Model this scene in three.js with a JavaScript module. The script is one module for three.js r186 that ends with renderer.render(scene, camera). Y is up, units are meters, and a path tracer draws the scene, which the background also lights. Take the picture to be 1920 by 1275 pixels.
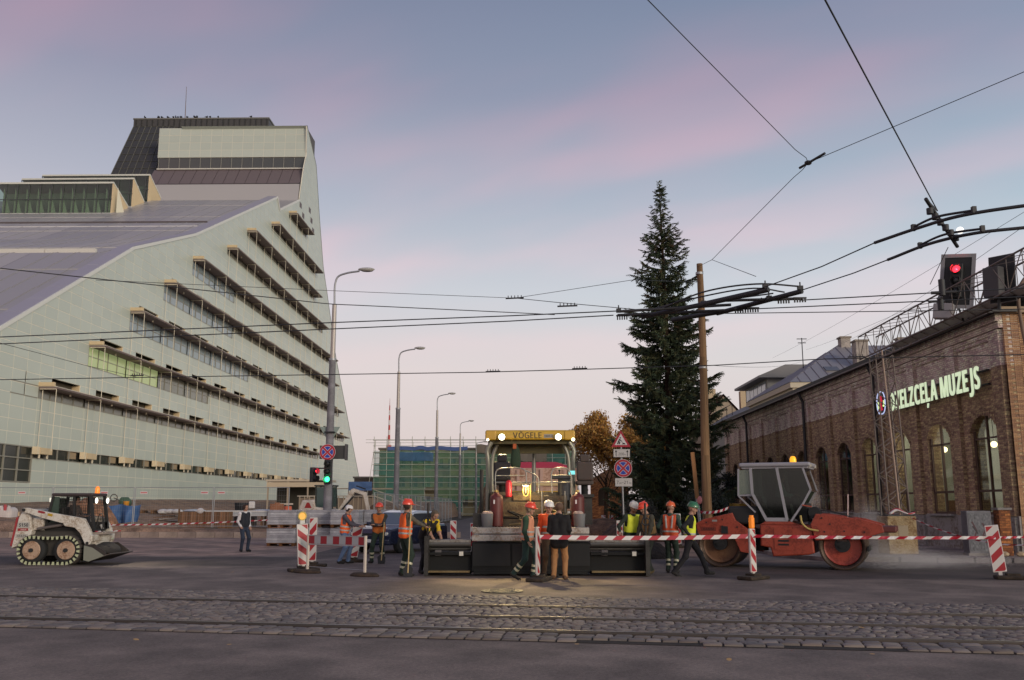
import * as THREE from 'three';
import { mergeGeometries, toCreasedNormals } from 'three/addons/utils/BufferGeometryUtils.js';
import { RoundedBoxGeometry } from 'three/addons/geometries/RoundedBoxGeometry.js';
import { FontLoader } from 'three/addons/loaders/FontLoader.js';
import { TextGeometry } from 'three/addons/geometries/TextGeometry.js';

// ---------------------------------------------------------------- camera, sky, sun, exposure
const scene = new THREE.Scene();
const camera = new THREE.PerspectiveCamera(40.673, 1920 / 1275, 0.1, 6000);
camera.position.set(0, 1.7, 0);
camera.rotation.order = 'YXZ';
camera.rotation.y = THREE.MathUtils.degToRad(0.918);
camera.rotation.x = THREE.MathUtils.degToRad(10.2);
const renderer = new THREE.WebGLRenderer({ antialias: true });
renderer.toneMapping = THREE.LinearToneMapping;
renderer.toneMappingExposure = 1.0;
renderer.shadowMap.enabled = true;

// seeded random numbers and tileable value noise
function rng(seed) { let s = seed >>> 0; return () => { s = (s + 0x6D2B79F5) | 0; let t = Math.imul(s ^ (s >>> 15), 1 | s); t = (t + Math.imul(t ^ (t >>> 7), 61 | t)) ^ t; return ((t ^ (t >>> 14)) >>> 0) / 4294967296; }; }
function hash2(x, y, s) { let h = Math.imul(x, 374761393) + Math.imul(y, 668265263) + Math.imul(s, 1274126177); h = Math.imul(h ^ (h >>> 13), 1274126177); return ((h ^ (h >>> 16)) >>> 0) / 4294967296; }
function vnoise(x, y, p, s) {
  const xi = Math.floor(x), yi = Math.floor(y); let fx = x - xi, fy = y - yi; fx = fx * fx * (3 - 2 * fx); fy = fy * fy * (3 - 2 * fy);
  const w = (a) => p ? ((a % p) + p) % p : a;
  const a = hash2(w(xi), w(yi), s), b = hash2(w(xi + 1), w(yi), s), c = hash2(w(xi), w(yi + 1), s), d = hash2(w(xi + 1), w(yi + 1), s);
  return a + (b - a) * fx + (c - a) * fy + (a - b - c + d) * fx * fy;
}
function fbm(x, y, oct, p, s) { let v = 0, a = 0.5, t = 0; for (let i = 0; i < oct; i++) { v += a * vnoise(x, y, p, s + i * 17); t += a; a *= 0.5; x *= 2; y *= 2; if (p) p *= 2; } return v / t; }
const lerp = (a, b, t) => a + (b - a) * t, clamp = (x, a = 0, b = 1) => Math.min(b, Math.max(a, x)), sstep = (a, b, x) => { const t = clamp((x - a) / (b - a)); return t * t * (3 - 2 * t); };
const mix3 = (a, b, t) => [lerp(a[0], b[0], t), lerp(a[1], b[1], t), lerp(a[2], b[2], t)];

// dusk sky: peach and rose near the horizon, slate blue above, thin rose cloud drifts; brighter round the place where the sun went down (behind the camera, to the right)
const SUN = new THREE.Vector3(0.72, 0.24, 0.62).normalize();
{
  const W = 1024, Hh = 512, data = new Float32Array(W * Hh * 4);
  const stops = [[-90, [.20, .17, .18]], [-1, [.52, .46, .455]], [0, [.57, .50, .495]], [3, [.71, .615, .59]], [8, [.735, .675, .67]], [13, [.595, .645, .70]], [19, [.405, .475, .575]], [25, [.275, .325, .44]], [32, [.195, .24, .355]], [50, [.15, .18, .31]], [90, [.12, .15, .28]]];
  const band = (e) => { let i = 0; while (i < stops.length - 2 && e > stops[i + 1][0]) i++; return mix3(stops[i][1], stops[i + 1][1], clamp((e - stops[i][0]) / (stops[i + 1][0] - stops[i][0]))); };
  for (let j = 0; j < Hh; j++) for (let i = 0; i < W; i++) {
    const e = ((j + .5) / Hh - .5) * Math.PI, az = ((i + .5) / W - .5) * 2 * Math.PI, ed = e * 180 / Math.PI;
    const x = Math.cos(e) * Math.cos(az), y = Math.sin(e), z = Math.cos(e) * Math.sin(az);
    let c = band(ed);
    if (ed > -1) {
      // away from the afterglow (left) the sky is more violet, towards it bluer and clearer
      const side = x * .8 + z * .2;
      const hi = sstep(4, 16, ed); c = [c[0] * (1 - .22 * (side + .1) * (.3 + .7 * hi)), c[1] * (1 + .06 * side * hi), c[2] * (1 + .08 * side * hi)];
      // cloud drifts on a plane overhead, drawn out along one direction
      const d = 1 / Math.max(y + .12, .05), px = x * d, pz = z * d;
      const a = px * .86 + pz * .5, b = -px * .5 + pz * .86;
      const n = fbm(a * .55 + 3.1, b * 1.5 + 7.7, 5, 0, 91), n2 = fbm(a * 1.9, b * 5.2, 4, 0, 37);
      const k = sstep(.44, .74, n * .78 + n2 * .26 - .24 * (side + .2)) * sstep(7, 17, ed) * (1 - .6 * sstep(40, 80, ed));
      c = mix3(c, [c[0] * 1.42 + .06, c[1] * 1.02 + .014, c[2] * 1.0 + .012], k * 1.0);
      const g = Math.max(0, x * SUN.x + y * SUN.y * .6 + z * SUN.z);
      const glow = Math.pow(g, 2.2) * Math.exp(-Math.max(ed, 0) / 34);
      c = [c[0] * (1 + 3.2 * glow), c[1] * (1 + 2.75 * glow), c[2] * (1 + 2.0 * glow)];
    }
    const o = (j * W + i) * 4; data[o] = c[0]; data[o + 1] = c[1]; data[o + 2] = c[2]; data[o + 3] = 1;
  }
  const t = new THREE.DataTexture(data, W, Hh, THREE.RGBAFormat, THREE.FloatType);
  t.mapping = THREE.EquirectangularReflectionMapping; t.magFilter = THREE.LinearFilter; t.needsUpdate = true;
  scene.background = t; scene.environment = t;
}
const sun = new THREE.DirectionalLight(new THREE.Color().setRGB(1, .84, .70), 1.5);
sun.position.copy(SUN).multiplyScalar(200); sun.target.position.set(0, 0, -40); sun.castShadow = true; sun.shadow.radius = 34;
Object.assign(sun.shadow.camera, { left: -120, right: 120, top: 120, bottom: -60, near: 1, far: 600 }); sun.shadow.mapSize.set(2048, 2048);
scene.add(sun, sun.target);

// ---------------------------------------------------------------- helpers
const V = (x, y, z) => new THREE.Vector3(x, y, z);
const C = (c) => Array.isArray(c) ? new THREE.Color().setRGB(...c) : new THREE.Color(c);
const mats = new Map();
function M(c, r = .8, o = {}) {
  const key = JSON.stringify([c, r, Object.fromEntries(Object.entries(o).map(([k, v]) => [k, v && v.uuid ? v.uuid : v]))]);
  if (mats.has(key)) return mats.get(key);
  const p = { ...o }; if (p.emissive) p.emissive = C(p.emissive);
  const K = ('transmission' in o || 'clearcoat' in o || 'sheen' in o) ? THREE.MeshPhysicalMaterial : THREE.MeshStandardMaterial;
  const m = new K({ color: C(c), roughness: r, ...p }); mats.set(key, m); return m;
}
function tex(w, h, fn, srgb = true) {
  const d = new Uint8Array(w * h * 4);
  for (let j = 0; j < h; j++) for (let i = 0; i < w; i++) { const c = fn(i / w, j / h), o = (j * w + i) * 4; if (typeof c === 'number') d[o] = d[o + 1] = d[o + 2] = clamp(c) * 255; else { d[o] = clamp(c[0]) * 255; d[o + 1] = clamp(c[1]) * 255; d[o + 2] = clamp(c[2]) * 255; } d[o + 3] = 255; }
  const t = new THREE.DataTexture(d, w, h, THREE.RGBAFormat); t.wrapS = t.wrapT = THREE.RepeatWrapping; t.magFilter = THREE.LinearFilter; t.minFilter = THREE.LinearMipmapLinearFilter; t.generateMipmaps = true;
  if (srgb) t.colorSpace = THREE.SRGBColorSpace; t.needsUpdate = true; return t;
}
const rep = (t, u, v = u) => { const c = t.clone(); c.repeat.set(u, v); c.needsUpdate = true; return c; };
function canvasTex(w, h, draw) { const c = document.createElement('canvas'); c.width = w; c.height = h; const g = c.getContext('2d'); draw(g, w, h); const t = new THREE.CanvasTexture(c); t.colorSpace = THREE.SRGBColorSpace; return t; }
function norm(g) { // one attribute layout for everything that is merged
  let n = g.index ? g.toNonIndexed() : g;
  if (!n.attributes.normal) n.computeVertexNormals();
  if (!n.attributes.uv) n.setAttribute('uv', new THREE.BufferAttribute(new Float32Array(n.attributes.position.count * 2), 2));
  for (const k of Object.keys(n.attributes)) if (!['position', 'normal', 'uv', 'color'].includes(k)) n.deleteAttribute(k);
  n.morphAttributes = {}; n.clearGroups(); return n;
}
const merge = (list) => { const a = list.flat(9).map(norm); if (a.some((g) => g.attributes.color) && !a.every((g) => g.attributes.color)) a.forEach((g) => g.deleteAttribute('color')); return a.length === 1 ? a[0] : mergeGeometries(a); };
function boxUV(g) { // uv in metres, from the direction each face points
  const p = g.attributes.position, n = g.attributes.normal, uv = new Float32Array(p.count * 2);
  for (let i = 0; i < p.count; i += 3) {
    let nx = 0, ny = 0, nz = 0; for (let k = 0; k < 3; k++) { nx += Math.abs(n.getX(i + k)); ny += Math.abs(n.getY(i + k)); nz += Math.abs(n.getZ(i + k)); }
    for (let k = 0; k < 3; k++) { const q = i + k, x = p.getX(q), y = p.getY(q), z = p.getZ(q); const [a, b] = ny >= nx && ny >= nz ? [x, -z] : nx >= nz ? [z, y] : [x, y]; uv[q * 2] = a; uv[q * 2 + 1] = b; }
  }
  g.setAttribute('uv', new THREE.BufferAttribute(uv, 2)); return g;
}
const taken = new Map();
function numbered(name) { const n = taken.get(name) || 0; taken.set(name, n + 1); return n ? `${name}_${String(n).padStart(3, '0')}` : name; }
function tag(o, label, category, group, kind) { if (label) o.userData.label = label; if (category) o.userData.category = category; if (group) o.userData.group = group; if (kind) o.userData.kind = kind; return o; }
function thing(name, label, category, [x, y, z] = [0, 0, 0], ry = 0, group) { const o = new THREE.Group(); o.name = numbered(name); o.position.set(x, y, z); o.rotation.y = ry; scene.add(o); return tag(o, label, category, group); }
function part(name, geo, mat, parent, label) {
  const list = Array.isArray(geo) ? geo : [geo];
  let g = merge(list); if ((mat.map || mat.bumpMap || mat.roughnessMap) && !mat.userData.ownUV) g = boxUV(g);
  const m = new THREE.Mesh(g, mat); m.castShadow = m.receiveShadow = true;
  m.name = parent === scene ? numbered(name) : name; parent.add(m); if (label) m.userData.label = label; return m;
}
const solo = (name, label, category, geo, mat, group) => tag(part(name, geo, mat, scene), label, category, group);
function copyThing(o, label, group) { const c = o.clone(); c.name = numbered(o.name.replace(/_\d{3}$/, '')); c.userData = { ...o.userData }; if (label) c.userData.label = label; if (group) c.userData.group = group; scene.add(c); return c; }
const structure = (name, geo, mat) => tag(part(name, geo, mat, scene), null, null, null, 'structure');
// geometries
function box(w, h, d, x = 0, y = 0, z = 0, rx = 0, ry = 0, rz = 0) { const g = new THREE.BoxGeometry(w, h, d); if (rx) g.rotateX(rx); if (rz) g.rotateZ(rz); if (ry) g.rotateY(ry); return g.translate(x, y, z); }
function rbox(w, h, d, x = 0, y = 0, z = 0, r = .03, rx = 0, ry = 0, rz = 0) { const g = new RoundedBoxGeometry(w, h, d, 2, Math.min(r, w / 2.01, h / 2.01, d / 2.01)); if (rx) g.rotateX(rx); if (rz) g.rotateZ(rz); if (ry) g.rotateY(ry); return g.translate(x, y, z); }
const b2 = (x0, x1, y0, y1, z0, z1) => box(x1 - x0, y1 - y0, z1 - z0, (x0 + x1) / 2, (y0 + y1) / 2, (z0 + z1) / 2);
function bar(a, b, r, seg = 6, r2 = r) { const A = a.isVector3 ? a : V(...a), B = b.isVector3 ? b : V(...b), d = B.clone().sub(A), g = new THREE.CylinderGeometry(r2, r, d.length(), seg); g.applyQuaternion(new THREE.Quaternion().setFromUnitVectors(V(0, 1, 0), d.clone().normalize())); const m = A.clone().add(B).multiplyScalar(.5); return g.translate(m.x, m.y, m.z); }
function beam(a, b, w, h) { const A = V(...a), B = V(...b), d = B.clone().sub(A), g = new THREE.BoxGeometry(w, h, d.length()); const m = new THREE.Matrix4().lookAt(B, A, Math.abs(d.clone().normalize().y) > .95 ? V(1, 0, 0) : V(0, 1, 0)); g.applyMatrix4(m); const c = A.add(B).multiplyScalar(.5); return g.translate(c.x, c.y, c.z); }
function tube(pts, r, seg = 24, rad = 6, closed = false) { return new THREE.TubeGeometry(new THREE.CatmullRomCurve3(pts.map((p) => p.isVector3 ? p : V(...p)), closed, 'centripetal'), seg, r, rad, closed); }
function cyl(r, h, x, y, z, axis = 'y', seg = 20, r2 = r) { const g = new THREE.CylinderGeometry(r2, r, h, seg); if (axis === 'x') g.rotateZ(-Math.PI / 2); if (axis === 'z') g.rotateX(Math.PI / 2); return g.translate(x, y, z); }
function prism(pts, d, z = 0, bevel = 0) { // outline in x,y, drawn out along z, centred on z
  const s = new THREE.Shape(pts.map((p) => new THREE.Vector2(p[0], p[1])));
  const g = new THREE.ExtrudeGeometry(s, { depth: Math.max(.001, d - 2 * bevel), bevelEnabled: bevel > 0, bevelSize: bevel, bevelThickness: bevel, bevelOffset: -bevel, bevelSegments: 2, curveSegments: 10 });
  return g.translate(0, 0, z - d / 2 + bevel);
}
function lathe(pts, seg = 24) { return new THREE.LatheGeometry(pts.map((p) => new THREE.Vector2(p[0], p[1])), seg); }
const sph = (r, x, y, z, sx = 1, sy = 1, sz = 1, a = 16, b = 12) => new THREE.SphereGeometry(r, a, b).scale(sx, sy, sz).translate(x, y, z);
function tris(list) { const g = new THREE.BufferGeometry(); g.setAttribute('position', new THREE.Float32BufferAttribute(list.flat(3), 3)); g.computeVertexNormals(); return g; }
const quad = (a, b, c, d) => [a, b, c, a, c, d];
// sagging wire between points
function wireGeo(pts, r, sag = 0) { const out = []; for (let i = 0; i < pts.length - 1; i++) for (let k = 0; k < 8; k++) { const t = k / 8, a = pts[i], b = pts[i + 1]; out.push([lerp(a[0], b[0], t), lerp(a[1], b[1], t) - sag * 4 * t * (1 - t), lerp(a[2], b[2], t)]); } out.push(pts[pts.length - 1]); return tube(out, r, out.length * 2, 5); }

// ---------------------------------------------------------------- shared textures and materials
const T = {};
T.grain = tex(512, 512, (u, v) => .5 + .5 * (fbm(u * 96, v * 96, 3, 96, 5) - .5) * 1.6, false);
T.asphalt = tex(1024, 1024, (u, v) => { const f = hash2(Math.floor(u * 1024), Math.floor(v * 1024), 3), n = fbm(u * 160, v * 160, 2, 160, 8), m = fbm(u * 6, v * 6, 5, 6, 12), k = .78 + .22 * (n - .5) + .46 * (m - .5) + .18 * (f - .5); return [k, k * .985, k * .97]; });
T.asphaltB = tex(512, 512, (u, v) => fbm(u * 128, v * 128, 3, 128, 21), false);
T.earth = tex(1024, 1024, (u, v) => { const n = fbm(u * 8, v * 8, 6, 8, 33), m = fbm(u * 90, v * 90, 3, 90, 44), k = .62 + .5 * (n - .5) + .35 * (m - .5); return [k, k * .9, k * .8]; });
T.earthB = tex(512, 512, (u, v) => fbm(u * 24, v * 24, 5, 24, 51), false);
T.concrete = tex(512, 512, (u, v) => { const n = fbm(u * 5, v * 5, 6, 5, 61), m = fbm(u * 70, v * 70, 2, 70, 62), k = .8 + .3 * (n - .5) + .14 * (m - .5); return [k, k * .985, k * 1.0]; });
T.dirt = tex(512, 512, (u, v) => { const n = fbm(u * 5, v * 5, 6, 5, 71), m = fbm(u * 40, v * 40, 4, 40, 72), k = sstep(.40, .75, n * .5 + m * .5); return mix3([1, .99, .97], [.66, .56, .47], k * .75); });
T.wood = tex(256, 1024, (u, v) => { const g = fbm(u * 34, v * 3 + fbm(u * 6, v * 2, 3, 0, 2) * .6, 4, 0, 81), k = .66 + .5 * (g - .5); return [k, k * .86, k * .7]; });
T.cloth = tex(256, 256, (u, v) => .55 + .3 * (fbm(u * 10, v * 10, 4, 10, 93) - .5) + .2 * (hash2(Math.floor(u * 256), Math.floor(v * 256), 4) - .5), false);
const mat = {
  steelDark: M([.035, .035, .038], .55, { metalness: .5 }), galv: M([.34, .34, .35], .5, { metalness: .55 }), black: M([.012, .012, .013], .7), rubber: M([.018, .018, .018], .85),
  wire: M([.018, .018, .02], .6), white: M([.72, .71, .68], .5), red: M([.5, .03, .035], .5), ply: M([.46, .31, .18], .8, { map: rep(T.wood, 1.2, .4) }),
  wood: M([.36, .25, .16], .85, { map: rep(T.wood, 1.5, .5) }), concrete: M([.34, .32, .29], .9, { map: rep(T.concrete, .5), bumpMap: rep(T.grain, .8), bumpScale: .004 }),
  glassDark: M([.55, .62, .6], .06, { transmission: 1, thickness: 0, ior: 1.45 }),
};
// ---------------------------------------------------------------- ground
const dirS = V(.986, 0, .166), dirN = V(.166, 0, -.986), org = V(0, 0, -14.36);
const ST = (s, t, y = 0) => [org.x + dirS.x * s + dirN.x * t, y, org.z + dirS.z * s + dirN.z * t];
function sheet(x0, x1, z0, z1, nx, nz, yf, cf) {
  const g = new THREE.PlaneGeometry(1, 1, nx, nz), p = g.attributes.position, col = new Float32Array(p.count * 3), uv = g.attributes.uv;
  for (let i = 0; i < p.count; i++) { const x = lerp(x0, x1, p.getX(i) + .5), z = lerp(z0, z1, .5 - p.getY(i)), c = cf(x, z); p.setXYZ(i, x, yf(x, z), z); col.set(c, i * 3); uv.setXY(i, x, -z); }
  g.setAttribute('color', new THREE.BufferAttribute(col, 3)); g.computeVertexNormals(); return g;
}
function surface(name, g, m) { const o = new THREE.Mesh(g, m); o.name = name; o.receiveShadow = true; o.userData.kind = 'structure'; scene.add(o); return o; }
const siteH = (x, z) => { const a = sstep(-49.4, -49.9, z) * sstep(-10.6, -11.6, x); return a * (.3 + 2.0 * sstep(0, 1, (-x - 12) / 26 * .55 + (-z - 50) / 60 * .5) + .10 * (fbm(x * .35, z * .35, 3, 0, 7) - .5)); };
surface('ground', (() => { const g = new THREE.PlaneGeometry(5000, 5000).rotateX(-Math.PI / 2).translate(0, -.05, -1200); g.attributes.uv.array.forEach((_, i, a) => a[i] *= 900); return g; })(), M([.15, .13, .115], 1, { map: rep(T.earth, .3) }));
const mAsph = M([.335, .262, .22], .8, { map: rep(T.asphalt, .27), bumpMap: rep(T.asphaltB, 1.1), bumpScale: .006, vertexColors: true });
const fresh = (x, z) => { // newly laid, darker mat in front of the paver, below the roller and where the loader works; edges as the screed left them
  const n = (fbm(x * .5, z * .5, 3, 0, 17) - .5) * .7;
  const lane = sstep(-22.35 + n * .25, -22.75 + n * .25, z - x * .06) * sstep(-30.2, -29.2, z) * sstep(3.2, 4.2, x) + sstep(-26.2, -26.6, z - .03 * x) * sstep(-31.8 + n, -30.6 + n, z) * sstep(-6.8, -7.6, x);
  return clamp(lane);
};
surface('cross_street', sheet(-60, 60, -52, 8, 240, 200, () => 0, (x, z) => {
  const n = fbm(x * .22, z * .22, 4, 0, 5), m = fbm(x * 1.3, z * 1.3, 3, 0, 6);
  let k = .9 + .24 * (n - .5) + .14 * (m - .5); let c = [k, k, k];
  const f = fresh(x, z); c = mix3(c, [.34 * k, .33 * k, .36 * k], f * .92);
  const grit = sstep(-30.6, -31.6, z + n * 1.2) * sstep(-4.5, -6.5, x); c = mix3(c, [1.75 * k, 1.5 * k, 1.42 * k], grit * (.5 + .5 * sstep(.35, .6, m)));
  const dust = sstep(4.5, 7, x) * sstep(-27.6, -28.4, z) * sstep(-29.9, -29.2, z); c = mix3(c, [1.3 * k, 1.15 * k, 1.0 * k], dust * .7 * sstep(.4, .6, m));
  return c;
}), mAsph);
surface('street', sheet(-7.6, 7.6, -175, -31, 40, 160, (x, z) => .006, (x, z) => { const k = .8 + .4 * (fbm(x * .4, z * .25, 4, 0, 15) - .5); return mix3([.62 * k, .6 * k, .62 * k], [1.25 * k, 1.05 * k, .9 * k], sstep(2.4, 4.2, x + fbm(x, z * .4, 3, 0, 2) * 1.6)); }), mAsph);
const mEarth = M([.95, .75, .62], 1, { map: rep(T.earth, .35), bumpMap: rep(T.earthB, .7), bumpScale: .05, vertexColors: true });
surface('building_site_ground', sheet(-90, -10.4, -215, -49.4, 160, 220, siteH, (x, z) => { const n = fbm(x * .12, z * .12, 4, 0, 77), k = .85 + .5 * (n - .5); return mix3([k, k * .94, k * .9], [.72 * k, .72 * k, .78 * k], sstep(.45, .6, fbm(x * .3, z * .3, 3, 0, 78))); }), mEarth);
// low retaining edge of the site: separate concrete kerb stones
{
  const t = thing('site_kerb', 'low brown kerb wall along the edge of the building site behind the pallets', 'kerb', [-17, 0, -49.4]); const g = box(.98, .34, .25);
  const ms = [M([.5, .39, .31], .95, { map: rep(T.concrete, .6) }), M([.43, .33, .27], .95, { map: rep(T.concrete, .6) })];
  for (let i = 0; i < 40; i++) { const m = part('kerb_stone', g, ms[i % 2], t); m.position.set(-20 + i * 1.0 - 6, .13, 0); m.rotation.y = (hash2(i, 3, 1) - .5) * .02; }
}
// pavement beside the museum, with a real kerb
{
  const g = new THREE.Shape([[9.2, 29.2], [60, 21.4], [60, 120], [8.6, 120], [8.2, 60], [8.4, 31]].map(([x, z]) => new THREE.Vector2(x, z)));
  const e = new THREE.ExtrudeGeometry(g, { depth: .12, bevelEnabled: false }).rotateX(-Math.PI / 2);
  const o = structure('pavement', e, M([.37, .31, .285], .9, { map: rep(T.asphalt, .3), bumpMap: rep(T.asphaltB, .8), bumpScale: .01 })); o.position.y = .004;
  const k = thing('pavement_kerb', 'grey granite kerb at the corner of the museum pavement', 'kerb', [9.2, 0, -29.2]);
  const A = V(9.2, 0, -29.2), B = V(26, 0, -26.62), L = A.distanceTo(B), n = Math.floor(L / 1.0), gg = box(.985, .2, .16), km = M([.25, .225, .21], .85, { map: rep(T.concrete, .7) });
  for (let i = 0; i < n; i++) { const p = A.clone().lerp(B, (i + .5) / n).sub(k.position), m = part('kerb_stone', gg, km, k); m.position.set(p.x, .045, p.z + .085); m.rotation.y = -Math.atan2(2.58, 16.8); }
}
// tram track: cobbles, setts and rails
{
  const bed = tris([quad(ST(-24, -2.25, .006), ST(24, -2.25, .006), ST(24, 3.42, .006), ST(-24, 3.42, .006))]);
  structure('track_bed', bed, M([.075, .066, .066], 1, { map: rep(T.earth, .8) }));
  const rails = [[1.515, -24, 24], [0, -2.2, 24], [-1.465, -24, 24]];
  for (const [t, s0, s1] of rails) {
    const o = tag(thing('tram_rail'), null, null, null, 'structure'); delete o.userData.label; const yaw = -Math.atan2(.166, .986); const [x, , z] = ST((s0 + s1) / 2, t); o.position.set(x, 0, z); o.rotation.y = yaw;
    part('rail_head', box(s1 - s0, .05, .066, 0, .027, 0), M([.16, .14, .13], .36, { metalness: .9 }), o); part('rail_groove', box(s1 - s0, .02, .06, 0, .012, .064), M([.01, .01, .01], .9), o); part('rail_lip', box(s1 - s0, .044, .022, 0, .022, .105), M([.10, .08, .07], .5, { metalness: .7 }), o);
  }
  const R = rng(7), variants = [], setts = [];
  const stone = (n, jit, round) => { const ring = [], r = []; for (let i = 0; i < n; i++) { const a = (i + (R() - .5) * jit) / n * Math.PI * 2; const sq = 1 / Math.max(Math.abs(Math.cos(a)), Math.abs(Math.sin(a))); ring.push([Math.cos(a) * lerp(sq, 1, round) * .5, Math.sin(a) * lerp(sq, 1, round) * .5]); }
    const lev = [[-.05, 1], [.010, .985], [.021, .86], [.026, .5]], P = []; const pt = (i, l) => [ring[i % n][0] * lev[l][1], lev[l][0], ring[i % n][1] * lev[l][1]];
    for (let l = 0; l < 3; l++) for (let i = 0; i < n; i++) P.push(pt(i, l), pt(i, l + 1), pt(i + 1, l + 1), pt(i, l), pt(i + 1, l + 1), pt(i + 1, l)); for (let i = 0; i < n; i++) P.push(pt(i, 3), [0, 0.0265 + R() * .002, 0], pt(i + 1, 3));
    return toCreasedNormals(tris(P), .9); };
  for (let i = 0; i < 7; i++) variants.push(norm(stone(7, .55, .55))); for (let i = 0; i < 3; i++) setts.push(norm(stone(8, .1, .12)));
  const cols = [[.18, .146, .124], [.14, .115, .102], [.205, .16, .132], [.16, .125, .102], [.235, .19, .16], [.118, .10, .092]].map((c) => M(c, .62, { bumpMap: rep(T.grain, 3), bumpScale: .004 }));
  const list = [];
  const put = (s, t, w, d, set) => { const p = ST(s, t); list.push({ p, w, d, set, yaw: -.167 + (R() - .5) * (set ? .06 : .5), y: (R() - .5) * .014 - (R() < .06 ? .012 : 0), q: Math.hypot(p[0], p[2]), c: Math.floor(R() * 6), v: Math.floor(R() * 7), rx: (R() - .5) * .07, rz: (R() - .5) * .07 }); };
  for (let t = -1.25; t < 3.35; t += .128) { let s = -15 - R() * .2; while (s < 15) { const w = .105 + R() * .105, tt = t + (R() - .5) * .05 + .02 * Math.sin(s * 1.7 + t * 5); if (!rails.some(([rt, s0]) => tt > rt - .17 && tt < rt + .12 && s > s0 - .1)) put(s + w / 2, tt, w * .98, .118 + R() * .03, false); s += w; } }
  for (const t of [-1.72, -1.93, -2.13]) { let s = -14 - R() * .2; while (s < 14) { const w = .2 + R() * .06; if (!(t < -2.1 && (vnoise(s * .7, 3, 0, 9) < .3))) put(s + w / 2, t + (R() - .5) * .012, w * .95, .185, true); s += w; } }
  const inView = (k) => Math.abs(k.p[0] / -k.p[2]) < .6 && k.p[2] < -9.8; list.sort((a, b) => (inView(b) - inView(a)) || a.q - b.q);
  const root = tag(thing('cobble_paving'), null, null, null, 'structure'); delete root.userData.label;
  const dummy = new THREE.Object3D(); const place = (o, k) => { o.position.set(k.p[0], .012 + k.y, k.p[2]); o.rotation.set(k.rx, k.yaw, k.rz); o.scale.set(k.w, 1, k.d); };
  list.slice(0, 300).forEach((k) => { const m = new THREE.Mesh(k.set ? setts[k.v % 3] : variants[k.v], cols[k.c]); m.name = k.set ? 'sett' : 'cobblestone'; m.castShadow = m.receiveShadow = true; place(m, k); root.add(m); });
  const rest = list.slice(300);
  for (let v = 0; v < 10; v++) { const l = rest.filter((k) => (k.set ? 7 + k.v % 3 : k.v) === v); if (!l.length) continue; const im = new THREE.InstancedMesh(v > 6 ? setts[v - 7] : variants[v], M([1, 1, 1], .62), l.length); im.name = 'further_cobbles'; im.userData.kind = 'stuff'; l.forEach((k, i) => { place(dummy, k); dummy.updateMatrix(); im.setMatrixAt(i, dummy.matrix); im.setColorAt(i, cols[k.c].color); }); root.add(im); }
}
{ const t = thing('manhole_cover', 'round iron manhole cover in the asphalt lit by the paver lamps', 'manhole', [-.5, 0, -18.9]); part('rim', cyl(.42, .02, 0, .012, 0, 'y', 32), M([.06, .055, .05], .5, { metalness: .3 }), t); part('lid', cyl(.34, .024, 0, .016, 0, 'y', 32), M([.07, .062, .055], .5, { metalness: .3, bumpMap: rep(T.grain, 2), bumpScale: .01 }), t); for (let i = 0; i < 7; i++) part('lid_rib', b2(-.25, .25, .026, .034, -.24 + i * .08 - .012, -.24 + i * .08 + .012), M([.09, .08, .07], .45, { metalness: .3 }), t); }
// a few fallen leaves and scraps on the near asphalt
{ const R = rng(55); const leaf = new THREE.CircleGeometry(.045, 6).rotateX(-Math.PI / 2); for (const [x, z] of [[-4.9, -11.9], [-3.6, -11.5], [3.9, -10.9], [.6, -11.6], [-7.4, -23.6], [2.2, -10.5], [4.6, -13.2]]) { const o = solo('fallen_leaf', 'yellow brown leaf lying on the grey asphalt', 'leaf', leaf.clone().scale(1, 1, .7), M([.42, .25, .1], .8), 'fallen leaves on the street'); o.position.set(x, .045, z); o.rotation.set(.12, R() * 6, .1); } }

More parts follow.
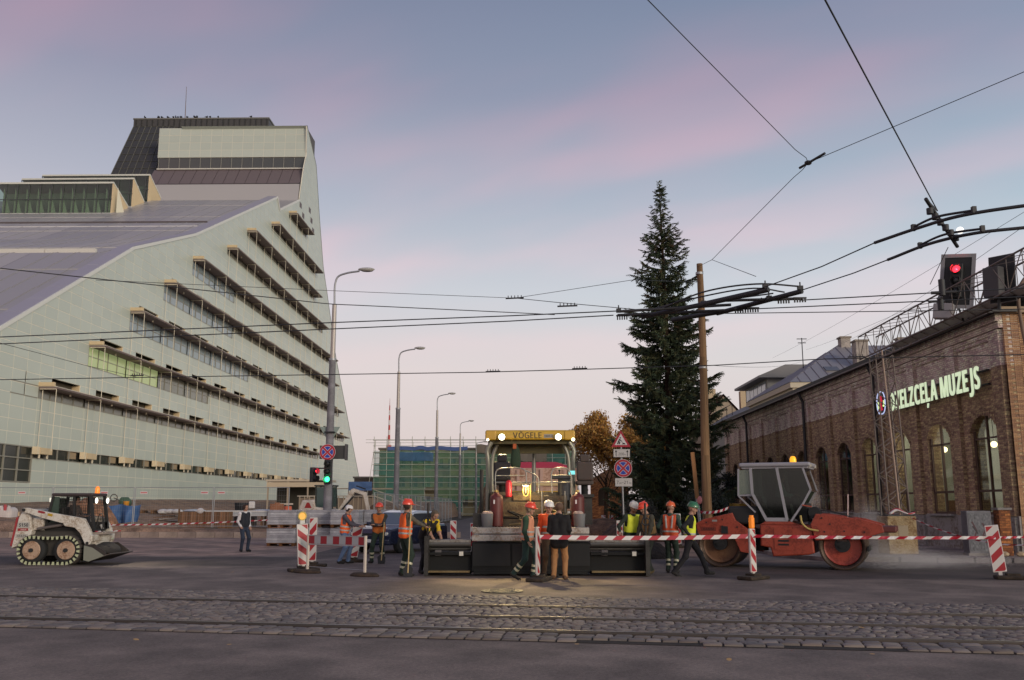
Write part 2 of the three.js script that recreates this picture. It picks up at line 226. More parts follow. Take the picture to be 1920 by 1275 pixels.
// ---------------------------------------------------------------- the library (left)
{
  const P = [-38, 0, -140];
  const lib = thing('library_building', 'huge pale green panelled building with sloping metal roof and dark topped tower', 'building', P);
  const loc = (g) => g.translate(-P[0], -P[1], -P[2]); const pw = (n, g, m, par = lib) => part(n, (Array.isArray(g) ? merge(g) : norm(g)).clone().translate(-P[0], -P[1], -P[2]), m, par);
  const prof = [[-52, 7.2], [-64.4, 14.39], [-85.15, 26.28], [-101.2, 32.5], [-133.5, 48.1], [-135, 46.6], [-146.8, 52.2], [-147.3, 54], [-149, 58.9], [-150.2, 61.3], [-149.7, 66.6], [-157.4, 62.3], [-161.5, 53.7], [-166, 45.6], [-170.5, 41], [-180, 30.7], [-211.6, 6.1], [-216, 1.6]];
  const poly = [[-52, 1.6], ...prof];
  const clipRect = (z0, z1, y0, y1) => { let s = poly; const cut = (f, ip) => { const o = []; for (let i = 0; i < s.length; i++) { const a = s[i], b = s[(i + 1) % s.length], fa = f(a), fb = f(b); if (fa >= 0) o.push(a); if ((fa >= 0) !== (fb >= 0)) { const t = fa / (fa - fb); o.push([lerp(a[0], b[0], t), lerp(a[1], b[1], t)]); } } s = o; }; cut((p) => p[0] - z0); if (s.length) cut((p) => z1 - p[0]); if (s.length) cut((p) => p[1] - y0); if (s.length) cut((p) => y1 - p[1]); return s; };
  const area = (s) => { let a = 0; for (let i = 0; i < s.length; i++) { const p = s[i], q = s[(i + 1) % s.length]; a += p[0] * q[1] - q[0] * p[1]; } return Math.abs(a / 2); };
  const slab = (s, x, d) => { let a = 0; for (let i = 0; i < s.length; i++) { const p = s[i], q = s[(i + 1) % s.length]; a += p[0] * q[1] - q[0] * p[1]; } const r = a < 0 ? s : [...s].reverse(); // outline seen from +x
    const F = []; for (let i = 1; i < r.length - 1; i++) F.push([x, r[0][1], r[0][0]], [x, r[i][1], r[i][0]], [x, r[i + 1][1], r[i + 1][0]]);
    for (let i = 0; i < r.length; i++) { const p = r[i], q = r[(i + 1) % r.length]; F.push(...quad([x, p[1], p[0]], [x - d, p[1], p[0]], [x - d, q[1], q[0]], [x, q[1], q[0]])); } return tris(F); };
  const pm = [[.485, .513, .437], [.47, .498, .426], [.50, .526, .448]].map((c) => M(c, .34, { bumpMap: rep(T.grain, .2), bumpScale: .002 }));
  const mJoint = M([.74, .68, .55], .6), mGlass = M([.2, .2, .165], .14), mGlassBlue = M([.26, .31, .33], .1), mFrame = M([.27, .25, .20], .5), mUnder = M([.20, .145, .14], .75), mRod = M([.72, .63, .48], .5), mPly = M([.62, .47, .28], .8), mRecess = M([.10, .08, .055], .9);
  const mDark = M([.035, .036, .03], .12); const mLit = M([.25, .28, .12], .2, { emissive: [.34, .40, .18], emissiveIntensity: .5 });
  // canopy rows: level, first and last z, bays with tall windows, slits above
  const rows = [[6.1, -70.4, -168, 0, 0], [10.75, -70.4, -168, 0, 1], [15.35, -78, -190, 4, 1], [20, -85.6, -184, 5, 1], [24.65, -93.2, -178, 3, 1], [29.3, -100.8, -176, 2, 1], [33.9, -112.2, -166.4, 0, 0], [38.5, -119.8, -160.6, 0, 0], [43, -131.2, -160.6, 0, 0], [47.8, -140.7, -152.6, 0, 0]];
  const bay = 7.6, cell = 1.9; const flush = [], panels = [], frames = [];
  const addPanel = (z0, z1, y0, y1) => { const s = clipRect(z0 + .032, z1 - .032, y0 + .026, y1 - .026); if (s.length < 3 || area(s) < .02) return; panels.push({ s, c: (z0 + z1) / 2 }); const b = clipRect(z0, z1, y0, y1); if (b.length > 2) frames.push(slab(b, -38.012, .2)); };
  const base = 6.1 - .85;
  const rowOf = (k) => rows[k];
  for (let k = -1; k < 14; k++) for (let r = 0; r < 5; r++) {
    const yc = 6.1 + 4.65 * k, y0 = r === 0 ? yc - .85 : yc + (r - 1) * .95 - (r === 0 ? 0 : 0), y1 = r === 0 ? yc : y0 + .95; if (y1 < 1.6 || y0 > 67) continue;
    const row = rows[k], up = rows[k + 1];
    for (let z = -51.4; z > -217; z -= cell) {
      const zc = z - cell / 2;
      if (row && r === 0 && zc < row[1] && zc > row[2]) continue; // window strip
      if (k === 0 && r === 0 && zc > -69.6) continue; if (k === -1 && r > 2 && zc > -69.6) continue; // corner window at ground level
      if (up && up[3] && r === 4 && zc < up[1] && zc > up[1] - up[3] * bay) continue; // tall windows
      if (row && row[4] && r === 1 && zc < row[1] && zc > row[2]) { const b0 = row[1] - Math.floor((row[1] - zc) / bay) * bay; const s0 = b0 - 1.9, s1 = b0 - 6.6; addPanel(z - cell, z, y0, y0 + .42);
        const a = z, e = z - cell; if (e >= s0 || a <= s1) addPanel(e, a, y0 + .42, y1); else { if (a > s0 + .02) addPanel(s0, a, y0 + .42, y1); if (e < s1 - .02) addPanel(e, s1, y0 + .42, y1); } continue; }
      addPanel(z - cell, z, y0, y1);
    }
  }
  panels.forEach((p) => { p.a = area(p.s) / (p.c * p.c); }); panels.sort((a, b) => b.a - a.a);
  panels.slice(0, 300).forEach((p, i) => pw('facade_panel', slab(p.s, -38, .05), pm[Math.floor(hash2(i, 2, 8) * 3)]));
  for (let v = 0; v < 3; v++) tag(pw('further_facade_panels', panels.slice(300).filter((_, i) => Math.floor(hash2(i, 5, 9) * 3) === v).map((p) => slab(p.s, -38, .05)), pm[v]), null, null, null, 'stuff');
  pw('facade_frame', frames, mJoint);
  const inside = (z, y) => area(clipRect(z - .1, z + .1, y - .1, y + .1)) > .03;
  rows.forEach(([yc, zs, ze, tall, slit], k) => {
    let n = 0;
    for (let z = zs; z > ze; z -= bay, n++) {
      const z1 = Math.max(z - bay, ze), len = z - z1; if (len < .8) break;
      const isTall = n < tall, wy0 = isTall ? yc - 1.8 : yc - .85, wh = yc - wy0, lit = k === 2 && n < 3, gm = k === 0 ? mDark : lit ? (n === 0 || n === 1 ? mLit : mGlass) : isTall && k > 2 && n < 5 ? mGlassBlue : mGlass;
      const win = pw('window', b2(-38.3, k === 0 ? -38.2 : -38.06, wy0, yc - .02, z1 + .02, z - .02), gm);
      const fr = []; for (let c = 0; c <= Math.round(len / cell); c++) fr.push(b2(-38.1, -38.0, wy0, yc - .02, z - c * cell - .035, z - c * cell + .035)); fr.push(b2(-38.1, -37.98, wy0 - .03, wy0 + .04, z1 + .03, z - .03)); if (isTall) fr.push(b2(-38.1, -38.02, yc - .92, yc - .86, z1 + .03, z - .03)); pw('window_frame', fr, mFrame, win);
      if (k === 0) { // ground strip: plywood casings round the feet of the hanging rods
        if (z - 1.9 < ze) continue; const bx = pw('plywood_casing', [b2(-38.0, -37.45, yc - .52, yc - .03, z - 1.85, z - .1)], mPly); pw('casing_post', b2(-37.9, -37.5, yc - .56, yc + .02, z - .06, z + .34), M([.74, .60, .40], .8), bx); for (const q of [.3, 1.5]) pw('bracket', b2(-37.7, -37.6, yc - .84, yc - .52, z - q - .06, z - q + .06), mRod, bx); pw('painted_reflection', b2(-38.28, -38.22, yc - .6, yc - .05, z + .4, z + 1.85), M([.34, .25, .15], .85), bx).position.x += .05; continue; }  // last panel: mirror image of the casing in the glass, painted as a tan strip
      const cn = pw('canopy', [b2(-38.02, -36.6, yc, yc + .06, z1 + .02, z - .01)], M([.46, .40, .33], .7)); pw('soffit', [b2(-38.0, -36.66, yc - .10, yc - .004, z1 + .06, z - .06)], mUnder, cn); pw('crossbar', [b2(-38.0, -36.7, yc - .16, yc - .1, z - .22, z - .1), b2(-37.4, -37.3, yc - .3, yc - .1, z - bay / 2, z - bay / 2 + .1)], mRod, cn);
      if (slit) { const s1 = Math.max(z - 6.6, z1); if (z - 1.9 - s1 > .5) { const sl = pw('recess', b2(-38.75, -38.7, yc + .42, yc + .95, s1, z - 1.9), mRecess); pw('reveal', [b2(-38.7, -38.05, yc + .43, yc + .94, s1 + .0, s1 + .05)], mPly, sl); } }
      const low = k === 1 ? rows[0][0] - .3 : rows[k - 1][0] + .06; if (inside(z - .3, low + .5)) for (const x of [-36.75, -37.82]) pw('rod', bar([x, low, z - .3], [x, yc, z - .3], .03, 5), mRod);
      if (n === 0) pw('plywood_casing', [b2(-38.15, -36.8, yc + .07, yc + .38, z - .2, z + .08)], mPly);
    }
  });
  { const w = pw('window', b2(-38.3, -38.12, 3.4, 6.1, -70.38, -52.3), mDark); const fr = []; for (let z = -70.36; z < -52; z += 1.9) fr.push(b2(-38.13, -38, 3.4, 6.1, z - .04, z + .04)); for (const y of [3.42, 4.3, 5.2, 6.08]) fr.push(b2(-38.13, -38.004, y - .04, y + .04, -70.38, -52.3)); pw('window_frame', fr, mFrame, w); }
  { const w = pw('window', b2(-38.5, -38.3, 9.9, 11.7, -70.3, -66.5), M([.16, .17, .19], .1)); pw('window_frame', [b2(-38.29, -38, 9.9, 11.7, -68.45, -68.35), b2(-38.29, -37.99, 10.78, 10.86, -70.3, -66.5), b2(-38.29, -37.98, 9.85, 9.93, -70.3, -66.5)], mFrame, w); }
  for (const [z, y] of [[-147.6, 51.4], [-149.6, 50.2], [-151.5, 49.0], [-154, 52.6], [-155.5, 51.2], [-157, 49.8]]) pw('slit_window', b2(-38.02, -37.985, y - .4, y + .5, z - .7, z + .7), M([.09, .055, .05], .5));
  // roof: standing sheets laid across, a raised coping along the facade edge
  const mRoof = [[.44, .41, .385], [.40, .375, .36], [.48, .445, .41]].map((c) => M(c, .40, { metalness: .3, bumpMap: rep(T.grain, .15), bumpScale: .006 }));
  const seg = prof.slice(0, 5);
  for (let i = 0; i < seg.length - 1; i++) { const [za, ya] = seg[i], [zb, yb] = seg[i + 1], L = Math.hypot(zb - za, yb - ya), n = Math.max(2, Math.round(L / 6));
    for (let j = 0; j < n; j++) for (let c = 0; c < 5; c++) { const t0 = (j + .006) / n, t1 = (j + .994) / n, x0 = -39.3 - c * 8.6, x1 = x0 - 8.56, d = j % 2 ? .55 : .62; const q = (t, x, o) => [x, lerp(ya, yb, t) - d + o, lerp(za, zb, t)];
      pw('roof_sheet', tris([quad(q(t0, x1, 0), q(t0, x0, 0), q(t1, x0, 0), q(t1, x1, 0)), quad(q(t0, x1, -.3), q(t0, x0, -.3), q(t0, x0, 0), q(t0, x1, 0))]), mRoof[(j * 3 + c + i) % 3]); if (c < 4) for (let e = 1; e < 4; e++) { const xe = lerp(x0, x1, e / 4); pw('roof_seam', bar(q(t0, xe, .02), q(t1, xe, .02), .04, 4), M([.30, .275, .27], .5)); } }
    pw('roof_underlay', tris([quad([-82, ya - 1.0, za], [-38.3, ya - 1.0, za], [-38.3, yb - 1.0, zb], [-82, yb - 1.0, zb])]), M([.08, .07, .08], .8));
    const nc = Math.round(L / 3.2); for (let j = 0; j < nc; j++) { const t0 = (j + .008) / nc, t1 = (j + .992) / nc, q = (t, x, o) => [x, lerp(ya, yb, t) + o, lerp(za, zb, t)]; pw('coping', tris([quad(q(t0, -39.5, .06), q(t0, -38.02, .06), q(t1, -38.02, .06), q(t1, -39.5, .06)), quad(q(t0, -39.5, -.7), q(t0, -39.5, .06), q(t1, -39.5, .06), q(t1, -39.5, -.7)), quad(q(t0, -39.5, -.1), q(t0, -38.02, -.1), q(t0, -38.02, .06), q(t0, -39.5, .06))]), M([.44, .41, .44], .45, { metalness: .4 })); }
  }
  for (let i = 0; i < prof.length - 1; i++) { const [za, ya] = prof[i], [zb, yb] = prof[i + 1]; if (i < 6) pw('edge_trim', beam([-37.96, ya - .12, za], [-37.96, yb - .12, zb], .16, .3), M([.66, .64, .58], .5)); else if (i > 9) pw('edge_trim', beam([-38.06, ya, za], [-38.06, yb, zb], .2, .12), M([.12, .13, .11], .5)); }
  pw('roof_band', tris([quad([-82, 46.4, -134.9], [-38.2, 46.4, -134.9], [-38.2, 52, -146.7], [-82, 52, -146.7])]), mRoof[1]); pw('roof_band', tris([quad([-82, 46.4, -134.9], [-82, 47.6, -133.6], [-38.2, 47.6, -133.6], [-38.2, 46.4, -134.9])]), mRoof[0]);
  for (let i = 0; i < 8; i++) pw('roof_gutter', b2(-47.05 - i * 5, -42.1 - i * 5, 25.85, 26.4, -86.4, -86.0), M([.6, .56, .49], .6)); pw('roof_slot', b2(-82, -41, 37.4, 37.62, -113.5, -112.6), M([.1, .08, .08], .7)); pw('roof_trim', b2(-82, -41, 35.9, 36.0, -109.6, -109.4), M([.6, .57, .55], .6));
  pw('rear_wall', prof.slice(10, -1).map(([za, ya], i) => { const [zb, yb] = prof[11 + i]; const xl = yb > 50 ? -60 : yb > 40 ? -70 : -80; return tris([quad([xl, Math.min(ya, xl < -60 ? 52 : 99), za], [-38.1, ya, za], [-38.1, yb, zb], [xl, yb, zb])]); }), pm[0]);
  pw('front_wall', b2(-82, -38.4, 1.6, 6.6, -52.4, -52.1), pm[1]); pw('interior_wall', slab([[-53, 1.8], [-53, 6], [-64, 13], [-85, 24.5], [-101, 31], [-133, 46], [-160, 46], [-205, 6], [-205, 1.8]], -39.2, .1), mRecess);
  // roof lights: three glazed wedges with timber cheeks
  for (const [z, y0, y1, zb, yb] of [[-121, 41.2, 45.95, -126, 44.1], [-127.25, 44.2, 48.85, -131.2, 46.6], [-132.6, 46.7, 51.4, -137.2, 49.2]]) {
    const xr = -57.5, xl = -74, g = pw('roof_light', b2(xl + .1, xr - .1, y0, y1 - .2, z - .08, z - .07), M([.62, .72, .66], .05, { transmission: 1, thickness: 0, ior: 1.5 })); pw('inner_wall', b2(xl + .1, xr - .15, y0 - .5, y1 - .4, z - 2.2, z - 2.1), M([.34, .35, .29], .9), g); const fr = []; for (let x = xl; x <= xr + .1; x += 1.6) fr.push(b2(x - .05, x + .05, y0, y1 - .1, z - .05, z + .05)); fr.push(b2(xl, xr, (y0 + y1) / 2 - .1, (y0 + y1) / 2, z - .05, z + .03)); pw('glazing_bar', fr, M([.06, .06, .06], .5), g);
    const inner = []; for (let i = 0; i < 11; i++) { const x = xl + 1 + i * 1.6; inner.push(tris([[x + .1, y0 + .1, z - .25], [x + 1.2, y0 + .1, z - .6], [x + .1, y1 - .6, z - .25]])); } if (z === -121) pw('blind', inner, M([.62, .58, .44], .8), g);
    pw('sill', b2(xl, xr + .05, y0 - .1, y0 + .28, z - .1, z + .16), M([.66, .64, .58], .5), g); pw('top_rail', [b2(xl, xr + .08, y1 - .18, y1 + .06, z - .2, z + .1), beam([xr + .03, y1 - .06, z], [xr + .03, yb, zb], .16, .2)], M([.62, .6, .52], .5), g);
    pw('cheek', prism([[-zb, yb - .1], [-z, y1 - .12], [-z, y0], [-zb, yb - 1.2]], .12).rotateY(Math.PI / 2).translate(xr - .02, 0, 0), mPly, g); pw('cover', tris([quad([xl, y1 - .1, z - .05], [xr, y1 - .1, z - .05], [xr, yb, zb], [xl, yb, zb])]), mRoof[0], g);
  }
  // tower
  const mW = M([.60, .60, .55], .45), tower = pw('tower', b2(-63.9, -38.06, 54, 66.3, -156, -150.55), M([.10, .09, .085], .7));
  for (let r = 0; r < 4; r++) for (let c = 0; c < 14; c++) { const w = 25.85 / 14, x0 = -64 + c * w; pw('tower_panel', b2(x0 + .03, x0 + w - .03, 61.1 + r * 1.35 + .03, 61.1 + (r + 1) * 1.35 - .03, -150.5, -150.25), pm[(r * 5 + c * 3) % 3 === 0 ? 2 : (c + r) % 2], tower); } pw('tower_joint', b2(-64, -38.1, 61.1, 66.5, -150.54, -150.27), mJoint, tower);
  pw('tower_window', b2(-63.8, -38.3, 59.1, 61.05, -150.6, -150.4), M([.075, .072, .068], .1), tower); for (let x = -63.8; x < -38; x += 1.82) pw('tower_mullion', b2(x - .03, x + .03, 59.1, 61.05, -150.4, -150.3), M([.3, .28, .24], .5), tower); pw('tower_ledge', b2(-64, -38.1, 58.9, 59.1, -150.5, -150.15), M([.6, .56, .48], .5), tower);
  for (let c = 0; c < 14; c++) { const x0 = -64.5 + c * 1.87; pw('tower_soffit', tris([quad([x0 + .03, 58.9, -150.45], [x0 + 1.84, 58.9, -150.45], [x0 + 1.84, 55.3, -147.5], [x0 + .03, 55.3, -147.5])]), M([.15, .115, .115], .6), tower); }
  pw('tower_skirt', tris([quad([-66, 55.2, -147.5], [-38.3, 55.2, -147.5], [-38.3, 51.9, -146.75], [-66, 51.9, -146.75])]), mRoof[2], tower);
  const tv = (x, y, z) => [x, y, z]; // dark glazed part behind
  const gl = pw('dark_glazing', tris([quad(tv(-73.4, 52, -149), tv(-63.9, 52, -149), tv(-63.9, 69.6, -156.6), tv(-71.5, 69.6, -156.6)), quad(tv(-73.4, 52, -149), tv(-71.5, 69.6, -156.6), tv(-71.5, 69.6, -166), tv(-73.4, 52, -166)), quad(tv(-64, 66.3, -156.5), tv(-47, 66.3, -156.5), tv(-47, 69.8, -157), tv(-64, 69.8, -157))]), M([.05, .05, .045], .12));
  for (let i = 0; i <= 7; i++) { const t = i / 7; pw('glazing_bar', bar([lerp(-73.4, -63.9, t), 52, -148.95], [lerp(-71.5, -63.9, t), 69.6, -156.55], .08, 4), M([.11, .105, .09], .6), gl); } for (let i = 0; i <= 11; i++) { const t = i / 11; pw('glazing_bar', bar([lerp(-73.4, -71.5, t), lerp(52, 69.6, t), lerp(-148.95, -156.55, t)], [-63.95, lerp(52, 69.6, t), lerp(-148.95, -156.55, t)], .05, 4), M([.11, .105, .09], .6), gl); }
  pw('tower_crown', [b2(-71.7, -46.9, 69.55, 71.1, -166, -156.9)], M([.06, .055, .05], .5)); pw('crown_edge', b2(-71.8, -46.8, 71.1, 71.35, -166.1, -156.8), M([.17, .16, .14], .5));
  for (let x = -71.2; x < -47; x += 1.0) pw('crown_fin', b2(x - .05, x + .05, 69.6, 71.05, -156.89, -156.75), M([.03, .028, .026], .6));
  pw('mast', bar([-62.7, 71.2, -158], [-62.85, 78, -158], .09, 5, .04), M([.2, .15, .14], .6));
  const R = rng(4); for (let i = 0; i < 20; i++) { const x = -71.5 + 14 * Math.pow(R(), .8) + (i > 16 ? 9.5 : 0); const b = solo('rooftop_bird', 'small dark bird perched on the edge of the tower roof', 'bird', [sph(.16, 0, .2, 0, 1, .8, 1.5, 8, 6), sph(.09, 0, .37, .14, 1, 1, 1, 8, 6), bar([0, .2, -.1], [0, .1, -.45], .06, 5, .02), bar([.04, 0, 0], [.04, .14, 0], .02, 4), bar([-.04, 0, 0], [-.04, .14, 0], .02, 4)], mat.black, 'birds along the tower roof'); b.position.set(x, 71.35, -156.95); b.rotation.y = R() * 6; }
}
// ---------------------------------------------------------------- brick museum (right)
const at = (t) => (n, g, m, par = t, label) => part(n, (Array.isArray(g) ? merge(g) : norm(g)).clone().translate(-t.position.x, -t.position.y, -t.position.z), m, par, label);
function brickTex(seed, base, vary, mortar, W = 1024, mW = .09) { // 2 m x 2 m of brickwork seen from far off
  return tex(W, W, (u, v) => { const row = Math.floor(v * 26), off = (row % 2) * .5, bx = u * 8 + off, bi = Math.floor(bx), fx = bx - bi, fy = v * 26 - row; const h = hash2(((bi % 8) + 8) % 8, row, seed), n = fbm(u * 60, v * 60, 3, 60, seed + 3), big = fbm(u * 3, v * 3, 4, 3, seed + 9);
    if (fx < .045 || fy < mW * 1.7) return mortar.map((c) => c * (.85 + .3 * n)); const k = (1 + vary * (h - .5)) * (.72 + .56 * n) * (.8 + .4 * big); return [base[0] * k, base[1] * k * (1 + .12 * (h - .5)), base[2] * k]; });
}
T.brickLow = brickTex(101, [.74, .625, .505], .34, [.61, .53, .45]); T.brickUp = brickTex(131, [.92, .85, .79], .25, [.62, .56, .52]); T.brickEnd = brickTex(151, [.68, .47, .32], .5, [.45, .36, .28]);
T.brickBump = tex(512, 512, (u, v) => { const row = Math.floor(v * 26), bx = u * 8 + (row % 2) * .5, fx = bx - Math.floor(bx), fy = v * 26 - row; return fx < .05 || fy < .16 ? .1 : .75 + .25 * hash2(Math.floor(bx) % 8, row, 4); }, false);
const mBrickLow = M([.68, .66, .63], .92, { map: rep(T.brickLow, .5), bumpMap: rep(T.brickBump, .5), bumpScale: .012 }), mBrickUp = M([.78, .75, .74], .92, { map: rep(T.brickUp, .5), bumpMap: rep(T.brickBump, .5), bumpScale: .012 });
const museumZ = [-32.44, -36.05, -39.75, -43.37, -46.84, -50.39, -54.0, -57.5, -61.0, -64.4, -67.8, -71.1];
{
  const t = thing('museum_building', 'long brown brick hall with arched windows and a dark eaves gutter', 'building', [16, 0, -30.5]), pw = at(t);
  const L = 44.3, zs = -30.5, inS = (g) => g.rotateY(Math.PI / 2); // shapes are drawn in (-z, y); turned so that they face -x
  const wallShape = (y0, y1, holes) => { const s = new THREE.Shape([[30.5, y0], [30.5 + L, y0], [30.5 + L, y1], [30.5, y1]].map((p) => new THREE.Vector2(...p))); if (holes) for (const z of museumZ) { const h = new THREE.Path(), c = -z, w = .98; h.moveTo(c - w, 1.36); h.lineTo(c + w, 1.36); h.lineTo(c + w, 4.25); h.quadraticCurveTo(c + w * .75, 4.8, c, 4.8); h.quadraticCurveTo(c - w * .75, 4.8, c - w, 4.25); h.lineTo(c - w, 1.36); s.holes.push(h); } return s; };
  const ex = (s, x0, x1) => new THREE.ExtrudeGeometry(s, { depth: x1 - x0, bevelEnabled: false, curveSegments: 8 }).rotateY(Math.PI / 2).translate(x0, 0, 0); // (x, y, depth) -> (depth, y, -x)
  pw('wall', ex(wallShape(1.3, 6.32, true), 16, 16.5), mBrickLow); pw('upper_wall', ex(wallShape(6.32, 8.05), 16.002, 16.5), mBrickUp, t, 'paler grey brick upper wall');
  const mPl = M([.30, .285, .275], .9, { map: rep(T.dirt, .35), bumpMap: rep(T.grain, .5), bumpScale: .02 });
  pw('plinth', ex(wallShape(0, 1.34), 15.93, 16.5), mPl);
  // pilasters and panel heads
  const mids = [-30.95]; for (let i = 0; i < museumZ.length - 1; i++) mids.push((museumZ[i] + museumZ[i + 1]) / 2); mids.push(-73.6);
  for (const z of mids) { pw('pilaster', b2(15.86, 16.0, 1.34, 6.32, z - .33, z + .33), mBrickLow); pw('pilaster', b2(15.86, 16.0, 6.321, 7.55, z - .33, z + .33), mBrickUp); pw('pilaster_foot', b2(15.83, 15.93, 0, 1.3, z - .36, z + .36), mPl); }
  for (let i = 0; i < mids.length - 1; i++) { const a = mids[i + 1] + .33, b = mids[i] - .33; pw('panel_head', [b2(15.90, 16.0, 7.42, 7.56, a, b), b2(15.94, 16.0, 7.28, 7.42, a + .1, b - .1)], mBrickUp); pw('impost_band', b2(15.97, 16.0, 6.2, 6.3, a, b), mBrickLow); }
  pw('cornice', [b2(15.84, 16.0, 7.57, 7.8, -74.8, -30.5), b2(15.76, 16.0, 7.8, 8.05, -74.8, -30.5)], mBrickUp);
  pw('gutter', [b2(15.35, 15.55, 8.02, 8.22, -74.9, -30.2), b2(15.5, 16.4, 8.06, 8.14, -74.9, -30.2)], M([.035, .033, .033], .6)); pw('gutter_trim', b2(15.33, 15.349, 7.98, 8.04, -74.9, -30.2), M([.2, .18, .17], .6));
  pw('roof', tris([quad([15.4, 8.2, -30.1], [27, 11.6, -30.1], [27, 11.6, -75], [15.4, 8.2, -75]), quad([38.6, 8.2, -30.1], [38.6, 8.2, -75], [27, 11.6, -75], [27, 11.6, -30.1])].reverse()), M([.10, .095, .10], .6, { metalness: .3 }));
  for (const z of [-41.6, -52.3, -66.0]) { const d = pw('drainpipe', [bar([15.72, .1, z], [15.72, 7.5, z], .085, 8), bar([15.72, 7.48, z], [15.47, 8.05, z], .085, 8)], M([.022, .022, .024], .6)); pw('pipe_bracket', [2, 4, 6].map((y) => cyl(.105, .06, 15.72, y, z, 'y', 8)), mat.steelDark, d); pw('pipe_shoe', bar([15.72, .12, z], [15.55, .02, z], .085, 8), mat.steelDark, d); }
  // windows
  const mWf = M([.085, .045, .032], .6), mRev = M([.085, .07, .06], .9, { map: rep(T.brickLow, .5) }), pane = M([.86, .88, .85], .04, { transmission: 1, thickness: 0, ior: 1.5 });
  museumZ.forEach((z, i) => {
    const w = pw('window', [b2(16.2, 16.28, 1.4, 4.8, z - .035, z + .035), b2(16.2, 16.27, 2.15, 2.23, z - .97, z + .97), b2(16.2, 16.27, 3.98, 4.04, z - .97, z + .97), b2(16.2, 16.28, 1.36, 1.46, z - .97, z + .97), b2(16.2, 16.28, 1.4, 4.3, z - .98, z - .9), b2(16.2, 16.28, 1.4, 4.3, z + .9, z + .98)], mWf);
    const s = new THREE.Shape(); s.moveTo(-.97, 0); s.lineTo(.97, 0); s.lineTo(.97, 2.9); s.quadraticCurveTo(.73, 3.43, 0, 3.43); s.quadraticCurveTo(-.73, 3.43, -.97, 2.9);
    if (i < 7) for (const [a, b, lo, hi] of [[-.9, -.035, 1.46, 2.15], [.035, .9, 1.46, 2.15], [-.9, -.035, 2.23, 3.98], [.035, .9, 2.23, 3.98], [-.9, -.035, 4.04, 4.78], [.035, .9, 4.04, 4.78]]) pw('pane', b2(16.235, 16.24, lo, hi, z + a, z + b), pane, w);
    else pw('pane', new THREE.ShapeGeometry(s).rotateY(-Math.PI / 2).translate(16.235, 1.36, z), M([.03, .032, .034], .06), w);
    pw('sill', b2(15.88, 16.22, 1.3, 1.37, z - 1.05, z + 1.05), mPl, w);
    const arch = []; for (let k = 0; k < 13; k++) { const a = lerp(-1, 1, k / 12), yy = 4.8 - .55 * Math.pow(Math.abs(a), 2.2); arch.push(box(.03, .24, .13, 15.985, yy + .12, z + a * 1.0, a * -.42)); } pw('arch_brick', arch, mBrickLow); w.position.x -= .1;
  });
  // the hall inside: floor, back wall, ceiling, lamps
  pw('hall_wall', b2(21, 21.2, 0, 8, -74.5, -30.9), M([.60, .62, .57], .9)); pw('hall_floor', b2(16.5, 21, .9, 1.0, -74.5, -30.9), M([.2, .17, .13], .8)); pw('hall_ceiling', b2(16.5, 21, 5.6, 5.7, -74.5, -30.9), M([.5, .5, .42], .9)); for (const z of [-44.9, -30.95, -74.4]) pw('hall_partition', b2(16.5, 21, 1, 5.6, z - .08, z + .08), M([.4, .4, .33], .9));
  pw('hall_arch', [b2(20.6, 21, 1, 4, -33.6, -33.2), b2(20.6, 21, 3.6, 4.1, -36, -33.2), b2(20.4, 21, 1, 5.6, -38.2, -37.8)], M([.3, .27, .2], .9)); pw('display_case', [b2(18.5, 19.6, 1, 2.1, -35.6, -34), b2(18.2, 19, 1, 1.9, -40.5, -38.8), b2(19, 20, 1, 2.4, -31.9, -31.2)], M([.2, .1, .05], .7));
  // gable end: real bricks where they show
  const mb = [[.40, .235, .13], [.34, .19, .11], [.45, .27, .15], [.30, .17, .105]].map((c) => M(c, .9, { map: rep(T.dirt, .8) }));
  pw('gable_wall', [b2(16.5, 38.5, 0, 8.05, -30.9, -30.55), prism([[16.0, 8.05], [38.5, 8.05], [27, 11.4]], .3, -30.72)], M([.30, .24, .2], .95)); const gb = b2(0, .24, 0, .064, 0, .1), stuff = []; let n = 0;
  for (let r = 0; r < 104; r++) for (let c = 0; c < 9; c++) { const x = 16.0 + c * .252 + (r % 2 ? .126 : 0) - (r % 2 && c === 0 ? .126 : 0), y = .02 + r * .0772, wdt = r % 2 && c === 0 ? .5 : 1, xx = r % 2 && c ? x - .126 : r % 2 ? 16.0 : x; const zz = -30.5 - .08 - hash2(r, c, 5) * .008; if (c < 3 && n < 300) { const m = part('brick', gb, mb[Math.floor(hash2(c, r, 3) * 4)], t); m.position.set(xx + (r % 2 && c ? 0 : 0) - 16, y, zz + 30.5); m.scale.x = wdt; n++; } else stuff.push(gb.clone().scale(wdt, 1, 1).translate(xx - 16, y, zz + 30.5)); }
  tag(part('further_gable_bricks', stuff, mb[0], t), null, null, null, 'stuff'); pw('gable_trim', [b2(15.9, 38.5, 8.05, 8.25, -30.55, -30.3)], M([.33, .24, .15], .85));
}
for (const [x, y, z, i] of [[17.6, 3.95, -35.0, 14], [17.6, 4.0, -39.15, 12], [18.2, 4.6, -43.3, 8]]) { const t = thing('hall_lamp', z > -36 ? 'bare warm lamp glowing behind the arched museum window next to the gable' : z > -40 ? 'bare warm lamp glowing behind the second arched museum window from the gable' : 'hanging hall lamp behind the museum window by the lattice mast', 'lamp', [x, y, z]); part('lamp_bulb', sph(.12, 0, 0, 0), M([1, .9, .7], .5, { emissive: [1, .82, .45], emissiveIntensity: 4 }), t); part('lamp_cable', bar([0, .1, 0], [0, 5.6 - y, 0], .012, 5), mat.black, t); const l = new THREE.PointLight(new THREE.Color().setRGB(1, .93, .80), i * .6); l.castShadow = true; l.shadow.radius = 5; t.add(l); }
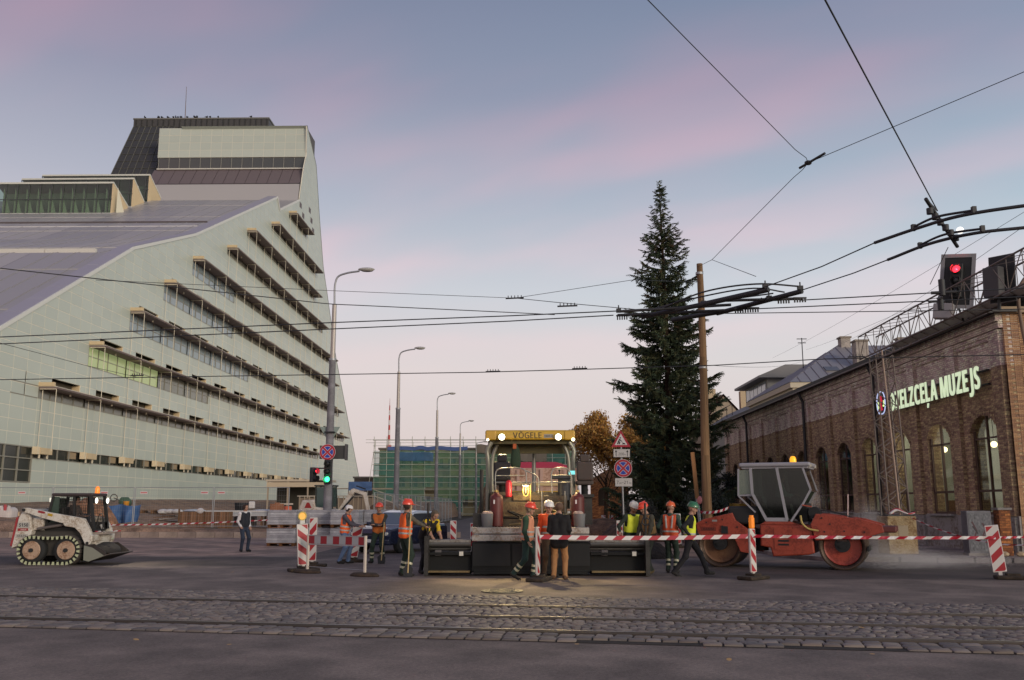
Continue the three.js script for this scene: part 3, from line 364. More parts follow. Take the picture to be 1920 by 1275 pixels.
// ---------------------------------------------------------------- illuminated museum lettering
const font = await new FontLoader().loadAsync('fonts/droid/droid_sans_bold.typeface.json'), fontR = await new FontLoader().loadAsync('fonts/droid/droid_sans_regular.typeface.json');
function letters(parent, text, f, size, depth, x0, x1, mFace, mSide) { // each letter a part; the run is fitted between x0 and x1
  const gs = []; let x = 0; for (const ch of text) { if (ch === ' ') { x += size * .36; continue; } const g = new TextGeometry(ch, { font: f, size, depth, curveSegments: 5, bevelEnabled: false }); g.computeBoundingBox(); const w = g.boundingBox.max.x - g.boundingBox.min.x; gs.push([g, x - g.boundingBox.min.x]); x += w + size * .19; }
  const k = (x1 - x0) / x; gs.forEach(([g, gx]) => { const m = part('letter', g.translate(gx, 0, 0).scale(k, 1, 1).translate(x0, 0, 0), mFace, parent); if (mSide) { const s = part('letter_body', g.clone().scale(1, 1, 1).translate(0, 0, -depth - .012), mSide, m); s.scale.z = 1; } });
}
{
  const t = thing('illuminated_sign', 'glowing pale green letters DZELZCEĻA MUZEJS mounted on the brick museum wall', 'sign', [15.62, 5.66, -39.5]); t.rotation.y = -Math.PI / 2; // runs towards the camera along +z
  letters(t, 'DZELZCEĻA MUZEJS', font, .78, .03, 0, 8.0, M([.55, .6, .4], .5, { emissive: [.60, .72, .48], emissiveIntensity: .85 }), M([.36, .35, .34], .6));
  part('mounting_rail', [b2(0, 8, .12, .17, -.3, -.2), b2(0, 8, .6, .65, -.3, -.2)], mat.steelDark, t);
  const e = thing('railway_emblem', 'oval emblem sign outlined in blue white light with a red figure', 'sign', [15.6, 6.12, -40.5]); e.rotation.y = -Math.PI / 2; e.scale.setScalar(.88);
  const ring = (rx, ry, r) => tube([[-rx, ry * .45, 0], [-rx * .6, ry, 0], [rx * .6, ry, 0], [rx, ry * .45, 0], [rx, -ry * .45, 0], [rx * .6, -ry, 0], [-rx * .6, -ry, 0], [-rx, -ry * .45, 0]], r, 60, 6, true);
  part('backing_panel', sph(.5, 0, 0, -.08, 1, 1.04, .1), mat.steelDark, e); part('light_tube', ring(.5, .5, .03), M([.6, .65, .8], .4, { emissive: [.55, .65, 1], emissiveIntensity: .75 }), e); part('red_figure', [beam([-.02, .34, 0], [.1, .1, 0], .12, .04), beam([.1, .1, 0], [-.08, -.05, 0], .12, .04), beam([-.06, -.04, .01], [.08, -.36, .01], .12, .04), beam([.02, -.12, .02], [-.1, -.38, .02], .1, .04)], M([.6, .03, .05], .5, { emissive: [.7, .03, .06], emissiveIntensity: .6 }), e);
  part('light_bar', [box(.1, .36, .03, -.36, -.1, 0), box(.1, .3, .03, .36, -.05, 0), box(.16, .08, .03, .3, -.16, 0)], M([.6, .7, .4], .5, { emissive: [.65, .85, .35], emissiveIntensity: .9 }), e); part('mounting_arm', [bar([0, .2, -.1], [0, .2, -.4], .03), bar([0, -.2, -.1], [0, -.2, -.4], .03)], mat.steelDark, e);
}
// ---------------------------------------------------------------- houses beyond the museum
{
  const mM = M([.30, .28, .285], .45, { metalness: .35 }), mWl = M([.46, .40, .31], .85, { map: rep(T.concrete, .3) });
  const t = thing('grey_roofed_house', 'cream walled house with standing seam grey hip roof and two white chimneys', 'house', [31, 0, -90]), pw = at(t);
  const rv = { a: [23.9, 12.7, -83], b: [46, 12.7, -83], c: [46, 12.7, -100], d: [23.9, 12.7, -100], r1: [31.4, 17.5, -91.5], r2: [46, 17.5, -91.5] };
  pw('wall', b2(24.5, 45.5, 0, 12.3, -99.5, -83.6), mWl); pw('cornice', [b2(23.95, 46, 12.2, 12.68, -100, -83.1), b2(24.2, 45.8, 11.7, 12.2, -99.8, -83.3)], M([.55, .47, .35], .8));
  const roof = pw('roof', tris([quad(rv.a, rv.b, rv.r2, rv.r1), [rv.d, rv.a, rv.r1], quad(rv.d, rv.r1, rv.r2, rv.c)]), mM); const ribs = []; for (let i = 1; i < 22; i++) { const x = 23.9 + i * 1.0, tt = Math.min(1, (x - 23.9) / 7.5); ribs.push(bar([x, 12.72, -83], [x, lerp(12.7, 17.5, tt) + .04, lerp(-83, -91.5, tt)], .05, 4)); } for (let i = 1; i < 16; i++) { const z = -83 - i * 1.06, tt = 1 - Math.abs(i - 8) / 8; ribs.push(bar([23.9, 12.72, z], [lerp(23.9, 31.4, tt), lerp(12.72, 17.54, tt), z], .05, 4)); } ribs.forEach((g) => pw('roof_seam', g, mM, roof));
  pw('skylight', [box(1.3, .14, 1.0, 28.6, 14.25, -85.6, .51)], M([.1, .1, .11], .2), roof); pw('skylight_frame', [box(1.5, .1, 1.2, 28.6, 14.2, -85.62, .51)], M([.25, .23, .22], .5), roof);
  for (const [x, z, y0, y1, w] of [[32, -91.5, 16.6, 18.2, .95], [31.6, -86.2, 14.2, 16.9, 1.15], [37.5, -91, 16.6, 18, .9]]) { const c = pw('chimney', b2(x - w / 2, x + w / 2, y0, y1, z - w / 2, z + w / 2), M([.56, .5, .42], .85, { map: rep(T.concrete, .6) }), roof); pw('chimney_cap', b2(x - w / 2 - .1, x + w / 2 + .1, y1, y1 + .16, z - w / 2 - .1, z + w / 2 + .1), mWl, c); }
  pw('aerial', [bar([27.6, 14.3, -91], [27.6, 18.2, -91], .05, 5), bar([27.1, 18.1, -91], [28.1, 18.1, -91], .04, 4), bar([27.2, 17.7, -91], [28, 17.7, -91], .04, 4)], mat.steelDark, roof);
  const u = thing('attic_house', 'long low grey roofed house with a glazed attic under a flat hip roof', 'house', [27, 0, -103]), qw = at(u);
  qw('wall', b2(24.6, 34, 0, 11.5, -122, -100.2), M([.36, .34, .31], .85)); qw('lower_roof', tris([quad([23.6, 11.6, -122.4], [23.6, 11.6, -99.8], [26.4, 13.4, -99.8], [26.4, 13.4, -122.4]), [[23.6, 11.6, -99.8], [34, 11.6, -99.8], [26.4, 13.4, -99.8]], quad([34, 11.6, -99.8], [34, 13.4, -99.8], [26.4, 13.4, -99.8], [26.4, 13.4, -99.8])]), M([.16, .155, .16], .6)); qw('eaves', b2(23.5, 34, 11.35, 11.6, -122.5, -99.7), M([.28, .26, .24], .7));
  const at2 = qw('attic', b2(26.3, 35, 13.2, 15.3, -110, -99.9), M([.38, .36, .33], .8)); qw('attic_roof', [b2(25.2, 36, 15.3, 15.55, -111, -98.8), prism([[25.2, 15.55], [36, 15.55], [33, 16.8], [28.2, 16.8]], 11, -104.9)], M([.2, .185, .18], .55), at2); for (let i = 0; i < 5; i++) { const z = -101.3 - i * 1.8; const w = qw('attic_window', b2(26.22, 26.29, 13.7, 15.1, z - .8, z + .8), M([.35, .37, .4], .1), at2); } qw('railing', [bar([24.6, 13.6, -110], [24.6, 13.6, -122], .04, 4), ...[0, 1, 2, 3, 4].map((i) => bar([24.6, 12.3, -110 - 3 * i], [24.6, 13.6, -110 - 3 * i], .04, 4))], mat.steelDark);
  const r = thing('red_roofed_house', 'small house with steep red tiled roof and a pale chimney beyond the museum', 'house', [25.8, 0, -126]), sw = at(r);
  sw('wall', [b2(23.6, 32, 0, 12, -134, -124), prism([[23.6, 12], [30.4, 12], [26.6, 16.2]], .4, -124.2)], M([.36, .28, .2], .9)); const rr = sw('roof', tris([quad([26.6, 16.5, -123.7], [30.8, 11.9, -123.7], [30.8, 11.9, -134], [26.6, 16.5, -134]), quad([23.2, 11.9, -123.7], [26.6, 16.5, -123.7], [26.6, 16.5, -134], [23.2, 11.9, -134])]), M([.30, .13, .075], .85, { map: rep(T.brickEnd, .4) })); for (const [x, h] of [[25.6, 17.5], [30, 17.2]]) sw('chimney', b2(x - .5, x + .5, 13.5, h, -127.4, -126.4), M([.5, .38, .24], .9), rr);
}
// ---------------------------------------------------------------- green netted building at the end of the street
{
  const z = -150, t = thing('scaffolded_building', 'long low building wrapped in green netting and scaffolding at the street end', 'building', [-8, 0, z]), pw = at(t);
  pw('wall', b2(-24, 8, 0, 10.6, z - 12, z), M([.50, .44, .27], .9, { map: rep(T.concrete, .2) }));
  const R = rng(21); for (let r = 0; r < 3; r++) for (let c = 0; c < 15; c++) { const x = -22.4 + c * 2.05, y = 1.6 + r * 3.0, lit = r === 1 && (c === 9 || c === 10 || c === 12 || c === 13); const w = pw('window', b2(x - .6, x + .6, y, y + 1.5, z, z + .05), lit ? M([.6, .6, .3], .4, { emissive: [.55, .60, .24], emissiveIntensity: .75 }) : M([.05, .06, .055], .15)); pw('window_frame', [b2(x - .04, x + .04, y, y + 1.5, z + .051, z + .09), b2(x - .66, x + .66, y - .1, y, z + .02, z + .2)], M([.4, .38, .3], .7), w); }
  const mP = M([.5, .49, .42], .6); for (let i = 0; i <= 16; i++) { const x = -24.6 + i * 2.05; pw('scaffold_post', [bar([x, 0, z + 1.6], [x, 12.6, z + 1.78], .05, 4), bar([x, 0, z + .5], [x, 11.8, z + .5], .035, 4)], mP); } for (let r = 0; r <= 6; r++) { const y = .3 + r * 1.95; pw('scaffold_ledger', [bar([-24.8, y, z + 1.86], [8.4, y, z + 1.86], .05, 4), bar([-24.8, y - .9, z + 1.86], [8.4, y - .9, z + 1.86], .035, 4)], mP); if (r && r < 6) pw('scaffold_deck', b2(-24.6, 8.2, y - .1, y - .04, z + .5, z + 1.55), M([.38, .33, .22], .9)); }
  const nets = [[.10, .25, .18], [.11, .27, .18], [.13, .27, .15], [.09, .22, .18]].map((c) => M(c, .9, { transparent: true, opacity: .48 })), dense = M([.06, .19, .155], .9, { transparent: true, opacity: .75 }); nets.forEach((m) => m.side = THREE.DoubleSide);
  for (let c = 0; c < 16; c++) { const x0 = -24.6 + c * 2.05; for (let r = 0; r < 5; r++) { if (R() < .06) continue; const y0 = .6 + r * 1.95, g = new THREE.PlaneGeometry(2.03, 1.92, 5, 4), p = g.attributes.position; for (let i = 0; i < p.count; i++) p.setZ(i, .05 * Math.sin(p.getX(i) * 3 + c) + .09 * (R() - .5)); g.computeVertexNormals(); pw('netting_sheet', g.translate(x0 + 1.02, y0 + .97, z + 1.74), c === 1 || r === 0 && R() < .55 || R() < .12 ? dense : nets[Math.floor(R() * 4)]); } }
  const drape = (x0, x1, y0, y1, m, s) => { const g = new THREE.PlaneGeometry(x1 - x0, y1 - y0, 30, 5), p = g.attributes.position; for (let i = 0; i < p.count; i++) { p.setZ(i, .14 * fbm(p.getX(i) * 1.3 + s, p.getY(i) * 1.2, 3, 0, s) * 2); p.setY(i, p.getY(i) + .3 * (vnoise(p.getX(i) * .9, 2, 0, s) - .5)); } g.computeVertexNormals(); pw('roof_sheeting', g.translate((x0 + x1) / 2, (y0 + y1) / 2, z + 1.8), m); };
  drape(-22.4, -9.5, 10.4, 11.0, M([.06, .10, .26], .7), 3); drape(-8.2, -2.2, 9.9, 11.3, M([.16, .13, .10], .9), 9); drape(-1.2, 3.2, 8.6, 11.2, M([.17, .14, .11], .9), 14); drape(-21, -15, 8.6, 10.0, M([.05, .13, .26], .8, { transparent: true, opacity: .7 }), 6); pw('roof', b2(-24.2, 8.2, 10.6, 10.9, z - 12.2, z + .2), M([.2, .17, .15], .9));
  pw('guard_rail', [bar([-26, 12.1, z + 1.6], [8.6, 12.1, z + 1.6], .03, 4), bar([-26, 11.6, z + 1.6], [8.6, 11.6, z + 1.6], .03, 4), bar([-26, 0, z + 1.6], [-24.4, 12.1, z + 1.6], .04, 4)], mP);
  const h = thing('brown_shed', 'plain brown shed standing between the library and the netted building', 'shed', [-26.5, 0, -158]), hw = at(h); hw('wall', b2(-29.5, -24.4, 0, 6.2, -165, -158), M([.17, .135, .125], .95)); hw('roof_edge', b2(-29.7, -24.2, 6.2, 6.5, -165.2, -157.8), M([.28, .24, .22], .8)); hw('door', b2(-28, -25.2, 0, 3.4, -157.99, -157.9), M([.07, .055, .05], .8)); hw('wall_rail', [b2(-29.4, -24.5, 4.6, 4.75, -157.98, -157.9)], M([.3, .26, .24], .8));
  // transmitter mast far off
  const m = thing('transmitter_mast', 'distant slim red and white striped mast rising above the netted building', 'mast', [-150, 0, -1000]); const cols = [[.45, .06, .05], [.62, .55, .52]]; for (let i = 0; i < 9; i++) { const y0 = i === 0 ? 0 : 66 + (i - 1) * 5.4, y1 = 66 + i * 5.4; part('mast_section', bar([0, y0, 0], [0, y1, 0], i === 0 ? 3.2 : 1.7 - i * .13, 6, i === 0 ? 3.0 : 1.6 - i * .13), M(cols[i % 2], .8), m); } part('mast_tip', bar([0, 109, 0], [0, 117, 0], .35, 5, .15), M([.4, .2, .2], .8), m);
}
{ // half moon
  const o = thing('moon', 'bright white half moon above the street wires', 'moon'); o.position.set(.42249 * 2400, .26328 * 2400 + 1.7, -.86729 * 2400); const g = new THREE.SphereGeometry(8.2, 24, 16, 0, Math.PI); part('moon_disc', g, M([1, 1, .95], .9, { emissive: [1, .97, .9], emissiveIntensity: 1.3 }), o); o.lookAt(0, 1.7, 0); o.rotateZ(-.35); }
// ---------------------------------------------------------------- vehicles
const dirty = (c, r = .55) => M(c, r, { map: rep(T.dirt, .9), clearcoat: .15, clearcoatRoughness: .5 });
const decal = (t, w, h, x, y, z, par, name = 'lettering', ry = 0) => { const m = new THREE.MeshStandardMaterial({ map: t, roughness: .6, transparent: false }); m.userData.ownUV = true; const g = new THREE.BoxGeometry(w, h, .006); const o = part(name, g, m, par); o.position.set(x, y, z); o.rotation.y = ry; return o; };
const txt = (s, bg, fg, w, h, fs, f = 'bold') => canvasTex(w, h, (g) => { g.fillStyle = bg; g.fillRect(0, 0, w, h); g.fillStyle = fg; g.font = `${f} ${fs}px sans-serif`; g.textAlign = 'center'; g.textBaseline = 'middle'; g.fillText(s, w / 2, h / 2); });
// --- tracked skid-steer loader
{
  const t = thing('skid_steer_loader', 'white skid-steer loader with rubber tracks, red tail and raised dark bucket', 'loader', [-13.75, 0, -27.5]);
  const wh = dirty([.60, .57, .52]), rd = dirty([.36, .03, .035]), bk = M([.02, .019, .018], .75), rim = dirty([.42, .29, .21], .8), pad = M([.10, .085, .075], .85), lug = M([.42, .44, .27], .8);
  part('chassis', [prism([[-.95, .25], [1.0, .25], [1.05, .75], [.7, 1.0], [-.6, 1.0], [-1.0, .7]], .8, 0, .03)], M([.05, .045, .04], .85), t);
  part('engine_tower', [prism([[-1.06, .97], [-1.0, 1.36], [-.86, 1.59], [-.71, 1.57], [-.66, 1.32], [-.57, .97], [-.6, .86], [-.95, .53], [-1.14, .47]], 1.24, 0, .03), prism([[-.62, 1.34], [-.3, 1.32], [-.3, .98], [-.58, .98]], 1.1, 0, .02)], wh, t);
  part('tailgate', prism([[-1.03, 1.38], [-1.0, 1.0], [-1.1, .5], [-1.21, .54], [-1.14, 1.0], [-1.1, 1.34]], 1.16, 0, .02), rd, t); for (const z of [.5, -.5]) part('tail_lamp', box(.03, .12, .1, -1.05, 1.45, z), M([.7, .5, .3], .4), t);
  const s150 = decal(txt('S150', '#a8a49c', '#15151c', 256, 112, 96), .34, .15, -.83, 1.13, .625, t, 'model_lettering'); decal(txt('STATS', '#a59f96', '#4a4642', 256, 80, 70), .34, .1, -.86, .82, .625, t, 'name_lettering'); decal(txt('▾ bobcat', '#8e2a2c', '#d8c8c0', 256, 64, 44), .3, .075, -.84, 1.0, .625, t, 'maker_label'); s150.rotation.z = 0;
  for (const s of [1, -1]) {
    const a = part('lift_arm', prism([[-.84, 1.62], [-.70, 1.62], [-.03, 1.49], [.80, 1.35], [.98, 1.31], [1.17, 1.0], [1.24, .66], [1.15, .5], [1.05, .6], [.89, .9], [.72, 1.06], [.43, 1.10], [.37, 1.18], [-.29, 1.34], [-.66, 1.46], [-.84, 1.5]], .13, s * .68, .015), wh, t);
    part('pivot_pin', [cyl(.05, .18, -.8, 1.56, s * .68, 'z', 12), cyl(.045, .16, 1.12, .62, s * .68, 'z', 12)], bk, a); part('hydraulic_cylinder', [bar([-.45, 1.02, s * .55], [.25, 1.13, s * .58], .045, 8), bar([.2, 1.12, s * .58], [.75, 1.18, s * .6], .025, 8)], M([.12, .1, .09], .5), t); part('tilt_cylinder', bar([.95, 1.12, s * .4], [1.2, .6, s * .4], .045, 8), M([.3, .28, .26], .5), t);
    decal(txt('', '#8e1f24', '#fff', 32, 16, 8), .2, .06, -.28, 1.5, s * .748, t, 'red_sticker').rotation.z = -.19; decal(txt('', '#b08a18', '#fff', 32, 16, 8), .14, .07, -.02, 1.42, s * .748, t, 'yellow_sticker').rotation.z = -.19;
    for (const x of [-.5, .5]) { const w = part('wheel', lathe([[.0, -.13], [.26, -.13], [.36, -.11], [.375, -.05], [.375, .05], [.36, .11], [.26, .13], [0, .13]], 28).rotateX(Math.PI / 2).translate(x, .42, s * .56), mat.rubber, t); part('rim', lathe([[0, .012], [.2, .004], [.245, .035], [.262, .0]], 24).rotateX(s * Math.PI / 2).translate(x, .42, s * .695), rim, w); part('hub', cyl(.06, .06, x, .42, s * .72, 'z', 10), bk, w); }
    const n = 34, per = 2.0 + 2 * Math.PI * .41; for (let i = 0; i < n; i++) { let d = i / n * per, x, y, a2; if (d < 1) { x = -.5 + d; y = .012; a2 = 0; } else if (d < 1 + Math.PI * .41) { const q = (d - 1) / .41; x = .5 + .41 * Math.sin(q); y = .422 - .41 * Math.cos(q); a2 = q; } else if (d < 2 + Math.PI * .41) { x = .5 - (d - 1 - Math.PI * .41); y = .832 - .03 * Math.sin((d - 1 - Math.PI * .41) * Math.PI); a2 = Math.PI; } else { const q = (d - 2 - Math.PI * .41) / .41; x = -.5 - .41 * Math.sin(q); y = .422 + .41 * Math.cos(q); a2 = Math.PI + q; }
      const p = part('track_pad', [box(.112, .03, .32)], pad, t); p.position.set(x, y, s * .56); p.rotation.z = a2; part('guide_lug', [prism([[-.04, 0], [.04, 0], [.022, .085], [-.022, .085]], .025, s * .165)], lug, p); }
  }
  part('cab_frame', [beam([-.28, 1.05, .44], [-.12, 1.95, .44], .07, .07), beam([-.28, 1.05, -.44], [-.12, 1.95, -.44], .07, .07), beam([.98, 1.98, .44], [1.14, 1.0, .44], .08, .08), beam([.98, 1.98, -.44], [1.14, 1.0, -.44], .08, .08), beam([.56, 1.1, .44], [.5, 1.95, .44], .06, .06), beam([.56, 1.1, -.44], [.5, 1.95, -.44], .06, .06), b2(-.3, 1.14, 1.0, 1.2, -.46, -.4), b2(-.3, 1.14, 1.0, 1.2, .4, .46)], bk, t); part('cab_roof', rbox(1.22, .09, .98, .44, 2.0, 0, .04), M([.045, .03, .03], .6), t);
  const grid = (x0, x1, z) => { for (let i = 0; i <= 9; i++) { const x = lerp(x0, x1, i / 9); part('guard_wire', bar([x, 1.2, z], [x, 1.94, z], .005, 4), bk, t); } for (let j = 0; j <= 9; j++) { const y = lerp(1.2, 1.94, j / 9); part('guard_wire', bar([x0, y, z], [x1, y, z], .005, 4), bk, t); } }; grid(.54, 1.0, .45); grid(.08, .5, .45); grid(.54, 1.0, -.45); grid(-.1, .5, -.45);
  part('rear_glass', [b2(-.16, .06, 1.2, 1.94, .435, .44), box(.01, .7, .8, -.2, 1.56, 0, 0, 0, -.17)], M([.10, .16, .12], .1, { transmission: .6, thickness: 0 }), t); part('seat', [rbox(.12, .6, .46, .05, 1.35, 0, .05), rbox(.45, .12, .46, .25, 1.05, 0, .05)], bk, t); part('cab_floor', b2(-.3, 1.1, .95, 1.0, -.42, .42), bk, t);
  const beamLamp = M([1, .95, .8], .3, { emissive: [1, .95, .80], emissiveIntensity: 3 }); for (const s of [1, -1]) { const l = part('head_lamp', [rbox(.08, .17, .13, 1.07, 1.83, s * .36, .03)], bk, t); part('lamp_lens', sph(.075, 1.12, 1.83, s * .36, .4, 1.1, .85), beamLamp, l); const sp = new THREE.SpotLight(new THREE.Color().setRGB(1, .88, .66), 10, 0, .7, .7); sp.position.set(1.2, 1.83, s * .36); sp.target.position.set(3, 0, s * .4); sp.castShadow = true; t.add(sp, sp.target); }
  part('beacon', [cyl(.07, .05, 1.0, 2.07, .1), lathe([[.065, 0], [.065, .1], [.04, .15], [0, .16]], 14).translate(1.0, 2.09, .1)], M([.9, .25, .03], .3, { emissive: [.9, .22, .02], emissiveIntensity: .7 }), t); part('rear_lamp', box(.04, .12, .1, -.26, 1.85, .3), M([.9, .85, .7], .3, { emissive: [.9, .85, .7], emissiveIntensity: .8 }), t);
  part('front_crossmember', [rbox(.1, .2, 1.5, 1.2, .76, 0, .03), rbox(.16, .34, .9, 1.16, .5, 0, .03)], wh, t); part('grab_rail', tube([[1.16, 1.05, .34], [1.24, 1.45, .34], [1.3, 1.45, .34], [1.36, 1.0, .34]], .014, 16, 6), bk, t); part('step', b2(1.1, 1.4, .86, .92, -.4, .4), M([.3, .24, .2], .8), t);
  const bd = M([.035, .028, .026], .75, { map: rep(T.dirt, 1.2) }), sd = [[1.06, .58], [1.07, .16], [1.2, .11], [1.72, .29], [1.68, .38], [1.35, .6]];
  const bu = part('bucket', [prism(sd, .03, .76), prism(sd, .03, -.76), beam([1.18, .115, 0], [1.72, .295, 0], 1.5, .03), box(.03, .44, 1.5, 1.075, .37, 0)], bd, t); part('cutting_edge', beam([1.66, .275, 0], [1.82, .33, 0], 1.6, .025), M([.09, .07, .06], .5), bu); part('side_plate', prism([[1.06, .56], [1.07, .15], [1.22, .11], [1.66, .27], [1.3, .5]], .02, .785), M([.20, .20, .16], .8), bu);
  const heap = new THREE.SphereGeometry(1, 24, 12), hp = heap.attributes.position; for (let i = 0; i < hp.count; i++) { const x = hp.getX(i), y = hp.getY(i), z = hp.getZ(i), k = 1 + .3 * (fbm(x * 3 + 5, z * 3 + y, 3, 0, 3) - .5); hp.setXYZ(i, x * .27 * k + 1.38, Math.max(y, -.1) * .22 * k + .40 - (x * .06), z * .7 * k); } heap.computeVertexNormals(); part('load', heap, M([.03, .025, .022], .95), bu);
}
// --- road paver
const paverLamps = [];
{
  const t = thing('road_paver', 'yellow roofed road paver with lit work lamps and a wide black screed', 'paver', [.25, 0, -23]);
  const bk = M([.006, .006, .006], .85), dk = M([.03, .028, .026], .65, { map: rep(T.dirt, 1) }), gr = M([.22, .21, .20], .7, { map: rep(T.dirt, .9) }), ye = M([.60, .36, .03], .42, { clearcoat: .3 }), pipe = M([.30, .29, .26], .45, { metalness: .5 }), oily = M([.10, .08, .05], .6, { map: rep(T.dirt, 1.1) });
  part('screed_body', [rbox(2.9, .72, .7, -.16, .44, -.35, .02), b2(-1.55, 1.22, .05, .14, -.1, .06)], bk, t); for (let i = 0; i < 3; i++) part('screed_shield', b2(-1.58 + i * .97, -.66 + i * .97, .24, .76, .001, .03), M([.006, .006, .0065], .7), t);
  for (const [x0, x1, n] of [[-2.7, -1.63, 'left'], [1.3, 2.67, 'right']]) { const e = part('screed_extension', [b2(x0, x1, .04, .5, -.62, -.12), b2(x0, x1, .5, .56, -.6, .02)], bk, t); part('guide_tube', [cyl(.075, x1 - x0, (x0 + x1) / 2, .76, -.05, 'x', 14), cyl(.05, x1 - x0, (x0 + x1) / 2, .64, -.2, 'x', 12)], M([.10, .095, .09], .45, { metalness: .5 }), e); part('cover_plate', b2(x0, x1, .80, .86, -.5, .02), gr, e); part('step_plate', b2(x0 + .02, x1 - .02, .09, .13, -.1, .16), M([.20, .15, .07], .8, { map: rep(T.dirt, 1.4) }), e); part('control_box', [rbox(.16, .14, .1, lerp(x0, x1, .25), .55, -.05, .02), rbox(.12, .12, .1, lerp(x0, x1, .78), .54, -.05, .02)], M([.09, .08, .08], .6), e); part('white_tag', b2(lerp(x0, x1, .74), lerp(x0, x1, .74) + .1, .48, .58, .021, .03), M([.6, .57, .5], .7), e); const g = x0 < 0 ? x0 : x1; part('end_gate', [b2(g - .05, g + .05, .02, .95, -.75, .2), bar([g, .9, -.1], [g, 1.75, -.12], .03, 6)], dk, e); part('handwheel', new THREE.TorusGeometry(.09, .014, 6, 16).translate(g, 1.3, -.02), mat.steelDark, e); part('cable', tube([[g, 1.5, -.1], [g + .12 * Math.sign(g) * -1, 1.2, .02], [g, .9, .05], [g + .1, .7, -.05]], .016, 20, 5), bk, e); }
  for (let k = 0; k < 2; k++) part('walkway_step', [rbox(2.88, .15, .34, -.16, 1.08 - k * .17, -.22 + k * .1, .015)], M([.40, .38, .36], .75, { map: rep(T.dirt, .8) }), t); for (let i = 0; i < 36; i++) part('tread_rib', b2(-1.56 + i * .08, -1.53 + i * .08, 1.155, 1.17, -.36, -.08), gr, t);
  part('tractor_body', [rbox(2.3, 1.0, 4.6, -.16, .9, -3.2, .05), rbox(1.9, .7, .9, -.16, 1.6, -1.5, .04), rbox(2.1, .12, 1.2, -.16, 1.98, -1.9, .03)], oily, t); for (const s of [-1, 1]) part('crawler_track', prism([[-.4, 0], [-.15, .42], [.15, .5], [3.2, .5], [3.5, .3], [3.4, .02], [3.2, 0]], .32, 0, .03).rotateY(Math.PI / 2).translate(-.16 + s * 1.05, .0, -1.6), mat.rubber, t);
  part('rear_panel', [b2(-.9, .75, 1.42, 1.78, -1.03, -1.0), b2(-.6, .2, 1.82, 1.95, -1.2, -1.0)], M([.13, .095, .05], .7, { map: rep(T.dirt, 1) }), t); part('hopper', [b2(-1.5, 1.2, .6, 1.4, -6.4, -5.4)], ye, t); part('engine_hood', rbox(1.9, .7, 1.6, -.16, 1.75, -4.4, .06), ye, t);
  const R = rng(31); for (let i = 0; i < 11; i++) { const x = -.95 + R() * 1.5, y = 1.17 + R() * .25; part('hose', tube([[x, y, -.75 + R() * .3], [x + .3 + R() * .3, y + .15 * R(), -.5], [x + .7 * (R() - .3), y + .25 * R() - .05, -.8], [x + .5, y + .05, -1.0]], .022, 22, 6), i % 4 === 0 ? M([.20, .15, .06], .6) : bk, t); }
  for (const x of [-1.02, 1.03]) { const g = part('gas_bottle', lathe([[0, 0], [.16, 0], [.165, .04], [.165, .7], [.145, .77], [.07, .82], [.06, .86], [0, .86]], 20).translate(x, 1.16, -.5), M([.10, .016, .014], .5), t); part('bottle_valve', [cyl(.03, .09, x, 2.03, -.5), box(.1, .03, .03, x, 2.05, -.5)], M([.5, .35, .12], .4, { metalness: .7 }), g); part('bottle_label', box(.1, .1, .01, x - .02, 1.78, -.345), M([.65, .6, .58], .7), g); const b = part('bucket', lathe([[0, 0], [.13, 0], [.15, .32], [.16, .33], [.145, .33], [.125, .02], [0, .02]], 20).translate(x + (x < 0 ? -.22 : .02), 1.16, -.22), M([.16, .16, .165], .6), t); part('rags', [sph(.1, x + (x < 0 ? -.18 : .02), 1.5, -.22, 1, .6, 1), sph(.07, x + (x < 0 ? -.27 : -.06), 1.5, -.2, 1, .8, 1)], M([.45, .33, .27], .9), b); }
  part('tool_tray', b2(-1.6, -1.3, 1.16, 1.5, -.6, -.3), dk, t);
  const rail = (pts) => part('hand_rail', tube(pts, .018, 30, 6), pipe, t); rail([[-1.05, 1.95, -1.0], [-1.05, 2.55, -1.0], [-.98, 2.62, -1.0], [-.35, 2.62, -1.0], [-.28, 2.55, -1.0], [-.28, 2.0, -1.0]]); rail([[.05, 2.0, -1.0], [.05, 2.35, -1.0], [-.02, 2.45, -1.0], [-.28, 2.58, -1.0]]); rail([[.4, 2.0, -1.0], [.4, 2.55, -1.0], [.48, 2.64, -1.0], [.8, 2.62, -1.0], [.88, 2.5, -1.0], [.9, 1.4, -1.0]]); part('hand_rail', [bar([-1.06, 2.28, -1], [.88, 2.28, -1], .016, 6), bar([-1.06, 2.45, -1], [-.3, 2.45, -1], .014, 6)], pipe, t); for (const x of [.13, .72]) part('marker_rod', bar([x, 1.2, -.7], [x, 2.05, -.7], .014, 6), pipe, t);
  const seat = (x, y, z, m) => { const s = part('seat', [rbox(.44, .5, .12, x, y + .38, z, .06), rbox(.46, .12, .44, x, y + .08, z - .2, .05), rbox(.26, .2, .1, x, y + .72, z, .05)], m, t); part('seat_post', cyl(.09, .5, x, y - .2, z - .2), bk, s); }; seat(-.9, 2.2, -1.35, M([.016, .014, .018], .8)); seat(1.28, 2.2, -1.5, M([.07, .052, .045], .85)); part('side_platform', [b2(.9, 1.5, 1.9, 1.98, -2.2, -1.2), b2(1.0, 1.45, 1.2, 1.9, -2.1, -1.3)], dk, t);
  const fx = part('fire_extinguisher', lathe([[0, 0], [.075, 0], [.08, .03], [.08, .36], [.05, .42], [0, .44]], 16).translate(-.72, 1.9, -.93), M([.62, .02, .03], .35), t); part('extinguisher_valve', [box(.1, .04, .05, -.72, 2.36, -.93), bar([-.7, 2.36, -.93], [-.8, 2.42, -.9], .012)], bk, fx);
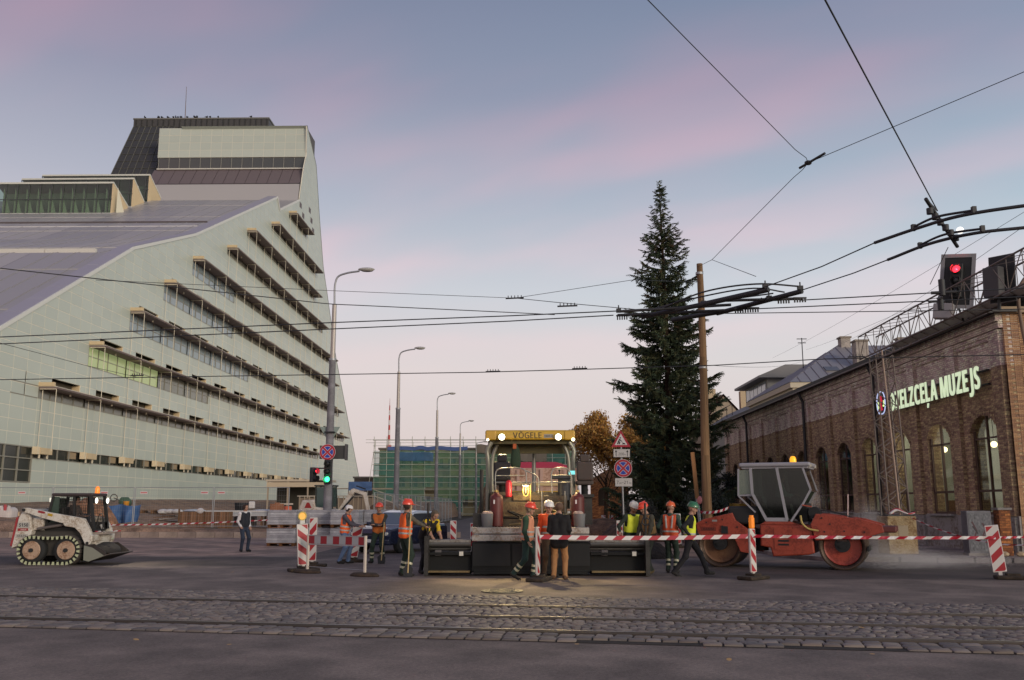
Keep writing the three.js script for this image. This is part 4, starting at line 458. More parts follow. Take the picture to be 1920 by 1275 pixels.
  part('control_panel', [rbox(.5, .1, .35, .65, 2.42, -1.25, .02), cyl(.16, .55, .72, 2.1, -1.3)], M([.03, .03, .035], .5), t); part('display_screen', box(.16, .1, .02, .92, 2.53, -1.1, -.4), M([.1, .4, .4], .3, { emissive: [.25, .75, .75], emissiveIntensity: .9 }), t); part('control_lever', [bar([.6, 2.46, -1.2], [.6, 2.58, -1.2], .015), sph(.03, .6, 2.6, -1.2)], bk, t);
  // canopy
  const roof = part('roof', [rbox(2.42, .16, 2.3, -.16, 3.62, -3.0, .05)], ye, t); part('roof_fascia', [rbox(2.42, .24, .12, -.16, 3.55, -1.86, .05)], ye, roof); part('roof_underside', [b2(-1.3, .98, 3.33, 3.46, -4.0, -1.95), b2(-1.25, .93, 3.1, 3.33, -2.6, -2.5)], M([.10, .085, .04], .8), roof); for (const x of [-1.22, .9]) part('end_cap', rbox(.3, .26, .14, x, 3.55, -1.85, .04), M([.56, .32, .03], .42, { clearcoat: .3 }), roof);
  letters(roof, 'VÖGELE', fontR, .155, .006, -.62, .18, M([.03, .025, .02], .6)); roof.children.filter((c) => c.name === 'letter').forEach((c) => c.position.set(0, 3.475, -1.797)); decal(txt('1803-2', '#9a968c', '#2c2a28', 128, 56, 40), .24, .1, .335, 3.53, -1.795, roof, 'model_plate');
  for (const x of [-1.3, 1.0]) part('roof_pillar', [tube([[x, 1.3, -1.95], [x, 2.9, -1.95], [x + .02 * Math.sign(x), 3.15, -1.95], [x - .1 * Math.sign(x), 3.38, -1.95]], .06, 30, 8), tube([[x - .12 * Math.sign(x), 1.6, -2.35], [x - .12 * Math.sign(x), 3.0, -2.35], [x - .25 * Math.sign(x), 3.36, -2.35]], .05, 24, 8)], M([.26, .25, .2], .4, { metalness: .4 }), t); part('roof_pillar', bar([-.05, 1.9, -3.2], [-.05, 3.4, -3.2], .055, 8), pipe, t); part('side_post', bar([-1.42, .9, -1.0], [-1.42, 2.6, -1.0], .05, 8), dk, t);
  const lens = M([1, .92, .7], .3, { emissive: [1, .90, .58], emissiveIntensity: 6 }); for (const x of [-.92, .6]) { const l = part('work_lamp', [cyl(.1, .08, x, 3.5, -1.76, 'z', 16)], bk, t); part('lamp_lens', sph(.085, x, 3.5, -1.72, 1, 1, .4), lens, l); const s = new THREE.SpotLight(new THREE.Color().setRGB(1, .74, .34), 50, 0, .62, .9); s.position.set(x, 3.48, -1.62); s.target.position.set(x * .5 - .1, 0, 1.7); s.castShadow = true; s.shadow.radius = 3; t.add(s, s.target); } part('corner_lamp', [sph(.035, -1.3, 3.44, -1.8), sph(.045, 1.0, 3.44, -1.8)], lens, t);
  const wl = part('inspection_lamp', [lathe([[.02, 0], [.1, -.02], [.13, -.05], [.12, -.06]], 16).translate(-.28, 2.26, -.85)], bk, t); part('lamp_lens', sph(.085, -.28, 2.2, -.85, 1, .35, 1), M([1, .95, .8], .3, { emissive: [1, .92, .7], emissiveIntensity: 3 }), wl); part('lamp_cage', [tube([[-.34, 2.18, -.85], [-.34, 1.98, -.85], [-.28, 1.92, -.85], [-.22, 1.98, -.85], [-.22, 2.18, -.85]], .012, 20, 5), bar([-.16, 1.6, -.9], [-.16, 2.2, -.9], .02)], M([.45, .32, .08], .5), wl); const pl = new THREE.PointLight(new THREE.Color().setRGB(1, .75, .36), 1.4); pl.position.set(-.28, 2.1, -.78); pl.castShadow = true; pl.shadow.radius = 4; t.add(pl);
  const jk = part('hanging_jacket', lathe([[.05, 0], [.1, -.12], [.13, -.3], [.14, -.5], [.12, -.62], [.0, -.6]], 12).scale(1, 1, .5).translate(-.55, 3.3, -1.95), M([.025, .045, .025], .9), t); part('jacket_collar', [rbox(.1, .14, .07, -.58, 3.26, -1.9, .02)], M([.45, .1, .03], .8), jk);
}
// --- tandem roller
{
  const t = thing('tandem_roller', 'orange tandem road roller with grey glazed cab', 'roller', [7.16, 0, -26.36], -.4067);
  const or = M([.33, .052, .026], .55, { map: rep(T.dirt, .8), clearcoat: .2 }), gy = M([.30, .29, .31], .5), bk = mat.black, drumM = M([.075, .05, .036], .45, { metalness: .5, map: rep(T.dirt, 1) });
  const sides = (pts, name, m, d = .1) => [1, -1].map((s) => part(name, prism(pts, d, s * .76, .015), m, t));
  sides([[-2.26, 1.19], [-2.03, 1.31], [-1.23, 1.49], [-1.14, 1.28], [-.69, .96], [-.66, .37], [-1.04, .43], [-1.2, .81], [-2.2, .86]], 'rear_frame', or); sides([[.85, 1.19], [1.0, 1.47], [1.23, 1.46], [2.13, 1.34], [2.64, 1.19], [2.68, 1.0], [2.16, .84], [.95, .77]], 'front_frame', or);
  part('rear_hood', [prism([[-2.2, 1.1], [-1.25, 1.42], [-1.15, 1.2], [-.7, .95], [-2.2, .95]], 1.4, 0, .03)], or, t); part('front_hood', prism([[.95, 1.0], [1.0, 1.44], [2.1, 1.3], [2.62, 1.12], [2.62, 1.0]], 1.4, 0, .03), or, t); part('front_bumper', [rbox(.4, .16, 1.5, 2.78, 1.07, 0, .04)], M([.11, .025, .02], .6), t);
  part('centre_body', prism([[-.5, 1.17], [.88, 1.17], [.91, .43], [.75, .38], [-.18, .32], [-.24, .55], [-.5, .6]], 1.5, 0, .04), or, t); part('body_door', [b2(-.12, .34, .5, 1.08, .751, .77)], or, t); part('door_vent', [0, 1, 2].map((i) => b2(-.02, .26, .62 + i * .1, .67 + i * .1, .77, .78)), bk, t); part('articulation_joint', [cyl(.2, .6, -.6, .75, 0)], bk, t);
  for (const x of [-1.62, 1.62]) { const d = part('drum', lathe([[.5, -.84], [.6, -.84], [.602, -.8], [.602, .8], [.6, .84], [.5, .84], [.5, .6], [.0, .58], [0, -.58], [.5, -.6], [.5, -.84]], 48).rotateX(Math.PI / 2).scale(1, 1, .87).translate(x, .602, 0), drumM, t); for (const s of [1, -1]) { part('drum_disc', lathe([[0, 0], [.22, .01], [.42, -.02], [.48, .03]], 32).rotateX(s * Math.PI / 2).translate(x, .602, s * .58), x > 0 ? M([.40, .06, .035], .5, { map: rep(T.dirt, 1) }) : M([.16, .075, .035], .6, { map: rep(T.dirt, 1) }), d); part('drum_motor', [cyl(.2, .14, x, .66, s * .62, 'z', 20), cyl(.1, .22, x, .66, s * .62, 'z', 14), box(.2, .05, .1, x - .05, .7, s * .72, 0, 0, .4)], bk, d); } part('yoke', [b2(x - .12, x + .12, .75, 1.0, .66, .72), b2(x - .12, x + .12, .75, 1.0, -.72, -.66)], M([.06, .03, .025], .7), t); part('scraper', b2(x + .62, x + .66, .5, .62, -.8, .8), bk, t); }
  part('sprinkler_bar', [b2(2.2, 2.28, .84, .9, -.8, .8)], M([.5, .3, .08], .6), t);
  // cab
  const y0 = 1.26; part('cab_roof', [rbox(1.92, .12, 1.56, -.04, 2.8, 0, .05), rbox(1.8, .06, 1.44, -.04, 2.72, 0, .02)], gy, t); part('engine_cover', rbox(.85, .5, 1.3, -.95, 1.42, 0, .08), bk, t); part('cab_base', [prism([[-.35, y0], [.32, y0], [.55, 1.17], [-.5, 1.17]], 1.5, 0, .02)], or, t);
  for (const s of [1, -1]) { const z = s * .72; part('cab_frame', [beam([-.68, 2.72, z], [-.66, 2.0, z], .09, .07), beam([-.66, 2.02, z], [-.3, 1.28, z], .09, .07), beam([.03, 2.72, z], [.24, 1.3, z], .09, .07), b2(-.32, .26, 1.26, 1.36, z - .03, z + .03), beam([.72, 2.7, z], [.9, 2.1, z], .05, .05), beam([.9, 2.12, z], [.66, 1.7, z], .05, .05), beam([.66, 1.72, z], [.34, 1.26, z], .05, .05), beam([-1.02, 2.7, z * .96], [-1.05, 1.95, z * .96], .05, .05), beam([-1.05, 1.96, z * .96], [-.62, 1.98, z], .04, .04), beam([-1.05, 1.95, z * .96], [-.6, 1.5, z], .04, .04)], gy, t);
    part('side_window', prism([[-.62, 2.68], [0, 2.68], [.19, 1.36], [-.28, 1.36], [-.6, 2.0]], .008, z), M([.34, .42, .36], .04, { transmission: 1, thickness: 0 }), t); part('quarter_window', prism([[.07, 2.68], [.7, 2.68], [.86, 2.1], [.62, 1.7], [.32, 1.32], [.26, 1.36]], .008, z), M([.36, .42, .36], .04, { transmission: 1, thickness: 0 }), t); part('rear_quarter_window', prism([[-1.0, 2.66], [-.7, 2.68], [-.68, 2.02], [-1.02, 1.98]], .008, z * .98), M([.48, .55, .46], .1, { transmission: .75, thickness: 0 }), t); }
  part('windscreen', [box(.008, .66, 1.36, .82, 2.38, 0, 0, 0, .28)], M([.4, .45, .4], .04, { transmission: 1, thickness: 0 }), t); part('driver_seat', [rbox(.14, .7, .5, -.3, 1.95, 0, .05), rbox(.5, .14, .5, -.05, 1.62, 0, .05)], bk, t); part('steering_column', [bar([.55, 1.3, 0], [.42, 1.95, 0], .05), new THREE.TorusGeometry(.18, .018, 6, 20).rotateX(-1.2).rotateY(Math.PI / 2).translate(.4, 1.98, 0)], bk, t); part('console', rbox(.3, .5, .9, .62, 1.5, 0, .05), bk, t);
  part('beacon', [cyl(.09, .04, .42, 2.88, .3), lathe([[.085, 0], [.09, .06], [.06, .13], [0, .15]], 16).translate(.42, 2.9, .3)], M([.95, .45, .02], .3, { emissive: [1, .42, .02], emissiveIntensity: .9 }), t); for (const z of [.6, -.6]) part('cab_lamp', box(.06, .08, .12, .9, 2.77, z), M([.6, .55, .45], .2), t);
  part('mirror_arm', [beam([.66, 1.7, .75], [.9, 1.66, .8], .05, .03)], M([.45, .08, .04], .5), t); part('coiled_hose', tube([[.6, 1.42, .78], [.64, 1.22, .82], [.78, 1.08, .82], [1.05, 1.02, .8]], .028, 30, 6), M([.45, .33, .1], .7), t); for (let i = 0; i < 3; i++) part('hydraulic_hose', tube([[.95, 1.55, .3 + i * .1], [1.4, 1.52, .35 + i * .1], [2.1, 1.3, .3 + i * .12]], .014, 20, 5), bk, t); part('hose_drum', cyl(.16, .3, .95, 1.5, .5, 'z', 14), bk, t); part('marker_stick', bar([1.7, 1.35, -.6], [1.74, 2.0, -.6], .018), M([.6, .45, .42], .6), t); part('warning_lamp', box(.18, .2, .04, -1.45, 1.02, .82), bk, t);
  decal(txt('HAMM', '#6e2a1c', '#3a1410', 256, 72, 60), .42, .11, -1.9, 1.04, .816, t, 'maker_lettering'); decal(txt('', '#8e8a86', '#fff', 16, 16, 8), .14, .05, -1.72, 1.27, .816, t, 'badge');
  for (const [x, y] of [[-1.95, 1.22], [-1.5, 1.3], [-1.5, 1.12], [-1.1, 1.1], [1.15, 1.36], [1.35, 1.2], [1.2, 1.0], [1.7, 1.02], [2.2, 1.0]]) part('bolt_head', cyl(.022, .02, x, y, .82, 'z', 8), bk, t);
}
// --- estate car behind the workers
{
  const t = thing('parked_car', 'dark blue car with pale roof parked behind the workers', 'car', [-4.75, 0, -35.2], -.42);
  const bodyS = [[-2.1, .3], [-2.15, .62], [-2.05, .86], [-1.0, .98], [1.9, 1.0], [2.1, .9], [2.15, .4], [2.05, .28]]; // nose at -x, turned to face the camera below
  const g = new THREE.Group(); g.name = 'body_shell'; const navy = M([.012, .018, .045], .25, { clearcoat: .8 }), silver = M([.42, .45, .5], .25, { clearcoat: .8 });
  const nose = (gg) => gg.rotateY(Math.PI / 2); part('body', nose(prism(bodyS.map(([x, y]) => [x, y]), 1.72, 0, .09)), navy, t); part('roof', nose(prism([[-.98, .98], [-.25, 1.44], [.2, 1.5], [1.3, 1.46], [1.85, 1.0]], 1.42, 0, .08)), silver, t); part('windscreen', quadGlass([-.62, 1.0, .96], [.62, 1.0, .96], [.56, 1.42, .3], [-.56, 1.42, .3]), M([.09, .13, .16], .05), t); part('side_window', nose(prism([[-.7, 1.02], [-.22, 1.39], [1.2, 1.4], [1.6, 1.04]], 1.46, 0, .01)), M([.03, .04, .05], .06), t);
  part('bonnet_stripe', box(1.3, .05, .02, 0, .9, 1.98, -.5), M([.6, .6, .6], .4), t); for (const s of [1, -1]) { part('headlight', rbox(.34, .14, .08, s * .62, .68, 2.1, .04), M([.6, .58, .5], .15), t); for (const z of [1.3, -1.35]) { const w = part('wheel', lathe([[.17, -.1], [.3, -.1], [.32, -.06], [.32, .06], [.3, .1], [.17, .1]], 24).rotateZ(Math.PI / 2).translate(s * .78, .32, z), mat.rubber, t); part('rim', cyl(.19, .16, s * .78, .32, z, 'x', 16), mat.galv, w); } part('door_mirror', rbox(.18, .12, .1, s * .95, 1.03, .75, .04), navy, t); } part('number_plate', box(.5, .11, .02, 0, .45, 2.15), mat.white, t); part('grille', box(.7, .1, .03, 0, .66, 2.13), mat.black, t); part('bumper', rbox(1.66, .2, .12, 0, .42, 2.08, .05), navy, t);
}
function quadGlass(a, b, c, d) { return tris([quad(a, b, c, d)]); }
// --- tipper lorry ahead of the paver
{
  const t = thing('tipper_lorry', 'tipper lorry with dusty pink body and red top backed up to the paver', 'lorry', [.5, 0, -34]);
  const b = part('tipper_body', [prism([[-1.2, 1.5], [1.2, 1.5], [1.25, 2.95], [-1.25, 2.95]], 4.6, 0, .03)], M([.5, .33, .26], .8, { map: rep(T.dirt, .6) }), t); part('body_rib', [-1, 0, 1].map((x) => b2(x * .8 - .05, x * .8 + .05, 1.5, 2.9, 2.3, 2.36)), M([.46, .3, .24], .8), b); part('tailgate_bar', b2(-1.25, 1.25, 2.35, 2.43, 2.31, 2.4), M([.56, .42, .2], .7), b); part('cover_sheet', prism([[-1.2, 2.95], [-.8, 3.16], [.5, 3.16], [1.15, 2.95]], 4.4, 0, .02), M([.36, .03, .07], .8), b); part('chassis', b2(-.5, .5, .8, 1.1, -4.2, 2.1), mat.steelDark, t); part('cab', rbox(2.4, 2.2, 1.8, 0, 1.9, -3.6, .1), M([.5, .48, .45], .5), t);
  for (const s of [1, -1]) for (const z of [1.5, .3, -3.6]) { const w = part('wheel', lathe([[.25, -.15], [.48, -.15], [.52, -.1], [.52, .1], [.48, .15], [.25, .15]], 24).rotateZ(Math.PI / 2).translate(s * 1.0, .52, z), mat.rubber, t); part('rim', cyl(.27, .2, s * 1.0, .52, z, 'x', 14), mat.galv, w); } for (const s of [1, -1]) part('tail_light', box(.3, .12, .05, s * .9, 1.2, 2.2), mat.red, t); part('mudguard', [b2(-1.2, -.8, 1.08, 1.14, -.4, 2.2), b2(.8, 1.2, 1.08, 1.14, -.4, 2.2)], mat.black, t);
}
// --- small excavator on the site
function miniDigger(pos, ry, label, body, cabC) {
  const t = thing('mini_excavator', label, 'excavator', pos, ry); const m = M(body, .6, { map: rep(T.dirt, .8) });
  for (const s of [1, -1]) part('crawler_track', prism([[-1.1, .2], [-.9, 0], [.9, 0], [1.1, .2], [1.1, .4], [.9, .56], [-.9, .56], [-1.1, .4]], .4, s * .75, .04), mat.rubber, t); part('undercarriage', b2(-.6, .6, .25, .7, -.55, .55), mat.steelDark, t); part('house', prism([[-1.3, .75], [.9, .75], [.9, 1.1], [-.3, 1.25], [-.4, 1.7], [-1.2, 1.65], [-1.4, 1.2]], 1.7, 0, .12), m, t); decal(canvasTex(64, 64, (g) => { g.fillStyle = '#b5aca2'; g.fillRect(0, 0, 64, 64); g.fillStyle = '#8e1f1c'; g.beginPath(); g.moveTo(8, 56); g.lineTo(24, 8); g.lineTo(40, 8); g.lineTo(58, 56); g.fill(); }), .6, .45, -.8, 1.35, .857, t, 'maker_emblem');
  const c = part('cab_frame', [beam([-.35, 1.2, .75], [-.35, 2.5, .75], .07, .07), beam([.75, 1.1, .75], [.65, 2.5, .75], .07, .07), beam([-.35, 1.2, -.1], [-.35, 2.5, -.1], .07, .07), beam([.75, 1.1, -.1], [.65, 2.5, -.1], .07, .07), rbox(1.25, .1, 1.0, .16, 2.54, .32, .04)], M(cabC, .6), t); part('cab_glass', [b2(-.3, .68, 1.25, 2.46, .745, .75), b2(-.3, .68, 1.25, 2.46, -.1, -.095), b2(.68, .685, 1.25, 2.46, -.06, .72)], M([.05, .08, .075], .06), c);
  part('boom', [beam([.85, .9, -.25], [1.75, 2.3, -.25], .24, .26), beam([1.7, 2.3, -.25], [2.5, 2.05, -.25], .2, .2)], m, t); part('dipper', beam([2.45, 2.15, -.25], [2.75, .95, -.25], .16, .2), m, t); part('ram', [bar([1.0, 1.0, -.08], [1.8, 1.9, -.08], .05), bar([1.9, 2.55, -.25], [2.5, 2.35, -.25], .045)], mat.steelDark, t); part('bucket', prism([[2.6, 1.0], [2.95, .95], [2.9, .55], [2.6, .35], [2.35, .5], [2.6, .62]], .5, -.25, .02), mat.steelDark, t);
}
miniDigger([-12.6, siteH(-12.6, -58), -58], -.12, 'white mini excavator with folded arm behind the paving pallets', [.6, .55, .5], [.03, .035, .03]);
miniDigger([13.2, .13, -62], 2.6, 'yellow mini excavator half hidden behind the spruce trunk', [.55, .32, .04], [.05, .05, .04]);
// ---------------------------------------------------------------- people
// surface nets over a distance field: one continuous skin
function surfaceNets(sdf, lo, hi, cell) {
  const nx = Math.ceil((hi[0] - lo[0]) / cell) + 1, ny = Math.ceil((hi[1] - lo[1]) / cell) + 1, nz = Math.ceil((hi[2] - lo[2]) / cell) + 1, f = new Float32Array(nx * ny * nz), I = (i, j, k) => i + nx * (j + ny * k);
  for (let k = 0; k < nz; k++) for (let j = 0; j < ny; j++) for (let i = 0; i < nx; i++) f[I(i, j, k)] = sdf(lo[0] + i * cell, lo[1] + j * cell, lo[2] + k * cell);
  const idx = new Int32Array(nx * ny * nz).fill(-1), pos = [], ind = [];
  for (let k = 0; k < nz - 1; k++) for (let j = 0; j < ny - 1; j++) for (let i = 0; i < nx - 1; i++) {
    let n = 0, sx = 0, sy = 0, sz = 0; const v = []; for (let c = 0; c < 8; c++) v.push(f[I(i + (c & 1), j + (c >> 1 & 1), k + (c >> 2))]); let neg = 0; for (const q of v) if (q < 0) neg++; if (neg === 0 || neg === 8) continue;
    for (let a = 0; a < 8; a++) for (let d = 0; d < 3; d++) { if (a >> d & 1) continue; const b = a | 1 << d; if (v[a] < 0 === v[b] < 0) continue; const t = v[a] / (v[a] - v[b]); sx += (a & 1) + (d === 0 ? t : 0); sy += (a >> 1 & 1) + (d === 1 ? t : 0); sz += (a >> 2) + (d === 2 ? t : 0); n++; }
    idx[I(i, j, k)] = pos.length / 3; pos.push(lo[0] + (i + sx / n) * cell, lo[1] + (j + sy / n) * cell, lo[2] + (k + sz / n) * cell);
  }
  for (let k = 1; k < nz - 1; k++) for (let j = 1; j < ny - 1; j++) for (let i = 1; i < nx - 1; i++) { const a = f[I(i, j, k)] < 0; for (let d = 0; d < 3; d++) { const b = f[d === 0 ? I(i + 1, j, k) : d === 1 ? I(i, j + 1, k) : I(i, j, k + 1)] < 0; if (a === b) continue; const [u, w] = d === 0 ? [[0, 1, 0], [0, 0, 1]] : d === 1 ? [[0, 0, 1], [1, 0, 0]] : [[1, 0, 0], [0, 1, 0]]; const q = [[0, 0], [1, 0], [1, 1], [0, 1]].map(([m, n]) => idx[I(i - m * u[0] - n * w[0], j - m * u[1] - n * w[1], k - m * u[2] - n * w[2])]); if (q.some((x) => x < 0)) continue; if (a) ind.push(q[0], q[1], q[2], q[0], q[2], q[3]); else ind.push(q[0], q[2], q[1], q[0], q[3], q[2]); } }
  const nor = [], e = cell * .6; for (let i = 0; i < pos.length; i += 3) { const x = pos[i], y = pos[i + 1], z = pos[i + 2]; let a = sdf(x + e, y, z) - sdf(x - e, y, z), b = sdf(x, y + e, z) - sdf(x, y - e, z), c = sdf(x, y, z + e) - sdf(x, y, z - e); const l = Math.hypot(a, b, c) || 1; nor.push(a / l, b / l, c / l); }
  const g = new THREE.BufferGeometry(); g.setAttribute('position', new THREE.Float32BufferAttribute(pos, 3)); g.setAttribute('normal', new THREE.Float32BufferAttribute(nor, 3)); g.setIndex(ind); return g;
}
const cap = (a, b, ra, rb, tag) => ({ a, b, ra, rb, tag, d: [b[0] - a[0], b[1] - a[1], b[2] - a[2]], l: (b[0] - a[0]) ** 2 + (b[1] - a[1]) ** 2 + (b[2] - a[2]) ** 2 || 1e-9 });
const dCap = (c, x, y, z) => { const px = x - c.a[0], py = y - c.a[1], pz = z - c.a[2]; const h = clamp((px * c.d[0] + py * c.d[1] + pz * c.d[2]) / c.l); return Math.hypot(px - c.d[0] * h, py - c.d[1] * h, pz - c.d[2] * h) - lerp(c.ra, c.rb, h); };
const field = (caps, k) => (x, y, z) => { let d = 9; for (const c of caps) { const e = dCap(c, x, y, z), h = Math.max(k - Math.abs(d - e), 0) / k; d = Math.min(d, e) - h * h * k * .25; } return d; };
const nearest = (caps, x, y, z) => { let d = 9, t; for (const c of caps) { const e = dCap(c, x, y, z); if (e < d) { d = e; t = c.tag; } } return t; };
const bounds = (caps, m) => { const lo = [9, 9, 9], hi = [-9, -9, -9]; for (const c of caps) for (const [p, r] of [[c.a, c.ra], [c.b, c.rb]]) for (let i = 0; i < 3; i++) { lo[i] = Math.min(lo[i], p[i] - r - m); hi[i] = Math.max(hi[i], p[i] + r + m); } return [lo, hi]; };
const v3 = { add: (a, b, s = 1) => [a[0] + b[0] * s, a[1] + b[1] * s, a[2] + b[2] * s], sub: (a, b) => [a[0] - b[0], a[1] - b[1], a[2] - b[2]], len: (a) => Math.hypot(...a), nrm: (a) => { const l = Math.hypot(...a) || 1; return a.map((x) => x / l); }, dot: (a, b) => a[0] * b[0] + a[1] * b[1] + a[2] * b[2], cross: (a, b) => [a[1] * b[2] - a[2] * b[1], a[2] * b[0] - a[0] * b[2], a[0] * b[1] - a[1] * b[0]] };
function ik(a, t, l1, l2, pole) { let d = v3.sub(t, a), L = v3.len(d); const mx = (l1 + l2) * .995; if (L > mx) { t = v3.add(a, v3.nrm(d), mx); d = v3.sub(t, a); L = mx; } const n = v3.nrm(d), x = (l1 * l1 - l2 * l2 + L * L) / (2 * L), h = Math.sqrt(Math.max(0, l1 * l1 - x * x)); let p = v3.sub(pole, n.map((c) => c * v3.dot(pole, n))); p = v3.nrm(p); return [v3.add(v3.add(a, n, x), p, h), t]; }
const clothMat = new THREE.MeshStandardMaterial({ vertexColors: true, roughness: .9 });
const SKIN = [.36, .20, .14];
// local axes: +z is where the figure faces, +x its left; feet, hands and lean give the pose
function person(o) {
  const t = thing('person', o.label, 'person', o.pos, o.yaw, o.group); const S = (o.h || 1.78) / 1.78;
  const col = { skin: SKIN, top: o.top || [.03, .04, .035], trousers: o.trousers || [.02, .03, .022], shoe: o.shoe || [.02, .018, .016], sleeve: o.sleeve || o.top || [.03, .04, .035], hair: [.03, .02, .015], lip: [.30, .12, .10], eye: [.03, .025, .02] };
  const lean = o.lean || 0, hipY = (o.hip || .93), hip = [0, hipY, o.hipZ || 0], up = v3.nrm([o.side || 0, Math.cos(lean), Math.sin(lean)]), tw = o.twist || 0, rt = [Math.cos(tw), 0, -Math.sin(tw)], fw = v3.nrm(v3.cross(rt, up));
  const sh = v3.add(hip, up, .47), shL = v3.add(sh, rt, .185), shR = v3.add(sh, rt, -.185), neck = v3.add(hip, up, .545), hL = v3.add(hip, [1, 0, 0], .09), hR = v3.add(hip, [1, 0, 0], -.09);
  const nod = o.nod || 0, turn = o.turn || 0; const hu = v3.nrm([up[0] * .5, 1, Math.sin(lean) * .55 + Math.sin(nod) * .5]); const hf0 = [Math.sin(turn + tw), 0, Math.cos(turn + tw)], hr = v3.nrm(v3.cross(hu, hf0)), hf = v3.cross(hr, hu), hc = v3.add(v3.add(neck, hu, .145), fw, .02);
  const caps = []; const T2 = 'top', W = o.bulk || 1;
  for (const s of [1, -1]) { caps.push(cap(v3.add(v3.add(hip, rt, s * .075), up, .02), v3.add(v3.add(hip, rt, s * .07), up, .2), .105 * W, .10 * W, o.coat ? T2 : 'trousers')); caps.push(cap(v3.add(v3.add(hip, rt, s * .07), up, .12), v3.add(v3.add(hip, rt, s * .095), up, .38), .102 * W, .105 * W, T2)); }
  if (o.coat) for (const s of [1, -1]) caps.push(cap(v3.add(v3.add(hip, rt, s * .08), up, -.1), v3.add(v3.add(hip, rt, s * .08), up, .1), .115 * W, .11 * W, T2));
  caps.push(cap(shL, shR, .068, .068, T2), cap(v3.add(sh, up, .02), neck, .075, .052, T2), cap(neck, v3.add(hc, hu, -.05), .052, .05, 'skin'));
  const feet = [o.footL || [.12, 0, .02], o.footR || [-.12, 0, 0]];
  [[hL, feet[0], 1], [hR, feet[1], -1]].forEach(([h, f, s]) => { const lift = f[1], an = [f[0], lift + .085, f[2]]; const [kn, ank] = ik(h, an, .45, .44, [s * (o.knee || .12), 0, 1]); caps.push(cap(h, kn, .098, .068, 'trousers'), cap(kn, ank, .068, .056, 'trousers')); const fa = (o.footTurn || 0) + s * .25, fd = [Math.sin(fa), lift > .02 ? -.55 : 0, Math.cos(fa)]; caps.push(cap(v3.add(ank, [0, -.035, -.03]), v3.add(v3.add(ank, fd, .155), [0, -.045, 0]), .05, .038, 'shoe')); });
  const hands = [o.handL || [.26, .82, .08], o.handR || [-.26, .82, .08]], wr = [];
  [[shL, hands[0], 1], [shR, hands[1], -1]].forEach(([a, h, s]) => { const [el, w] = ik(a, h, .30, .265, o[s > 0 ? 'poleL' : 'poleR'] || [s * .35, -.4, -1]); caps.push(cap(a, el, .06 * W, .05, 'sleeve'), cap(el, v3.add(w, v3.nrm(v3.sub(w, el)), -.015), .049, .037, o.bare ? 'skin' : 'sleeve')); wr.push([el, w, s]); });
  const f0 = field(caps, .05), f = (x, y, z) => { const d = f0(x, y, z); return Math.abs(d) > .06 ? d : d - .02 * (fbm(x * 13 + z * 11 + 40, y * 9 - z * 7 + 40, 2, 0, 31) - .5); }, [lo, hi] = bounds(caps, .05), body = surfaceNets(f, lo, hi, .021);
  const paint = (g, cs, force) => { const p = g.attributes.position, c = new Float32Array(p.count * 3); for (let i = 0; i < p.count; i++) { const X = p.getX(i), Y = p.getY(i), Z = p.getZ(i), k = force ? 1 : .72 + .56 * fbm(X * 9 + Z * 5, Y * 9 - Z * 4, 3, 0, 12); c.set((force ? force(X, Y, Z) : col[nearest(cs, X, Y, Z)]).map((q) => q * k), i * 3); } g.setAttribute('color', new THREE.BufferAttribute(c, 3)); return g; };
  // head: skull, jaw, nose, ears, brows; eyes and mouth by colour
  const H = (x, y, z) => [hc[0] + hr[0] * x + hu[0] * y + hf[0] * z, hc[1] + hr[1] * x + hu[1] * y + hf[1] * z, hc[2] + hr[2] * x + hu[2] * y + hf[2] * z];
  const hcaps = [cap(H(0, .035, -.02), H(0, .04, .025), .083, .078, 'skin'), cap(H(0, -.04, .03), H(0, -.085, .055), .058, .036, 'skin'), cap(H(.025, -.03, .045), H(-.025, -.03, .045), .045, .045, 'skin'), cap(H(0, .012, .098), H(0, -.025, .112), .008, .015, 'skin'), cap(H(.08, .0, -.005), H(.082, -.03, .0), .014, .010, 'skin'), cap(H(-.08, .0, -.005), H(-.082, -.03, .0), .014, .010, 'skin'), cap(H(.04, .03, .088), H(-.04, .03, .088), .010, .010, 'skin'), cap(H(0, -.1, -.02), v3.add(neck, up, -.02), .05, .055, 'skin')];
  const hfld = field(hcaps, .022), [l2, h2] = bounds(hcaps, .03), head = surfaceNets(hfld, l2, h2, .0105);
  paint(head, hcaps, (x, y, z) => { const d = [x - hc[0], y - hc[1], z - hc[2]], lx = v3.dot(d, hr), ly = v3.dot(d, hu), lz = v3.dot(d, hf); if (lz > .06 && Math.abs(Math.abs(lx) - .032) < .013 && Math.abs(ly - .008) < .008) return col.eye; if (lz > .06 && Math.abs(lx) < .024 && Math.abs(ly + .062) < .007) return col.lip; if (o.beard && lz > .01 && ly < -.045) return o.beard; return col.skin; });
  const pieces = [paint(body, caps), head];
  // hands: palm, four fingers, a thumb from the side of the palm
  wr.forEach(([el, w, s]) => { const d = v3.nrm(v3.sub(w, el)); let side = v3.nrm(v3.cross(d, Math.abs(d[1]) > .9 ? [0, 0, 1] : [0, 1, 0])); if (s < 0) side = side.map((x) => -x); const pn = v3.cross(side, d), P = (a, b, c) => v3.add(v3.add(v3.add(w, d, a), side, b), pn, c), q = o.grip ? 1.7 : .8, hcp = [cap(P(-.02, 0, 0), P(.01, 0, 0), .03, .028, 'h'), cap(P(.02, .022, 0), P(.075, .028, 0), .018, .015, 'h'), cap(P(.02, -.022, 0), P(.075, -.026, 0), .018, .015, 'h'), cap(P(.02, 0, 0), P(.08, 0, 0), .019, .016, 'h')];
